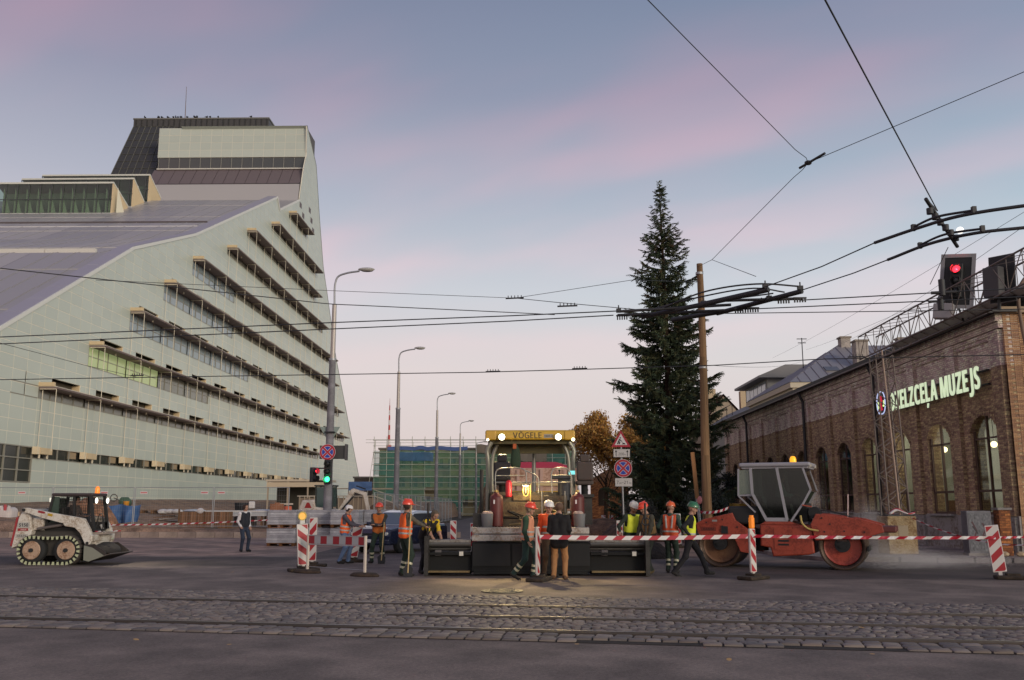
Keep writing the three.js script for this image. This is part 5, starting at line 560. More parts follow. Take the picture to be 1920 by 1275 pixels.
    [[-.03, .06], [-.01, .072], [.011, .067], [.031, .052]].forEach(([b, L]) => { const c0 = P(.08, b, 0), c1 = P(.08 + L * .45 * Math.cos(q * .4), b * 1.08, -L * .45 * Math.sin(q * .4)), c2 = P(.08 + L * (.45 * Math.cos(q * .4) + .6 * Math.cos(q)), b * 1.05, -L * (.45 * Math.sin(q * .4) + .6 * Math.sin(q))); hcp.push(cap(c0, c1, .0095, .009, 'h'), cap(c1, c2, .009, .0075, 'h')); });
    const t0 = P(.015, .026, -.005), t1 = P(.05, .052, -.018), t2 = P(.08, .05, -.032); hcp.push(cap(t0, t1, .013, .011, 'h'), cap(t1, t2, .011, .0085, 'h')); const hf_ = field(hcp, .008), [a, b] = bounds(hcp, .02); pieces.push(paint(surfaceNets(hf_, a, b, .0075), hcp, () => o.glove || SKIN)); });
  const g = mergeGeometries(pieces.map((p) => { const n = p.toNonIndexed(); for (const k of Object.keys(n.attributes)) if (!['position', 'normal', 'color'].includes(k)) n.deleteAttribute(k); return n; })); if (S !== 1) g.scale(S, S, S); const bm = new THREE.Mesh(g, clothMat); bm.name = 'body'; bm.castShadow = bm.receiveShadow = true; t.add(bm);
  const add = (name, geo, m) => { if (S !== 1) geo.scale(S, S, S); return part(name, geo, m, t); };
  // waistcoat or hi-vis vest: a shell over the chest, cut at hem, neck and armholes
  if (o.vest) {
    const tc = caps.filter((c) => c.tag === T2 || c.tag === 'trousers' && c.a[1] > hipY - .05 && c.ra > .1), tf = field(tc, .05), hem = o.hem === undefined ? -.06 : o.hem, along = (x, y, z) => v3.dot([x - hip[0], y - hip[1], z - hip[2]], up), ac = (x, y, z) => Math.abs(v3.dot([x - sh[0], y - sh[1], z - sh[2]], rt));
    const shell = (off, t0, t1) => (x, y, z) => { const a = along(x, y, z); return Math.max(tf(x, y, z) - off, a - t1, t0 - a, (a > .22 ? ac(x, y, z) - .175 : -1), -(Math.hypot(v3.dot([x - neck[0], y - neck[1], z - neck[2]], rt), a - .56) - .075)); };
    const [a, b] = bounds(tc, .06); add('vest', surfaceNets(shell(.022, hem, .53), a, b, .018), M(o.vest, .75)); if (o.bands !== false) for (const y of o.bands || [.06, .17]) add('reflective_band', surfaceNets(shell(.028, y - .026, y + .026), a, b, .014), M([.42, .41, .38], .35)); if (o.straps) for (const s of [1, -1]) { const st = (x, y, z) => Math.max(shell(.028, .17, .5)(x, y, z), Math.abs(v3.dot([x - hip[0], y - hip[1], z - hip[2]], rt) - s * .085 * (.6 + along(x, y, z))) - .024); add('reflective_strap', surfaceNets(st, a, b, .014), M([.42, .41, .38], .35)); }
  }
  if (o.legBands) caps.filter((c) => c.tag === 'trousers' && c.ra < .07 && c.rb < .06).forEach((c) => { for (const k of [.42, .68]) { const p = [0, 1, 2].map((i) => lerp(c.a[i], c.b[i], k)), q = [0, 1, 2].map((i) => lerp(c.a[i], c.b[i], k + .12)); add('leg_band', bar(p, q, lerp(c.ra, c.rb, k) + .008, 12, lerp(c.ra, c.rb, k + .12) + .008), M([.46, .43, .30], .4)); } });
  if (o.pocket) add('knee_patch', sph(.05, ...v3.add([feet[0][0] * .7 + .02, .6, feet[0][2] * .6 + .06], [.04, 0, 0]), .7, 1.3, .5), M([.5, .08, .03], .8));
  const basis = new THREE.Matrix4().makeBasis(V(...hr), V(...hu), V(...hf)).setPosition(V(...hc)); const onHead = (geo) => geo.applyMatrix4(basis);
  if (o.helmet) { const hm = M(o.helmet, .32, { clearcoat: .4 }); add('helmet', merge([lathe([[.128, .045], [.128, .06], [.125, .09], [.105, .14], [.06, .172], [0, .18]], 22).scale(.93, 1, 1.08), rbox(.03, .02, .2, 0, .176, 0, .01)]).applyMatrix4(basis), hm); add('helmet_brim', onHead(prism([[-.11, .08], [-.09, .14], [-.04, .185], [.04, .185], [.09, .14], [.11, .08], [.06, .1], [-.06, .1]], .012, 0).rotateX(Math.PI / 2).translate(0, .05, .0)), hm); }
  if (o.hair) { const [hy] = [0]; const hs = (x, y, z) => { const d = [x - hc[0], y - hc[1], z - hc[2]], lx = v3.dot(d, hr), ly = v3.dot(d, hu), lz = v3.dot(d, hf); return Math.max(hfld(x, y, z) - .012, lz - .055 - Math.max(0, ly - .06) * .8, (o.helmet ? -.085 : -.075) - ly + Math.max(0, lz) * 1.4, o.helmet ? ly - .04 : -9); }; add('hair', surfaceNets(hs, l2, h2, .0105), M(o.hair, .85)); }
  if (o.cap) add('headscarf', surfaceNets((x, y, z) => { const d = [x - hc[0], y - hc[1], z - hc[2]], ly = v3.dot(d, hu), lz = v3.dot(d, hf); return Math.max(hfld(x, y, z) - .018, .035 - ly - (lz < 0 ? .06 : 0)); }, l2, h2, .0105), M(o.cap, .9));
  return t;
}
const ORANGE = [.82, .12, .015], YELLOW = [.68, .74, .045], REDHAT = [.74, .06, .022], DGREEN = [.018, .032, .022];
person({ label: 'man in black waistcoat, white shirt and jeans standing with hands in pockets', pos: [-10.5, 0, -34.6], yaw: .75, h: 1.76, top: [.6, .56, .55], vest: [.008, .009, .016], bands: false, hem: -.03, trousers: [.025, .035, .06], shoe: [.012, .012, .014], hair: [.035, .018, .012], handL: [.19, .92, .1], handR: [-.19, .92, .1], footL: [.15, 0, .05], footR: [-.06, 0, -.05], turn: .5 });
person({ label: 'worker in white headscarf and orange vest bending over the beacon by the barrier', pos: [-5.42, 0, -27.75], yaw: 1.45, h: 1.74, lean: .12, nod: .25, top: [.07, .06, .075], vest: ORANGE, trousers: [.10, .15, .26], cap: [.7, .66, .64], hair: [.02, .018, .02], handL: [.16, 1.12, .48], handR: [-.1, 1.1, .5], footL: [.1, 0, .1], footR: [-.1, 0, -.1] });
person({ label: 'worker in red helmet and orange braces with arms folded at the dark car', pos: [-4.42, 0, -27.9], yaw: -.15, h: 1.76, top: [.045, .045, .04], vest: [.50, .13, .02], bands: false, straps: false, hem: -.2, trousers: DGREEN, helmet: REDHAT, handL: [-.06, 1.14, .26], handR: [.07, 1.12, .28], poleL: [.8, -.5, -.2], poleR: [-.8, -.5, -.2], footL: [.17, 0, .05], footR: [-.19, 0, .05], legBands: true, beard: [.25, .13, .09] });
person({ label: 'worker in red helmet and orange vest reaching towards the paver end gate', pos: [-2.98, 0, -22.85], yaw: 2.25, h: 1.83, lean: .06, top: [.10, .085, .06], vest: ORANGE, trousers: DGREEN, helmet: REDHAT, hair: [.05, .03, .02], handL: [.1, 1.22, .58], handR: [-.14, 1.14, .5], footL: [.22, 0, .05], footR: [-.2, 0, -.05], legBands: true, pocket: true, twist: -.2 });
person({ label: 'worker in yellow shirt stooping over the left end of the screed', pos: [-2.5, 0, -23.75], yaw: .75, h: 1.74, lean: .62, hipZ: -.16, nod: .7, top: [.62, .42, .02], sleeve: [.62, .42, .02], bare: true, vest: [.012, .01, .012], bands: false, trousers: [.014, .014, .018], hair: [.10, .075, .05], handL: [.05, .72, .55], handR: [-.12, .66, .55], footL: [.12, 0, .12], footR: [-.14, 0, -.12] });
person({ label: 'worker in red helmet and faded orange vest stepping beside the tape post', pos: [.0, 0, -21.95], yaw: 1.3, h: 1.76, lean: .05, nod: .35, top: [.03, .07, .035], sleeve: [.022, .05, .03], vest: [.58, .24, .14], trousers: [.014, .035, .03], helmet: REDHAT, hair: [.2, .15, .1], footL: [.1, 0, .12], footR: [-.1, .06, -.3], legBands: true, pocket: true, handL: [.22, .95, .2], handR: [-.22, .86, .1] });
person({ label: 'worker in white helmet and bright orange jacket facing the man in black', pos: [.52, 0, -22.65], yaw: .3, h: 1.8, top: [.66, .07, .012], helmet: [.7, .68, .64], trousers: [.10, .06, .035], handL: [.24, 1.0, .2], handR: [-.3, .84, .15], vest: [.66, .08, .012], bands: [.1, .24], nod: .3 });
person({ label: 'man in black jacket and tan trousers seen from behind at the tape', pos: [.75, 0, -21.95], yaw: 3.0, h: 1.8, top: [.008, .007, .008], coat: true, bulk: 1.12, trousers: [.34, .165, .065], shoe: [.10, .05, .025], hair: [.12, .07, .045], handL: [.18, 1.0, .2], handR: [-.2, 1.0, .2], footL: [.13, 0, .02], footR: [-.13, 0, -.02], turn: .35, nod: .2 });
person({ label: 'worker in white helmet and yellow vest over dark jacket leaning on the right screed', pos: [2.68, 0, -24.2], yaw: .45, h: 1.8, lean: .16, nod: .5, top: [.025, .035, .025], vest: YELLOW, bands: false, hem: .08, trousers: DGREEN, helmet: [.7, .66, .58], handL: [.25, 1.05, .35], handR: [-.45, 1.0, .2], beard: [.3, .1, .05] });
person({ label: 'worker in red helmet and dark green jacket bowing towards the white helmet', pos: [3.12, 0, -23.85], yaw: -1.0, h: 1.79, lean: .2, nod: .5, top: [.05, .045, .032], vest: [.25, .14, .05], bands: false, hem: .05, trousers: [.03, .034, .026], shoe: [.13, .09, .04], helmet: REDHAT, handL: [.2, .84, .25], handR: [-.18, .86, .3], footL: [.12, 0, .15], footR: [-.12, 0, -.12] });
person({ label: 'worker in orange helmet and orange vest with crossed straps seen from behind', pos: [3.68, 0, -24.1], yaw: 2.7, h: 1.78, lean: .06, nod: .3, top: [.03, .06, .045], vest: [.56, .075, .02], bands: [.1], straps: true, trousers: DGREEN, helmet: [.66, .11, .02], handL: [.35, 1.0, .15], handR: [-.3, 1.02, .1], legBands: true, footL: [.1, 0, .05], footR: [-.1, 0, 0] });
person({ label: 'worker in green helmet and yellow vest striding away from the screed', pos: [3.98, 0, -23.05], yaw: 1.45, h: 1.8, hip: .9, lean: .1, nod: .25, top: [.012, .012, .014], vest: YELLOW, bands: [.1], trousers: [.012, .011, .013], helmet: [.03, .14, .06], handL: [.24, .95, .25], handR: [-.25, .95, .0], footL: [.09, 0, .42], footR: [-.09, .03, -.38] });
// drivers
person({ label: 'driver sitting in the cab of the skid-steer loader', pos: [-13.42, .78, -27.5], yaw: 1.571, h: 1.7, hip: .42, hipZ: -.05, top: [.10, .07, .06], trousers: [.03, .03, .04], hair: [.015, .012, .01], handL: [.2, .62, .4], handR: [-.2, .62, .4], footL: [.13, .1, .42], footR: [-.13, .1, .42], lean: .08 });
person({ label: 'driver in pale blue shirt at the wheel inside the roller cab', pos: [7.16, 1.22, -26.36], yaw: 1.164, h: 1.74, hip: .58, hipZ: -.06, top: [.20, .32, .36], trousers: [.03, .03, .045], hair: [.03, .02, .015], handL: [.15, .78, .38], handR: [-.15, .78, .38], footL: [.14, .1, .44], footR: [-.14, .1, .44], lean: .12 });
// ---------------------------------------------------------------- signs, lamps, signals
const plain = (map, r = .5) => { const m = new THREE.MeshStandardMaterial({ map, roughness: r }); m.userData.ownUV = true; return m; };
function faceUV(g) { g.computeBoundingBox(); const b = g.boundingBox, p = g.attributes.position, uv = new Float32Array(p.count * 2); for (let i = 0; i < p.count; i++) { uv[i * 2] = (p.getX(i) - b.min.x) / (b.max.x - b.min.x); uv[i * 2 + 1] = (p.getY(i) - b.min.y) / (b.max.y - b.min.y); } g.setAttribute('uv', new THREE.BufferAttribute(uv, 2)); return g; }
const noStop = canvasTex(256, 256, (g) => { g.fillStyle = '#cfc8c4'; g.fillRect(0, 0, 256, 256); g.fillStyle = '#a5142c'; g.beginPath(); g.arc(128, 128, 124, 0, 7); g.fill(); g.fillStyle = '#c9c4cc'; g.beginPath(); g.arc(128, 128, 94, 0, 7); g.fill(); g.fillStyle = '#1b3a9a'; g.beginPath(); g.arc(128, 128, 89, 0, 7); g.fill(); g.lineCap = 'butt'; for (const [c, w] of [['#c9c4cc', 40], ['#a5142c', 30]]) { g.strokeStyle = c; g.lineWidth = w; g.beginPath(); g.moveTo(60, 60); g.lineTo(196, 196); g.moveTo(196, 60); g.lineTo(60, 196); g.stroke(); } });
const works = canvasTex(256, 224, (g) => { g.fillStyle = '#a8152c'; g.fillRect(0, 0, 256, 224); g.fillStyle = '#d5cec9'; g.beginPath(); g.moveTo(128, 46); g.lineTo(212, 196); g.lineTo(44, 196); g.fill(); g.fillStyle = '#16161a'; g.strokeStyle = '#16161a'; g.beginPath(); g.arc(118, 102, 10, 0, 7); g.fill(); g.lineWidth = 15; g.beginPath(); g.moveTo(112, 116); g.lineTo(98, 146); g.lineTo(112, 162); g.lineTo(104, 186); g.moveTo(98, 146); g.lineTo(82, 186); g.stroke(); g.lineWidth = 9; g.beginPath(); g.moveTo(114, 122); g.lineTo(136, 142); g.stroke(); g.lineWidth = 5; g.beginPath(); g.moveTo(106, 126); g.lineTo(160, 172); g.stroke(); g.beginPath(); g.moveTo(140, 188); g.quadraticCurveTo(162, 148, 190, 188); g.fill(); });
const plateTex = (draw) => canvasTex(256, 128, (g) => { g.fillStyle = '#3a3838'; g.fillRect(0, 0, 256, 128); g.fillStyle = '#c2bcb6'; g.fillRect(5, 5, 246, 118); g.fillStyle = '#1a1a1c'; draw(g); });
const p200 = plateTex((g) => { g.font = '54px sans-serif'; g.textAlign = 'center'; g.textBaseline = 'middle'; g.fillText('200', 120, 78); g.font = '26px sans-serif'; g.fillText('m', 178, 86); for (const x of [42, 214]) { g.fillRect(x - 5, 36, 10, 76); g.beginPath(); g.moveTo(x - 18, 48); g.lineTo(x, 16); g.lineTo(x + 18, 48); g.fill(); } });
const pHours = plateTex((g) => { g.textBaseline = 'alphabetic'; g.font = '62px sans-serif'; g.fillText('7', 22, 88); g.fillText('–21', 98, 88); g.font = '30px sans-serif'; g.fillText('.00', 56, 88); g.fillText('.00', 198, 88); });
function roundSign(par, x, y, z, r) { part('sign_back', cyl(r, .02, x, y, z, 'z', 32), mat.galv, par); const m = part('no_stopping_face', faceUV(new THREE.CircleGeometry(r * .985, 36)), plain(noStop), par); m.position.set(x, y, z + .012); }
{
  const t = thing('road_works_sign_post', 'sign post with road works triangle, 200 m plate, no stopping disc and hours plate', 'road sign', [3.47, 0, -34]);
  part('post', bar([.06, 0, -.03], [0, 4.2, -.03], .035, 10), mat.galv, t); const tri = new THREE.Shape([[-.36, 0], [.36, 0], [0, .62]].map((p) => new THREE.Vector2(...p))); part('triangle_back', new THREE.ExtrudeGeometry(tri, { depth: .015, bevelEnabled: false }).translate(0, 3.8, -.004), mat.galv, t); const f = part('road_works_face', faceUV(new THREE.ShapeGeometry(tri)), plain(works), t); f.position.set(0, 3.8, .016);
  decal(p200, .62, .31, .02, 3.58, .01, t, 'distance_plate'); roundSign(t, .06, 3.03, .0, .33); decal(pHours, .64, .32, .07, 2.52, .01, t, 'hours_plate'); part('clamp', [2.5, 3.05, 3.58].map((y) => box(.12, .05, .05, .03, y, -.02)), mat.steelDark, t);
}
const lensOff = M([.03, .03, .03], .25);
function signalHead(par, x, y, z, ry, lit, k = 1, o = {}) {
  const h = new THREE.Group(); h.name = 'signal_head'; h.position.set(x, y, z); h.rotation.set(0, ry, o.rz || 0); h.scale.setScalar(k); par.add(h); const n = o.n || 3;
  part('signal_housing', rbox(.3, .3 * n + .04, .16, 0, 0, -.08, .03), M([.016, .016, .017], .6), h); if (o.plate) { part('backplate', [b2(-.42, .42, -.74, .74, -.19, -.165)], M([.02, .02, .02], .7), h); part('plate_border', [b2(-.44, .44, .66, .76, -.163, -.15), b2(-.44, .44, -.76, -.66, -.163, -.15), b2(-.44, -.34, -.66, .66, -.163, -.15), b2(.34, .44, -.66, .66, -.163, -.15)], M([.26, .25, .25], .6), h); }
  for (let i = 0; i < n; i++) { const yy = (n - 1) * .15 - i * .3, c = lit[i]; part('signal_lens', sph(.105, 0, yy, .005, 1, 1, .35, 20, 12), c ? M(c.map((q) => q * .7), .3, { emissive: c, emissiveIntensity: o.glow || 3 }) : lensOff, h); part('visor', new THREE.CylinderGeometry(.125, .125, .2, 20, 1, true, Math.PI * .18, Math.PI * 1.64).rotateX(Math.PI / 2).rotateZ(Math.PI).translate(0, yy, .1), (() => { const m = M([.017, .017, .018], .7); m.side = THREE.DoubleSide; return m; })(), h); if (c) { const l = new THREE.PointLight(new THREE.Color().setRGB(...c), .5); l.position.set(0, yy, .09); l.castShadow = true; h.add(l); } }
  return h;
}
// street lamps
function lamp(x, z, H, label) {
  const t = thing('street_lamp', label, 'street lamp', [x, 0, z], 0, 'street lamps along the street'); const cm = M([.30, .29, .30], .75, { map: rep(T.concrete, .8) });
  part('post', [bar([0, 0, 0], [0, 8.2, 0], .2, 12, .15)], cm, t); part('upper_post', bar([0, 8.2, 0], [.0, H - 1.6, 0], .115, 10, .10), M([.42, .37, .33], .5, { metalness: .4 }), t); part('collar', cyl(.17, .1, 0, 8.2, 0, 'y', 12), mat.galv, t); const a = part('arm', tube([[0, H - 1.65, 0], [0, H - .6, 0], [.12, H - .28, 0], [.5, H - .12, 0], [1.1, H - .02, 0]], .045, 30, 8), mat.galv, t); const hd = part('lantern', [sph(.34, 1.42, H + .06, 0, 1.15, .26, .42, 18, 10)], M([.40, .38, .35], .5), t); part('lantern_glass', sph(.26, 1.46, H - .0, 0, 1.1, .24, .5, 16, 10), M([.25, .23, .2], .3), hd); return t;
}
const l1 = lamp(-8.8, -41, 12.35, 'tall concrete street lamp carrying traffic signals and a no stopping sign'); lamp(-8.8, -62.5, 12.35, 'street lamp standing behind the dark blue parked car'); lamp(-8.8, -90, 12.5, 'street lamp before the netted building, one beyond the lamp behind the car'); lamp(-8.75, -121, 12.6, 'street lamp nearest to the netted building'); lamp(-8.0, -146, 11.6, 'small far street lamp against the netting of the building');
{
  const t = thing('traffic_signal', 'traffic signal showing green with a small side signal showing red on the lamp post', 'traffic light', [-8.78, 0, -40.75]); signalHead(t, .02, 3.15, .16, .02, [null, null, [.05, .9, .34]], 1.12, { glow: 2.6 }); signalHead(t, -.58, 3.02, .05, 1.0, [[.8, .05, .08], null], 1.0, { n: 2, glow: 1.4 }); part('bracket', [bar([-.5, 3.3, .02], [0, 3.3, .02], .03), bar([-.5, 2.75, .02], [0, 2.75, .02], .03)], mat.steelDark, t);
  const s = thing('post_signs', 'no stopping disc and the grey back of a triangular sign on the lamp post', 'road sign', [-8.78, 0, -40.72]); roundSign(s, -.02, 4.0, .1, .36); part('box_sign', [b2(-.4, .78, 3.72, 4.3, -.32, -.05)], M([.05, .045, .045], .7), s); part('box_side', [b2(.72, .80, 3.66, 4.36, -.36, .02)], M([.08, .07, .07], .7), s); part('triangle_back', prism([[-.5, 5.15], [.42, 5.15], [-.02, 4.4]], .03, -.3, .005), M([.22, .27, .24], .5), s); part('clamp', [3.9, 4.1, 4.9].map((y) => box(.44, .05, .3, 0, y, -.14)), mat.steelDark, s);
}
// wooden pole and leaning stake
{ const t = thing('wooden_pole', 'weathered wooden pole carrying the overhead wire span in front of the spruce', 'pole', [6.0, 0, -31]); const g = new THREE.CylinderGeometry(.105, .165, 9.95, 14, 20), p = g.attributes.position; for (let i = 0; i < p.count; i++) { const y = p.getY(i); p.setX(i, p.getX(i) * (1 + .05 * (vnoise(y * 2, i % 15, 0, 3) - .5)) + .03 * Math.sin(y * .5)); } g.computeVertexNormals(); part('shaft', g.translate(0, 4.97, 0), M([.50, .40, .30], .9, { map: rep(T.wood, 2, .3), bumpMap: rep(T.grain, 1, .2), bumpScale: .01 }), t); part('band', [cyl(.14, .06, 0, 6.3, 0), cyl(.13, .08, 0, 9.6, 0)], mat.galv, t); const u = thing('leaning_stake', 'leaning grey metal stake with a wooden board strapped to its top', 'stake', [5.3, 0, -28.9]); part('pipe', bar([.12, 0, 0], [-.14, 3.2, 0], .05, 8), mat.galv, u); part('board', beam([-.04, 1.9, .06], [-.14, 3.32, .06], .04, .12), M([.55, .36, .22], .9, { map: rep(T.wood, 2, .6) }), u); part('tape_knot', [sph(.08, .03, 1.85, .06, 1, 1.6, .6)], M([.6, .2, .2], .7), u); }
// lattice gantry over the pavement, its concrete foot, two hanging signals
{
  const b = thing('concrete_base', 'stained concrete block carrying the lattice mast by the museum wall', 'concrete block', [12.28, .124, -31.3]); part('block', rbox(.95, 1.22, .95, 0, .61, 0, .03), M([.34, .26, .15], .95, { map: rep(T.dirt, .8), bumpMap: rep(T.earthB, 1), bumpScale: .03 }), b); part('base_plate', box(.8, .03, .8, 0, 1.235, 0), mat.steelDark, b); part('notice_plate', box(.32, .4, .01, .02, .72, .48), M([.3, .24, .16], .8), b);
  const t = thing('lattice_gantry', 'rusty lattice mast with a long lattice truss running beside the museum roof', 'gantry', [12.28, 1.37, -31.3]); const ls = M([.17, .135, .115], .75), pl = M([.36, .26, .20], .7); const w = .34, Hm = 5.35;
  for (const [x, z] of [[-w, -w], [w, -w], [w, w], [-w, w]]) part('mast_leg', bar([x, 0, z], [x * .85 - .12, Hm, z * .85], .026, 5), ls, t); part('cable_pipe', bar([.0, 0, .36], [-.2, Hm + .2, .33], .03, 6), pl, t);
  for (let i = 0; i < 12; i++) { const y0 = i / 12 * Hm, y1 = (i + 1) / 12 * Hm, q = (y) => lerp(1, .85, y / Hm), sx = (y) => -.12 * y / Hm; for (const s of [1, -1]) { const a = i % 2 ? 1 : -1; part('mast_brace', bar([-w * a * q(y0) + sx(y0), y0, s * w * q(y0)], [w * a * q(y1) + sx(y1), y1, s * w * q(y1)], .018, 4), ls, t); part('mast_brace', bar([s * w * q(y0) + sx(y0), y0, -w * a * q(y0)], [s * w * q(y1) + sx(y1), y1, w * a * q(y1)], .018, 4), ls, t); } }
  const y0 = 5.32, y1 = 6.12, xa = -.66, xb = -.04, zn = 12.2, slope = (z) => -.012 * z; for (const [x, y] of [[xa, y0], [xb, y0], [xa, y1], [xb, y1]]) part('truss_chord', bar([x, y, -.5], [x - .25, y + slope(zn) * 0, zn], .026, 5), ls, t); const n = 17; for (let i = 0; i < n; i++) { const z0 = -.5 + i * (zn + .5) / n, z1 = z0 + (zn + .5) / n, d0 = -.25 * (z0 + .5) / (zn + .5), d1 = -.25 * (z1 + .5) / (zn + .5), up = i % 2; for (const x of [xa, xb]) { part('truss_brace', bar([x + d0, up ? y1 : y0, z0], [x + d1, up ? y0 : y1, z1], .014, 4), ls, t); part('truss_brace', bar([x + d0, y0, z0], [x + d0, y1, z0], .011, 4), ls, t); } part('truss_brace', bar([xa + d0, y1, z0], [xb + d1, y1, z1], .011, 4), ls, t); part('truss_brace', bar([xb + d0, y0, z0], [xa + d1, y0, z1], .011, 4), ls, t); }
  part('walkway_grating', b2(xa + .05 - .12, xb - .05 - .12, y0 + .02, y0 + .05, 2, zn), M([.4, .4, .4], .5), t);
  const s = thing('overhead_signal', 'large overhead traffic signal with pale bordered backplate showing red', 'traffic light', [11.68, 7.72, -24.45]); s.rotation.set(0, -.62, -.13); signalHead(s, 0, 0, 0, 0, [[.95, .03, .05], null, null], 1.0, { plate: true, glow: 2.6 }); part('signal_box', rbox(.5, .42, .3, -.28, -.85, -.1, .03), M([.30, .28, .28], .6), s); part('hanger', [bar([0, -.6, -.3], [.2, -1.1, -.3], .03), bar([.2, .1, -.3], [.3, -1.0, -.35], .03)], mat.steelDark, s);
  const u = thing('overhead_signal', 'overhead traffic signal turned away, showing its dark box and backplate edge', 'traffic light', [11.82, 7.18, -22.2]); u.rotation.set(0, 2.1, .05); signalHead(u, 0, 0, 0, 0, [null, null, null], .78, { plate: true }); part('signal_box', rbox(.42, .75, .26, .1, -.1, -.33, .03), M([.07, .065, .065], .7), u); part('hanger', bar([0, -.4, -.3], [0, -.8, -.3], .04), mat.steelDark, u);
  const p = thing('bent_pole', 'thin rusty pole with a hooked top standing at the museum gable', 'pole', [12.45, .124, -22.6]); part('shaft', tube([[0, 0, 0], [-.05, 5, 0], [-.15, 6.6, 0], [-.05, 7.05, 0], [.25, 7.3, 0]], .045, 30, 8), M([.2, .13, .09], .7), p);
}
// cable hook and graffiti cabinet at the gable, small wall lamp
{ const t = thing('utility_cabinet', 'grey utility cabinet scrawled with dark red graffiti by the museum corner', 'cabinet', [14.35, .124, -30.1]); part('cabinet_body', rbox(.78, 1.35, .4, 0, .72, 0, .02), M([.20, .20, .215], .6, { map: rep(T.concrete, 1) }), t); part('cabinet_plinth', box(.84, .08, .44, 0, .04, 0), mat.concrete, t); const gt = canvasTex(128, 256, (g) => { g.fillStyle = '#56565c'; g.fillRect(0, 0, 128, 256); for (let i = 0; i < 400; i++) { g.fillStyle = `rgba(${hash2(i, 1, 2) > .5 ? '120,125,130' : '40,40,46'},.25)`; g.fillRect(hash2(i, 2, 3) * 128, hash2(i, 3, 4) * 256, 8, 14); } g.strokeStyle = '#3c1420'; g.lineWidth = 9; g.beginPath(); g.moveTo(20, 60); g.lineTo(44, 120); g.lineTo(30, 160); g.moveTo(80, 70); g.lineTo(96, 110); g.lineTo(78, 150); g.lineTo(110, 170); g.stroke(); g.strokeStyle = '#1c1620'; g.beginPath(); g.moveTo(22, 90); g.lineTo(50, 140); g.stroke(); }); decal(gt, .7, 1.2, 0, .74, .205, t, 'cabinet_door'); const q = thing('brick_gatepost', 'short brick pier between the graffiti cabinet and the museum gable', 'pier', [15.1, .124, -29.95]); part('shaft', rbox(.36, 1.42, .36, 0, .71, 0, .01), M([.55, .42, .3], .9, { map: rep(T.brickEnd, .5) }), q); part('cap', box(.44, .07, .44, 0, 1.46, 0), mat.concrete, q); for (const [x, z] of [[-.25, .35], [.22, .4]]) { const r = solo('loose_rubble', 'pale broken stone lying at the foot of the brick pier', 'stone', new THREE.DodecahedronGeometry(.12).scale(1.2, .7, 1), M([.4, .3, .19], .95), 'rubble by the pier'); r.position.set(15.1 + x, .2, -29.95 + z + .1); } }

// ---------------------------------------------------------------- barriers, beacons, tape
const stripe = canvasTex(64, 256, (g) => { g.fillStyle = '#c8c2bb'; g.fillRect(0, 0, 64, 256); g.fillStyle = '#9e1a24'; for (let y = -64; y < 300; y += 88) { g.beginPath(); g.moveTo(0, y); g.lineTo(64, y + 56); g.lineTo(64, y + 100); g.lineTo(0, y + 44); g.fill(); } g.strokeStyle = '#d8d2cb'; g.lineWidth = 5; g.strokeRect(0, 0, 64, 256); }), boardTex = canvasTex(512, 64, (g) => { g.fillStyle = '#9a9a9c'; g.fillRect(0, 0, 512, 64); g.fillStyle = '#8a1420'; for (let i = 0; i < 5; i++) g.fillRect(i * 114, 0, 57, 64); });
function beacon(x, z, label, o = {}) {
  const t = thing('warning_beacon', label, 'beacon', [x, o.y || 0, z], o.ry || 0, 'red and white warning beacons'); const w = o.w || .26, h = o.h || 1.02, g = new THREE.Group(); g.name = 'panel'; g.rotation.z = o.tilt || 0; t.add(g);
  if (o.base !== false) part('foot', [rbox(.78, .09, .42, o.bx || 0, .045, 0, .04), rbox(.3, .06, .26, o.bx || 0, .11, 0, .02)], M([.10, .085, .07], .95, { map: rep(T.earth, 1) }), t); part('panel_core', [rbox(w, h, .05, 0, .16 + h / 2, 0, .02), b2(-.04, .04, .05, .18, -.02, .02)], M([.55, .5, .46], .7), g); const tx = stripe.clone(); if (o.flip) { tx.wrapS = THREE.RepeatWrapping; tx.repeat.x = -1; } const m = plain(tx); for (const s of [1, -1]) { const f = part('striped_face', new THREE.PlaneGeometry(w * .94, h * .97), m, g); f.position.set(0, .16 + h / 2, s * .0285); if (s < 0) f.rotation.y = Math.PI; }
  if (o.lamp === 'disc') { part('beacon_lamp', [cyl(.1, .05, .0, .16 + h + .2, .02, 'z', 24)], M([.75, .33, .02], .3, { emissive: [.8, .34, .02], emissiveIntensity: .5 }), g); part('lamp_rim', new THREE.TorusGeometry(.1, .018, 8, 28).translate(0, .16 + h + .2, .04), M([.6, .45, .1], .5), g); part('lamp_battery', rbox(.14, .12, .1, 0, .16 + h + .05, 0, .02), M([.6, .57, .52], .6), g); } if (o.lamp === 'tube') part('beacon_lamp', [rbox(.13, .26, .1, .02, .16 + h + .13, 0, .03), cyl(.05, .05, .02, .16 + h + .28, 0)], M([.8, .24, .02], .4, { emissive: [.8, .2, .01], emissiveIntensity: .35 }), g); return t;
}
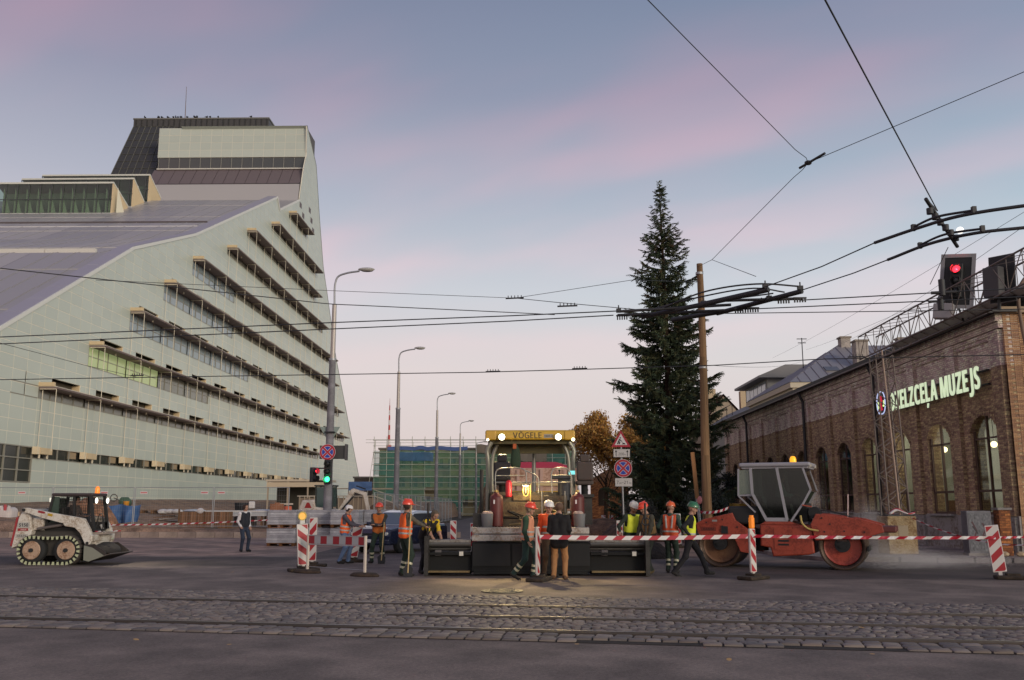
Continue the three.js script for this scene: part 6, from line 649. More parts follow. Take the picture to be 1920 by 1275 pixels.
beacon(-5.8, -24.4, 'tilted beacon panel with round amber lamp at the left end of the barrier board', { lamp: 'disc', tilt: .07, ry: .5, h: 1.06, w: .3 }); beacon(-6.0, -26.2, 'narrow beacon panel standing behind the amber lamp of the barrier', { h: 1.2, w: .22, flip: true }); beacon(-5.3, -28.4, 'beacon panel leaning at the feet of the worker in white headscarf', { tilt: -.16, flip: true, w: .3, h: 1.0 }); beacon(.24, -21.4, 'beacon turned edge-on holding the tape beside the man in black', { ry: 1.25, h: 1.05, bx: .1, w: .2 }); beacon(5.25, -22, 'beacon with tall orange lamp in front of the roller', { lamp: 'tube', ry: .75, w: .22, h: 1.0 }); beacon(11.05, -22.2, 'leaning beacon by the museum corner with torn tape', { tilt: .1, ry: -.25, w: .3, h: 1.08, bx: .25, flip: true });
beacon(-2.6, -33, 'beacon standing alone on the street left of the paver', { h: 1.0, w: .22 }); beacon(-1.75, -31, 'beacon half hidden behind the rear left corner of the paver', { h: .95, flip: true }); beacon(6.1, -38, 'beacon in front of the spruce behind the crossed straps worker', { h: 1.2, w: .26, flip: true }); for (const [x, z] of [[4.9, -60], [5.45, -60.5], [6.0, -61], [3.7, -66], [4.4, -68], [7.0, -58], [3.9, -39.5], [4.4, -37.5]]) beacon(x, z, 'small far beacon among the earth heaps below the autumn tree', { h: .9, w: .26, flip: x > 5 });
{ const t = thing('barrier_board', 'low barrier with red and grey chequered board on two thin legs', 'barrier', [-4.78, 0, -23.45], -.59); const m = part('striped_board', new THREE.BoxGeometry(1.98, .19, .025), plain(boardTex), t); m.position.y = .83; part('board_rail', [b2(-1.02, 1.02, .925, .95, -.018, .018), b2(-1.02, 1.02, .70, .73, -.018, .018)], mat.galv, t); for (const s of [1, -1]) { part('leg', b2(s * 1.0 - .022, s * 1.0 + .022, .06, .96, -.03, .03), M([.6, .52, .44], .7), t); part('foot', lathe([[0, 0], [.42, 0], [.43, .03], [.34, .08], [0, .09]], 20).scale(1, 1, .6).translate(s * 1.0, 0, 0), M([.13, .1, .075], .95, { map: rep(T.earth, 1) }), t); } part('lower_wire', bar([-1, .16, 0], [1, .14, 0], .008, 5), mat.galv, t); }
function tapeRibbon(pts, h, label, sag, twist = 0) { const n = 60, P = []; let L = 0; const c = []; for (let i = 0; i <= n; i++) { const f = i / n * (pts.length - 1), k = Math.min(pts.length - 2, Math.floor(f)), t = f - k, a = pts[k], b = pts[k + 1]; c.push([lerp(a[0], b[0], t), lerp(a[1], b[1], t) - sag * 4 * t * (1 - t), lerp(a[2], b[2], t)]); }
  const pos = [], uv = [], off = (i) => { const w = twist * Math.sin(i * .9) * 1.1; return [0, Math.cos(w) * h / 2, Math.sin(w) * h / 2]; }; for (let i = 0; i < n; i++) { const a = c[i], b = c[i + 1], d = v3.len(v3.sub(b, a)), o = off(i), q = off(i + 1), u0 = L / .42, u1 = (L + d) / .42; L += d; const A = v3.add(a, o, -1), B = v3.add(b, q, -1), Cc = v3.add(b, q), D = v3.add(a, o); pos.push(...A, ...B, ...Cc, ...A, ...Cc, ...D); uv.push(u0, 0, u1, 0, u1, 1, u0, 0, u1, 1, u0, 1); }
  const g = new THREE.BufferGeometry(); g.setAttribute('position', new THREE.Float32BufferAttribute(pos, 3)); g.setAttribute('uv', new THREE.Float32BufferAttribute(uv, 2)); g.computeVertexNormals(); const o = part('barrier_tape', g, tapeMat, scene); return tag(o, label, 'tape', 'striped barrier tapes'); }
const tapeMat = plain((() => { const t = canvasTex(64, 16, (g) => { g.fillStyle = '#d2ccc8'; g.fillRect(0, 0, 64, 16); g.fillStyle = '#a5122c'; g.beginPath(); g.moveTo(0, 16); g.lineTo(16, 0); g.lineTo(48, 0); g.lineTo(32, 16); g.fill(); }); t.wrapS = THREE.RepeatWrapping; return t; })()); tapeMat.side = THREE.DoubleSide;
tapeRibbon([[.29, .985, -21.36], [5.2, .985, -21.96]], .095, 'taut tape running from the man in black to the roller beacon', .03); tapeRibbon([[5.25, .99, -21.96], [10.98, .95, -22.16]], .075, 'narrow tape in front of the roller drums', .02, .5); tapeRibbon([[11.1, .95, -22.2], [14, 1.05, -24]], .06, 'tape leaving the leaning beacon towards the museum gable', .04, .7); tapeRibbon([[12.55, 1.3, -30.7], [13.4, .62, -27], [14.4, .9, -25]], .045, 'slack tape drooping from the concrete block', .12, .8); tapeRibbon([[-23.5, .66, -49.2], [-10.7, 1.12, -49.2]], .07, 'tape strung along the site fence', .12, .6); tapeRibbon([[-23.4, .35, -49.25], [-21.5, .36, -49.25]], .06, 'short low tape end by the sand heap', .02, .5); tapeRibbon([[5.3, 1.5, -28.8], [6.6, 1.62, -30.6]], .1, 'bunched tape between leaning stake and wooden pole', .08, .9);
{ const t = thing('tape_bundle', 'tangle of striped tape knotted on top of the concrete block', 'tape', [12.28, 1.4, -31.0]); const R = rng(8); for (let i = 0; i < 5; i++) part('tape_loop', tube([[-.4 + R() * .2, .02, .3 * R()], [-.1, .1 + R() * .15, .1 * R()], [.2, .02, .2], [.45, .08 * R(), .2 * R()]], .022, 16, 4), i % 2 ? M([.45, .05, .08], .7) : M([.62, .58, .55], .7), t); }
for (const [x, z, len, lab, a] of [[-2.86, -22.6, 1.7, 'long wooden shovel handle resting beside the worker at the left end gate', .05], [-4.28, -27.6, 1.2, 'thin grey tool held upright by the worker with folded arms', .06]]) { const t = thing('shovel', lab, 'tool', [x, 0, z]); part('handle', bar([0, .1, 0], [a, len, 0], .017, 6), M([.5, .36, .17], .8), t); part('blade', prism([[-.1, 0], [.1, 0], [.12, .2], [.05, .26], [-.05, .26], [-.12, .2]], .012, 0, .003), mat.steelDark, t); }

// ---------------------------------------------------------------- overhead wires
function wire(pts, r, label, sag = 0) { return tag(part('overhead_wire', wireGeo(pts, r, sag), mat.wire, scene), label, 'wire', 'overhead wires'); }
wire([[-24, 5.6, -29.2], [-16.65, 5.6, -28.5], [-12.39, 5.6, -28.08], [-1.31, 5.6, -27.09], [1.91, 5.6, -26.49], [5.33, 5.6, -25.82], [7.96, 5.6, -24.75], [13.11, 5.6, -24.07], [20, 5.6, -23.2]], .014, 'lowest trolley wire crossing in front of the library and the museum wall');
wire([[-20, 5.8, -23.8], [-13.05, 5.8, -22.17], [-4.47, 5.8, -20.48], [-.32, 5.8, -19.77], [1.98, 5.8, -19.3]], .013, 'upper of the twin trolley wires running to the wire crossing'); wire([[-20, 5.8, -24.7], [-13.62, 5.8, -23.15], [-4.63, 5.8, -21.25], [-.33, 5.8, -20.36], [1.91, 5.8, -19.75]], .013, 'lower of the twin trolley wires running to the wire crossing');
wire([[-14, 6.4, -15.8], [-10.61, 6.4, -17.78], [-4.65, 6.4, -21.22], [-.36, 6.4, -22.27], [.71, 6.4, -22.55]], .011, 'span wire sloping down across the library facade'); wire([[-9.52, 6.6, -19.59], [-4.54, 6.6, -20.69], [-.28, 6.6, -21.54]], .006, 'thin span wire ending at a small insulator above the street'); wire([[-.28, 6.6, -21.54], [2.34, 6.6, -19.78], [5.97, 9.3, -31]], .006, 'thin wire rising from the insulator into the spruce'); wire([[-.28, 6.6, -21.54], [.6, 6.1, -19.75], [2.4, 5.85, -19.4]], .008, 'thin wire sloping from the insulator to the wire crossing'); wire([[-16, 6.6, -19], [-13.2, 5.7, -22.44], [-12.83, 5.7, -26.19], [-12.23, 5.65, -28.3]], .007, 'thin twisted wire meeting the lowest trolley wire before the library');
wire([[5.57, 5.8, -18.31], [8.18, 5.8, -17.64], [14, 5.8, -16.3]], .012, 'upper trolley wire right of the wire crossing'); wire([[4.63, 5.8, -19.18], [8.55, 5.8, -18.36], [14, 5.8, -17.2]], .012, 'middle trolley wire right of the wire crossing'); wire([[4.15, 5.8, -19.61], [8.39, 5.8, -19.4], [14, 5.8, -19]], .010, 'lower twisted cable right of the wire crossing');
wire([[4.54, 5.9, -17.87], [5.28, 5.9, -16.02], [5.67, 5.9, -14.5]], .011, 'trolley wire between the crossing and the upper curved bar'); wire([[5.45, 5.9, -17.89], [6.02, 5.9, -16.49], [6.29, 5.9, -15.56]], .011, 'trolley wire between the crossing and the lower curved bar');
wire([[-1.2, 8.37, -7], [1.74, 8.76, -12], [6.44, 9.39, -20], [5.62, 9.01, -27], [5.97, 9.85, -31]], .008, 'span wire from overhead through the wire junction to the wooden pole'); wire([[6.44, 9.39, -20], [9.23, 9.6, -16], [14, 9.96, -9.2]], .008, 'span wire leaving the wire junction towards the museum side'); wire([[.76, 7.01, -5], [3.18, 6.98, -9], [7.42, 6.93, -16]], .011, 'thick span wire dropping steeply to the curved bars'); wire([[7.65, 6.3, -16.2], [7.9, 5.95, -17.6]], .007, 'short hanger wire below the curved bars'); wire([[5.62, 9.01, -27], [5.0, 6.6, -19.5]], .008, 'hanger wire from the span wire down to the wire crossing');
for (const [a, b, lab] of [[[14, 9.5, -24], [30, 16.8, -86], 'thin cable from the gable towards the white chimney'], [[14, 8.6, -22], [28, 17, -91], 'thin cable from the gable towards the roof aerial'], [[16, 11, -26], [27, 17.6, -100], 'thin cable passing over the museum roof to the attic house'], [[6.0, 6.4, -31], [27, 15.6, -90], 'thin cable from the wooden pole towards the attic house roof']]) wire([a, b], .008, lab, .25);
function bars(name, label, list, pos) { const t = thing(name, label, 'wire fitting', pos); for (const [n, g, m] of list) part(n, g.map((q) => q.translate(-pos[0], -pos[1], -pos[2])), m || M([.03, .028, .03], .6), t); return t; }
{ // curved guide bars with their clamp
  const t1 = [[5.67, 5.9, -14.5], [6.03, 5.9, -13.71], [6.4, 5.9, -13.11], [7.1, 5.9, -12.65], [8.2, 5.9, -12.2]], t2 = [[6.29, 5.9, -15.56], [6.62, 5.9, -14.51], [7.06, 5.9, -13.98], [7.66, 5.9, -13.71], [8.8, 5.9, -13.3]];
  bars('curve_bar', 'upper thick curved trolley guide bar with stiffener', [['guide_bar', [tube(t1, .027, 40, 8)]], ['stiffener', [tube([[5.98, 5.93, -13.8], [6.2, 6.0, -13.5], [6.55, 5.95, -13.0]], .02, 16, 6)]], ['bar_clamp', [box(.06, .1, .06, 6.0, 5.93, -13.78), box(.06, .1, .06, 6.55, 5.95, -12.98)]]], [6.4, 5.9, -13.1]);
  bars('curve_bar', 'lower thick curved trolley guide bar with stiffener', [['guide_bar', [tube(t2, .027, 40, 8)]], ['stiffener', [tube([[6.5, 5.93, -14.8], [6.75, 6.0, -14.4], [7.15, 5.95, -13.9]], .02, 16, 6)]], ['bar_clamp', [box(.06, .1, .06, 6.52, 5.93, -14.78), box(.06, .1, .06, 7.13, 5.95, -13.92)]]], [7.06, 5.9, -14]);
  bars('wire_insulator', 'row of dark insulators joining the two curved bars to the thick span wire', [['insulator', [0, 1, 2, 3, 4, 5].map((i) => { const k = i / 5; return cyl(.05, .09, lerp(6.17, 6.86, k), lerp(6.12, 5.9, k), lerp(-13.55, -14.25, k), 'y', 10); })], ['tie_rod', [bar([6.1, 6.3, -13.5], [6.95, 5.8, -14.4], .03), bar([6.1, 6.3, -13.5], [7.42, 6.93, -16], .014)]]], [6.5, 6, -13.9]);
  bars('wire_insulator', 'small dark junction where three span wires meet', [['insulator', [sph(.07, 6.44, 9.39, -20, 1.2, .8, 1), bar([6.3, 9.34, -20.2], [6.7, 9.46, -19.6], .03, 8)]]], [6.44, 9.39, -20]);
  bars('wire_insulator', 'dark clamp on the trolley wires beside the overhead red signal', [['insulator', [cyl(.06, .32, 8.15, 5.9, -17.66, 'y', 10), cyl(.06, .2, 8.3, 5.65, -18.1, 'y', 10)]], ['clamp_bar', [bar([7.95, 5.8, -17.7], [8.4, 5.8, -17.6], .035), bar([8.2, 5.78, -18.4], [8.5, 5.78, -18.35], .03), bar([8.15, 5.7, -17.7], [8.3, 5.8, -18.2], .03)]]], [8.15, 5.8, -17.8]);
  for (const [x, y, z, lab] of [[-1.0, 5.62, -27.05, 'comb shaped clamp on the lowest trolley wire above the paver'], [1.55, 5.62, -26.5, 'comb shaped clamp on the lowest trolley wire near the spruce'], [-12.1, 5.66, -28.05, 'pair of clamps on the lowest trolley wire before the library'], [5.0, 5.84, -18.5, 'comb shaped clamp right of the wire crossing'], [.9, 6.0, -19.7, 'slim clamp left of the wire crossing'], [-.28, 6.6, -21.54, 'tiny insulator where the thin span wires meet'], [8.9, 5.64, -24.6, 'dark clamp on the lowest trolley wire before the museum wall']]) { const d = v3.nrm([.986, 0, .166]); bars('wire_clamp', lab, [['clamp_body', [bar([x - d[0] * .22, y, z - d[2] * .22], [x + d[0] * .22, y, z + d[2] * .22], .02, 6)]], ...[-.16, -.08, 0, .08, .16].map((s) => ['clamp_tooth', [box(.02, .06, .02, x + s * d[0], y + .035, z + s * d[2])]])], [x, y, z]); }
  // the crossing: two pairs of frog bars
  const F = (a, b, r = .045) => bar(a, b, r, 6); const tA = [['frog_bar', [F([2.54, 5.76, -19.75], [3.6, 5.8, -18.75], .05)]], ['frog_bar', [F([3.6, 5.8, -18.75], [4.75, 5.86, -17.6], .055)]], ['frog_bar', [F([3.2, 5.72, -19.9], [4.2, 5.78, -19.3], .05)]], ['frog_bar', [F([4.1, 5.76, -19.4], [5.45, 5.86, -17.75], .05)]], ['frog_bar', [F([2.0, 5.8, -19.35], [4.3, 5.84, -18.9], .035)]], ['frog_bar', [F([2.0, 5.8, -19.75], [4.6, 5.78, -19.1], .035)]], ['frog_bar', [F([3.9, 5.86, -18.6], [5.6, 5.82, -18.25], .035)]], ['spring_strip', [tube([[2.9, 5.84, -19.2], [3.7, 6.0, -18.3], [4.6, 6.02, -17.8], [5.45, 5.95, -17.75]], .018, 24, 5)]], ['spring_strip', [tube([[2.6, 5.84, -19.5], [3.6, 5.96, -18.7], [4.6, 5.98, -18.0], [5.2, 5.92, -18.1]], .016, 24, 5)]], ['spring_strip', [tube([[3.4, 5.84, -19.3], [4.2, 5.9, -18.7], [5.0, 5.92, -18.2]], .016, 24, 5)]]];
  for (const [x, y, z] of [[4.7, 5.93, -17.65], [5.42, 5.93, -17.78], [4.95, 5.86, -18.35], [3.7, 5.86, -18.8], [2.0, 5.85, -19.5]]) tA.push(['bolt_block', [box(.1, .08, .09, x, y, z), cyl(.014, .12, x, y + .06, z, 'y', 6)]]); for (const [x, y, z] of [[5.2, 5.75, -18.2], [5.5, 5.75, -18.1], [4.5, 5.72, -18.95], [4.75, 5.72, -18.9], [2.1, 5.74, -19.75]]) tA.push(['insulator_comb', [-.1, -.05, 0, .05, .1].map((s) => box(.025, .08, .03, x + s, y, z + s * .17)).concat(box(.26, .03, .04, x, y + .05, z))]); bars('wire_crossing', 'dark tangle of bars where trolley wires cross before the spruce', tA, [3.9, 5.8, -18.8]);
}
// ---------------------------------------------------------------- trees
function instanced(name, geo, m, list, par, kind = 'stuff') { const im = new THREE.InstancedMesh(geo, m, list.length); im.name = name; im.castShadow = im.receiveShadow = true; const d = new THREE.Object3D(); list.forEach((k, i) => { d.position.set(...k.p); if (k.q) d.quaternion.copy(k.q); else d.rotation.set(...k.r); d.scale.set(k.s, k.s * (k.sy || 1), k.s); d.updateMatrix(); im.setMatrixAt(i, d.matrix); if (k.c) im.setColorAt(i, C(k.c)); }); if (kind) im.userData.kind = kind; par.add(im); return im; }
{
  const t = thing('spruce_tree', 'tall dark spruce with drooping branches standing left of the museum', 'tree', [8.95, 0, -58]), R = rng(99), bark = M([.075, .05, .035], .95, { map: rep(T.wood, 2, .5) }); part('trunk', [bar([0, 0, 0], [.05, 12, 0], .36, 12, .17), bar([.05, 12, 0], [-.15, 22.6, 0], .17, 8, .02)], bark, t);
  const prof = [[0.6, 2.4], [1.6, 3.1], [3.2, 3.4], [6.7, 3.3], [9.6, 3.1], [12.8, 2.5], [15.7, 2.0], [18.2, 1.2], [20.6, .5], [22.4, .08]], rad = (y) => { for (let i = 0; i < prof.length - 1; i++) if (y <= prof[i + 1][0]) return lerp(prof[i][1], prof[i + 1][1], clamp((y - prof[i][0]) / (prof[i + 1][0] - prof[i][0]))); return .1; };
  // a spray: short stem with needle-covered side twigs
  const spray = []; for (let i = 0; i < 7; i++) { const s = i / 6, side = i % 2 ? 1 : -1, a = [0, 0, s * .5], L = (.26 - .12 * s), b = [side * L, -.05 - .1 * R(), s * .5 + L * .75]; for (const w of [[0, .045, 0], [.03, 0, -.03]]) spray.push([v3.add(a, w), v3.add(a, w, -1), b], [v3.add(a, [0, 0, 0]), v3.add(v3.add(a, v3.sub(b, a), .55), w, .9), v3.add(v3.add(a, v3.sub(b, a), .55), w, -.9)]); } spray.push([[-.03, 0, 0], [.03, 0, 0], [0, -.02, .72]], [[0, .05, 0], [0, -.05, 0], [0, 0, .66]]); const sg = norm(tris(spray));
  const limbs = [], list = [], greens = [[.065, .090, .043], [.050, .073, .040], [.088, .104, .044], [.10, .10, .046], [.042, .060, .038]];
  for (let y = 1.0; y < 22.3;) { const n = y > 19 ? 5 : 6 + Math.floor(R() * 2), L0 = rad(y), a0 = R() * 6.28, gap = (hash2(Math.floor(y * 3), 4, 6) < .2 ? .66 : 1); for (let i = 0; i < n; i++) { const az = a0 + i / n * 6.28 + (R() - .5) * .5, L = L0 * (.58 + R() * .62) * gap, droop = y < 8 ? .28 : y < 15 ? .2 : .02, up = y > 17 ? .35 : .0; const pt = (s) => { const h = -droop * L * Math.sin(s * 1.9) + up * L * s + .16 * L * s * s * s; return [Math.cos(az) * L * s + lerp(.05, -.1, y / 22), y + h + (R() - .5) * 0, Math.sin(az) * L * s]; }; if (L > .5) limbs.push(tube([pt(0), pt(.4), pt(.75), pt(1)], .012 + .012 * L0, 6, 4)); const steps = Math.max(3, Math.round(L / .16)); for (let k = 1; k <= steps; k++) { const s = k / steps; if (s < .16 && y < 18) continue; const p = pt(s), q = pt(Math.min(1, s + .05)); const m = y > 16 ? 2 : 3; for (let j = 0; j < m; j++) { const sc = (.55 + R() * .55) * (y > 19 ? .62 : y > 15 ? .8 : 1) * (s > .9 ? .85 : 1); const yaw = -az + Math.PI / 2 + (R() - .5) * 1.9, pitch = (R() - .35) * .9 + (s > .85 ? -.35 : 0); const e = new THREE.Euler(pitch, yaw, (R() - .5) * 1.4, 'YXZ'); let c = greens[Math.floor(R() * 5)]; if (y > 12 && R() < .10) c = [.085, .055, .025]; list.push({ p: [p[0] + (R() - .5) * .14, p[1] + (R() - .5) * .16, p[2] + (R() - .5) * .14], q: new THREE.Quaternion().setFromEuler(e), s: sc, c }); } if (R() < .6 && y < 17) list.push({ p: [p[0], p[1] - .05, p[2]], q: new THREE.Quaternion().setFromEuler(new THREE.Euler(1.35, R() * 6, 0, 'YXZ')), s: .6 + R() * .4, c: greens[Math.floor(R() * 5)] }); } } y += y > 18 ? .34 : y > 12 ? .44 : .42; }
  for (let i = 0; i < 24; i++) list.push({ p: [-.15 + (R() - .5) * .08, 21.6 + i * .05, (R() - .5) * .08], q: new THREE.Quaternion().setFromEuler(new THREE.Euler(-.9 + R() * .6, R() * 6.28, 0, 'YXZ')), s: .34 + R() * .2, c: greens[2] });
  tag(part('limbs', limbs, bark, t), null, null, null, 'stuff'); const lm = new THREE.MeshStandardMaterial({ color: 0xffffff, roughness: .9, side: THREE.DoubleSide }); instanced('crown', sg, lm, list, t);
}
function leafTree(name, label, pos, H, crown, cols, n, seed, leafS, group) {
  const t = thing(name, label, 'tree', pos, 0, group), R = rng(seed), bark = M([.09, .065, .05], .95, { map: rep(T.wood, 2, .5) }), limbs = [], ends = []; part('trunk', [bar([0, 0, 0], [.1, H * .42, .05], H * .022, 10, H * .013)], bark, t);
  const grow = (a, dir, L, r, d) => { const b = v3.add(a, dir, L); limbs.push(bar(a, b, r, 5, r * .6)); if (d === 0) { ends.push(b); return; } const k = 2 + (R() < .6 ? 1 : 0); for (let i = 0; i < k; i++) grow(b, v3.nrm([dir[0] + (R() - .5) * 1.3, dir[1] * .8 + .22 + (R() - .5) * .5, dir[2] + (R() - .5) * 1.3]), L * (.62 + R() * .2), r * .6, d - 1); ends.push(b); }; for (let i = 0; i < 5; i++) grow([.08, H * (.2 + .05 * i), .04], v3.nrm([Math.cos(i * 1.3) * .75, .9, Math.sin(i * 1.3) * .75]), H * .17, H * .009, 3); tag(part('limbs', limbs, bark, t), null, null, null, 'stuff');
  const g = norm(tris([[[-.5, 0, 0], [0, -.32, .08], [.5, 0, 0]], [[-.5, 0, 0], [.5, 0, 0], [0, .32, .08]]])), list = []; for (let i = 0; i < n; i++) { const e = ends[Math.floor(R() * ends.length)], s = crown; const p = [e[0] + (R() + R() - 1) * s, e[1] + (R() + R() - 1) * s * .8, e[2] + (R() + R() - 1) * s]; if (p[1] < H * .14) continue; list.push({ p, r: [R() * 6, R() * 6, R() * 6], s: leafS * (.6 + R() * .8), c: cols[Math.floor(R() * cols.length)] }); } const m = new THREE.MeshPhysicalMaterial({ color: 0xffffff, roughness: .95, transmission: .25, thickness: 0, side: THREE.DoubleSide }); instanced('crown', g, m, list, t); return t;
}
const AUT = [[.50, .25, .045], [.42, .22, .035], [.56, .33, .08], [.32, .18, .035], [.46, .19, .035]];
leafTree('autumn_tree', 'orange brown autumn tree rising between the paver and the spruce', [8.9, 0, -86], 12.8, 1.1, AUT, 30000, 5, .25); leafTree('autumn_tree', 'thin half bare autumn tree leaning over the paver roof', [8.0, 0, -95], 10.5, .9, [[.20, .09, .03], [.14, .08, .03], [.26, .14, .04]], 6000, 8, .22); leafTree('small_tree', 'yellowing low tree behind the road works sign', [9.4, 0, -74], 6.0, .8, [[.28, .16, .03], [.16, .10, .03], [.22, .12, .02]], 4200, 12, .2);
leafTree('shrub', 'grey brown twiggy shrub at the foot of the spruce', [6.2, 0, -52], 2.4, .5, [[.10, .085, .06], [.08, .07, .05], [.06, .06, .04]], 2600, 14, .13, 'low shrubs'); leafTree('shrub', 'dark green shrub behind the worker with crossed straps', [9.6, 0, -50], 3.0, .6, [[.03, .045, .025], [.04, .05, .03]], 3000, 15, .15, 'low shrubs'); leafTree('conical_evergreen', 'narrow dark evergreen beside the museum wall', [13.9, .12, -66], 4.6, .35, [[.018, .028, .016], [.025, .035, .02]], 4500, 16, .16, 'low shrubs');
{ const t = thing('brick_lodge', 'small red brick house with round arched window below the autumn tree', 'house', [8.6, 0, -101]), pw = at(t); const s = new THREE.Shape([[6.9, 0], [11, 0], [11, 4.2], [6.9, 4.2]].map((p) => new THREE.Vector2(...p))); const h = new THREE.Path(); h.moveTo(7.7, 1.6); h.lineTo(8.9, 1.6); h.lineTo(8.9, 3.0); h.absarc(8.3, 3.0, .6, 0, Math.PI); s.holes.push(h); pw('wall', new THREE.ExtrudeGeometry(s, { depth: .4, bevelEnabled: false }).translate(0, 0, -101), M([.6, .5, .42], .9, { map: rep(T.brickEnd, .5) })); pw('pane', b2(7.7, 8.9, 1.6, 3.6, -101.2, -101.1), M([.05, .04, .035], .1)); pw('roof', [prism([[6.6, 4.2], [11.3, 4.2], [9, 5.6]], 4, -102.6)], M([.2, .1, .06], .9)); pw('gate_post', [b2(6.0, 6.5, 0, 3.2, -100.6, -100.1), b2(5.9, 6.6, 3.2, 3.4, -100.7, -100)], M([.36, .24, .15], .9)); }
// ---------------------------------------------------------------- building site
function heap(label, pos, rx, h, rz, c, seed, cat = 'heap') { const g = new THREE.SphereGeometry(1, 40, 18, 0, 6.2832, 0, Math.PI / 2), p = g.attributes.position; for (let i = 0; i < p.count; i++) { const x = p.getX(i), y = p.getY(i), z = p.getZ(i), k = 1 + .35 * (fbm(x * 2 + seed, z * 2 + y, 4, 0, seed) - .5); p.setXYZ(i, x * rx * k, Math.pow(y, 1.35) * h * k - .03, z * rz * k); } g.computeVertexNormals(); const o = solo('earth_heap', label, cat, g, M(c.map((q) => Math.min(.95, q * 1.7)), 1, { map: rep(T.earth, .6), bumpMap: rep(T.earthB, 1), bumpScale: .06 })); o.position.set(...pos); return o; }
heap('pinkish sand heap behind the skid-steer loader', [-24.6, .32, -52.2], 1.5, 1.75, 1.3, [.55, .34, .24], 3); heap('broad pale sand bank behind the site kerb', [-21.8, .3, -53], 3.2, .5, 2, [.56, .45, .34], 5); heap('dark earth mound right of the paver', [5.6, 0, -46], 2.2, 1.0, 2.2, [.13, .09, .075], 7); heap('brown earth mound below the autumn tree', [4.6, 0, -55], 2.6, .9, 2.6, [.24, .16, .115], 9); heap('low dark asphalt heap beside the right screed', [3.6, 0, -31], 1.3, .55, 1.1, [.05, .042, .04], 11); heap('tall grey earth heap beside the far fence', [-3.4, 0, -104], 2.2, 4.4, 2.2, [.34, .25, .19], 13); heap('brown earth heap at the folded excavator arm', [-9.3, .3, -60], 1.4, 1.6, 1.4, [.26, .18, .12], 15); heap('earth ridge along the museum pavement', [8.0, 0, -42], .9, .5, 3.5, [.17, .12, .1], 17);
function pallet(x, y, z, label, ry = 0) { const t = thing('paving_pallet', label, 'pallet', [x, y, z], ry, 'wrapped pallets of grey paving stones'); const wd = M([.30, .16, .07], .9, { map: rep(T.wood, 1.5, .8) }); for (let i = 0; i < 5; i++) part('deck_board', b2(-.6, .6, .1, .125, -.6 + i * .27, -.48 + i * .27), wd, t); for (const s of [-.52, 0, .52]) { part('bearer', b2(s - .06, s + .06, .02, .1, -.58, .58), wd, t); part('bottom_board', b2(s - .06, s + .06, 0, .02, -.6, .6), wd, t); } const ms = [[.52, .51, .53], [.62, .61, .62], [.45, .44, .46]].map((c) => M(c, .8, { map: rep(T.concrete, 1) })); for (let l = 0; l < 6; l++) part('stone_layer', rbox(1.2, .094, 1.16, (hash2(l, 3, x * 10 | 0) - .5) * .02, .175 + l * .1, 0, .012), ms[l % 3], t); const film = new THREE.MeshPhysicalMaterial({ color: 0xffffff, roughness: .12, transmission: .96, thickness: 0, ior: 1.3 }); part('wrapping_film', rbox(1.23, .62, 1.19, 0, .43, 0, .02), film, t); return t; }
for (const [x, z, n] of [[-10.38, -39.95, 'first'], [-8.98, -40.9, 'second'], [-7.75, -40.2, 'third'], [-6.5, -41.2, 'fourth']]) for (const k of [0, 1]) pallet(x, k * .76, z, `${k ? 'upper' : 'lower'} pallet of wrapped paving stones in the ${n} stack from the man in waistcoat`, (hash2(k, z * -10 | 0, 3) - .5) * .06);
// fence panels on concrete feet
function fencePanel(x0, z0, x1, z1, y, label, sign) { const t = thing('site_fence_panel', label, 'fence', [(x0 + x1) / 2, y, (z0 + z1) / 2], -Math.atan2(z1 - z0, x1 - x0), 'mesh fence panels of the building site'); const L = Math.hypot(x1 - x0, z1 - z0) / 2 - .04; part('frame', [bar([-L, .08, 0], [-L, 2.35, 0], .024, 6), bar([L, .08, 0], [L, 2.35, 0], .024, 6), bar([-L, 2.33, 0], [L, 2.33, 0], .02, 6), bar([-L, .22, 0], [L, .22, 0], .02, 6)], mat.galv, t); const w = []; for (let x = -L + .12; x < L; x += .13) w.push(bar([x, .22, 0], [x, 2.33, 0], .0028, 3)); for (let yy = .5; yy < 2.3; yy += .28) w.push(bar([-L, yy, 0], [L, yy, 0], .0028, 3)); tag(part('mesh_wires', w, mat.galv, t), null, null, null, 'stuff'); part('fence_foot', rbox(.66, .16, .26, L, .08, 0, .03), M([.09, .075, .065], .95), t); if (sign) for (const sx of sign) { part('notice_board', box(.42, .15, .01, sx, 2.05, .03), M([.62, .55, .52], .7), t); part('notice_stripe', box(.36, .045, .004, sx, 2.05, .038), mat.red, t); } }
[[-31.2, -26.5, 'left edge of the site'], [-26.5, -21.9, 'skid-steer loader'], [-21.9, -17.45, 'blue tarpaulin'], [-17.45, -13.2, 'man in waistcoat']].forEach(([a, b, w], i) => fencePanel(a, -51.6, b, -51.6, .33, `mesh fence panel with notice board behind the ${w}`, i === 2 ? [-1.7, 1.7] : i === 3 ? [-1.7] : [.6]));
for (let i = 0; i < 14; i++) fencePanel(-7.9, -48 - i * 3.5, -7.9 + .05, -51.5 - i * 3.5, 0, 'mesh fence panel in the row along the street left of the paver', null);
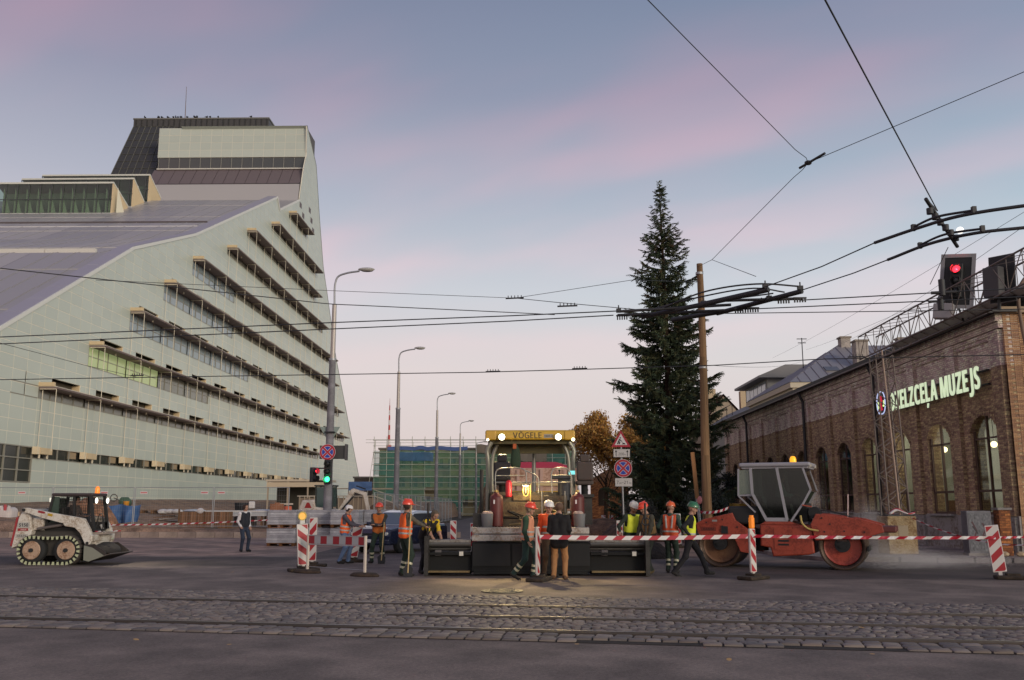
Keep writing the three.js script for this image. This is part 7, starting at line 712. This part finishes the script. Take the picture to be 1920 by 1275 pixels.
// clutter by the fence
{ const g = new THREE.PlaneGeometry(1.9, 1.5, 26, 18), p = g.attributes.position; for (let i = 0; i < p.count; i++) { const x = p.getX(i), y = p.getY(i); const top = .55 - .5 * Math.abs(Math.sin(x * 2.4 + .5)) * .6; p.setXYZ(i, x * (.75 + .18 * (y + .75)), (y + .75) / 1.5 * (1.05 + top * .4), .35 * Math.sin(x * 6) * (1 - (y + .75) / 1.7) + .2 * (fbm(x * 2, y * 2, 3, 0, 4) - .5)); } g.computeVertexNormals(); const m = M([.05, .125, .29], .6); m.side = THREE.DoubleSide; const o = solo('blue_tarpaulin', 'crumpled bright blue tarpaulin hung over a frame at the site fence', 'tarpaulin', g, m); o.position.set(-23.3, .5, -53.6);
  const t = thing('cement_mixer', 'green drum machine with small wheel and orange bucket above the blue tarpaulin', 'machine', [-23.6, .5, -54.2]); part('drum', lathe([[.0, -.3], [.22, -.28], [.34, 0], [.2, .34], [.16, .34]], 18).rotateZ(1.2).translate(.1, 1.35, 0), M([.06, .11, .06], .7), t); part('frame', [bar([-.4, 0, .2], [0, 1.2, 0], .03), bar([.4, 0, .2], [0, 1.2, 0], .03), bar([0, 0, -.4], [0, 1.2, 0], .03)], mat.steelDark, t); part('hand_wheel', new THREE.TorusGeometry(.2, .03, 8, 20).translate(-.62, 1.62, 0), M([.1, .09, .07], .7), t); part('wheel_axle', bar([-.62, 1.62, 0], [-.1, 1.4, 0], .025), mat.steelDark, t); part('orange_bucket', lathe([[0, 0], [.13, 0], [.17, .3], [.16, .3], [.12, .02], [0, .02]], 16).translate(.25, 1.12, .25), M([.7, .28, .02], .6), t);
  const wp = thing('wooden_pallet', 'empty wooden pallet lying on the raised site ground', 'pallet', [-26.5, siteH(-26.5, -66) + .02, -66]); for (let i = 0; i < 4; i++) part('deck_board', b2(-.95, .95, .2, .24, -.5 + i * .28, -.36 + i * .28), mat.wood, wp); for (const s of [-.75, 0, .75]) part('bearer', b2(s - .08, s + .08, 0, .2, -.5, .5), mat.wood, wp);
  const R = rng(77), jk = thing('timber_pile', 'untidy pile of boards and white sacks behind the fence', 'timber pile', [-20.6, .5, -53.8]); for (let i = 0; i < 16; i++) { const x = -1.2 + R() * 2.2, y = .06 + i * .045; part('board', box(1.2 + R() * 1.1, .035, .12 + R() * .1, x * .5, y, (R() - .5) * .8, 0, (R() - .5) * .7, (R() - .5) * .22), i % 3 === 0 ? M([.5, .47, .43], .8) : i % 4 === 1 ? M([.16, .12, .09], .9) : mat.wood, jk); } for (let i = 0; i < 3; i++) part('sack', sph(.28, -.5 + i * .45, .84, .1 * i, 1.2, .5, .8), M([.55, .52, .5], .8), jk); part('blue_offcut', box(.9, .05, .25, 1.15, .5, .3, 0, .2, .25), M([.05, .14, .36], .6), jk);
  const sl = thing('slab_stack', 'long low stack of pale slabs on trestles under silver sheets', 'slab stack', [-17.4, .5, -54.4]); for (let i = 0; i < 3; i++) part('slab', rbox(5.2 - i * .5, .1, 1.1, (i - 1) * .25, .62 + i * .11, 0, .01), M([[.5, .49, .48], [.42, .42, .43], [.56, .53, .5]][i], .6), sl); for (const x of [-2, 0, 2]) part('trestle', [b2(x - .05, x + .05, 0, .57, -.4, -.3), b2(x - .05, x + .05, 0, .57, .3, .4)], mat.wood, sl); part('silver_sheet', [sph(.6, -2.1, .88, 0, 1.1, .16, .9), sph(.55, 2.0, .86, 0, 1.3, .2, .9)], M([.6, .62, .66], .25, { metalness: .3 }), sl);
  const pb = thing('plywood_bay', 'pinkish plywood box standing at the fence in front of the slabs', 'plywood box', [-18.2, .33, -52.6]); part('front_sheet', b2(-1.5, 1.3, 0, 1.0, 0, .03), M([.46, .32, .25], .85, { map: rep(T.wood, .6, .3) }), pb); part('side_sheet', [b2(-1.5, -1.47, 0, 1.0, -.8, 0), b2(1.27, 1.3, 0, 1.0, -.8, 0)], mat.ply, pb); part('post', [b2(-1.53, -1.45, 0, 1.15, .03, .1), b2(-.1, -.02, 0, 1.02, .03, .08)], mat.wood, pb); part('paper_bag', sph(.2, -.3, 1.05, .02, 1, .8, .5), M([.62, .56, .54], .8), pb);
  const bn = thing('black_bin', 'open black waste bin beside the man in waistcoat', 'bin', [-17.1, siteH(-17, -56) + .02, -55.6]); part('bin_body', lathe([[0, 0], [.36, 0], [.46, .8], [.48, .8], [.46, .84], [.42, .84], [.33, .05], [0, .05]], 4).rotateY(.78).translate(0, .55, 0), M([.02, .02, .022], .6), bn); part('bin_stand', box(.7, .55, .6, 0, .275, 0), M([.1, .08, .07], .9), bn); part('white_canister', rbox(.34, .42, .25, .62, 1.25, 0, .06), M([.65, .6, .56], .5), bn); part('canister_shelf', box(.5, 1.04, .4, .65, .52, 0), M([.14, .11, .09], .9), bn);
  const br = solo('rusty_sheet', 'upright rusty brown steel sheet behind the paving pallets', 'steel sheet', [b2(-.4, .4, 0, 1.35, -.04, .04), b2(-.15, .15, 1.35, 1.42, -.04, .04)], M([.32, .14, .075], .8, { map: rep(T.dirt, .9) })); br.position.set(-14.4, .42, -53.5); const ba = thing('red_barrel', 'orange red barrel under a small timber frame behind the pallets', 'barrel', [-13.9, .4, -54]); part('barrel_body', lathe([[0, 0], [.22, 0], [.25, .3], [.22, .62], [0, .62]], 16).translate(0, .62, 0), M([.56, .12, .06], .6), ba); part('stand', [b2(-.5, .5, .5, .6, -.3, .3), b2(-.45, -.4, 0, .5, -.25, -.2), b2(.4, .45, 0, .5, .2, .25)], mat.wood, ba); part('frame_beam', [b2(-.75, .35, 1.32, 1.4, .2, .26), b2(-.7, -.64, 0, 1.32, .2, .26)], M([.55, .46, .38], .8), ba);
  for (const [x, lab] of [[-30.9, 'bulging white sack with red and white tape at the loader tail'], [-30.0, 'second white sack under crumpled tape beside the loader tail']]) { const bg = thing('bulk_bag', lab, 'sack', [x, .34, -52.4 + (x + 31) * -.9]); const g2 = new RoundedBoxGeometry(1.0, 1.25, 1.0, 5, .25), q = g2.attributes.position; for (let i = 0; i < q.count; i++) { const k = 1 + .12 * (fbm(q.getX(i) * 3 + x, q.getY(i) * 3 + q.getZ(i), 3, 0, 3) - .5); q.setXYZ(i, q.getX(i) * k, q.getY(i), q.getZ(i) * k); } g2.computeVertexNormals(); part('sack_body', g2.translate(0, .62, 0), M([.60, .52, .49], .85), bg); for (let i = 0; i < 5; i++) part('tape_fold', box(.16, .36, .03, -.4 + i * .2, 1.15 + .06 * (i % 2), .5, .2, 0, .5 - i * .2), i % 2 ? M([.5, .07, .08], .7) : M([.66, .6, .58], .7), bg); }
  // timber formwork and stair rail beyond
  const fw = thing('timber_formwork', 'row of timber formwork studs with a sloping stair rail below the library corner', 'formwork', [-14, siteH(-14, -76), -76]), fy = siteH(-14, -76); const ft = M([.40, .31, .22], .9); for (let i = 0; i < 22; i++) part('stud', b2(-4.6 + i * .4 - .035, -4.6 + i * .4 + .035, .0, 1.75 - Math.max(0, i - 15) * .14, .02, .09), ft, fw); part('panel', prism([[-4.7, 0], [4, 0], [4, .8], [1.5, 1.65], [-4.7, 1.65]], .04, 0), M([.24, .18, .13], .9), fw); part('top_rail', [b2(-4.8, 1.6, 1.75, 1.83, .0, .1), beam([1.5, 1.8, .1], [5.6, .4, .1], .08, .08), beam([1.5, 2.3, .1], [5.6, .9, .1], .06, .06)], M([.5, .42, .33], .85), fw); part('guard_post', [0, 1, 2, 3, 4].map((i) => b2(-.6 + i * 1.2 - .03, -.6 + i * 1.2 + .03, 1.0 - i * .2, 2.9 - i * .4, .1, .15)), ft, fw); part('guard_board', b2(-3, 3, 2.35, 2.43, .15, .19), ft, fw);
  const pt = new THREE.PlaneGeometry(1.9, .7, 20, 8), pp = pt.attributes.position; for (let i = 0; i < pp.count; i++) pp.setZ(i, .25 * (fbm(pp.getX(i) * 1.2, pp.getY(i) * 2, 3, 0, 6) - .5)); pt.computeVertexNormals(); const mm = M([.06, .12, .26], .6); mm.side = THREE.DoubleSide; const bt = solo('blue_sheet', 'blue sheet stretched over the formwork beside the lamp post', 'tarpaulin', pt, mm); bt.position.set(-13.4, 3.2, -74.5);
  const hut = thing('entrance_canopy', 'pale timber entrance porch built against the library corner', 'porch', [-19.5, siteH(-19.5, -80), -80]); part('porch_roof', rbox(5.4, .18, 3, 0, 2.75, 0, .02), M([.55, .45, .33], .8), hut); part('porch_fascia', b2(-2.6, 2.6, 2.2, 2.6, 1.42, 1.48), M([.56, .44, .30], .8), hut); part('porch_wall', b2(-2.4, 2.4, 0, 2.66, -1.2, -1.1), M([.05, .045, .035], .9), hut); for (const x of [-2.5, -.8, .9, 2.5]) part('porch_post', b2(x - .06, x + .06, 0, 2.66, 1.3, 1.42), ft, hut);
}
// steam where the front drum meets hot asphalt: real droplets, thousands of them
{
  const R = rng(123), gs = () => (R() + R() + R() + R() - 2) * .86, list = []; const puff = (x, y, z, sx, sy, sz, n) => { for (let i = 0; i < n * 9; i++) { const py = y + gs() * sy; if (py < .02) continue; list.push({ p: [x + gs() * sx, py, z + gs() * sz], r: [0, 0, 0], s: .55 + R() * .8 }); } };
  puff(9.9, .3, -25.3, .95, .34, .55, 4200); puff(10.9, .22, -25.6, .9, .22, .6, 2600); puff(9.5, .65, -25.5, .45, .45, .5, 1800); puff(9.9, 1.3, -27.2, .35, .55, .35, 1500); puff(8.3, 1.9, -27.4, .35, .5, .35, 1700); puff(12.2, .2, -26, 1.2, .16, .7, 1600);
  const t = thing('steam_cloud', 'pale steam rising from hot asphalt at the front roller drum', 'steam', [0, 0, 0]); instanced('steam_droplets', norm(new THREE.IcosahedronGeometry(.0017, 0)), new THREE.MeshStandardMaterial({ color: C([.85, .82, .8]), roughness: 1 }), list, t); t.userData.kind = 'stuff';
}
renderer.render(scene, camera);
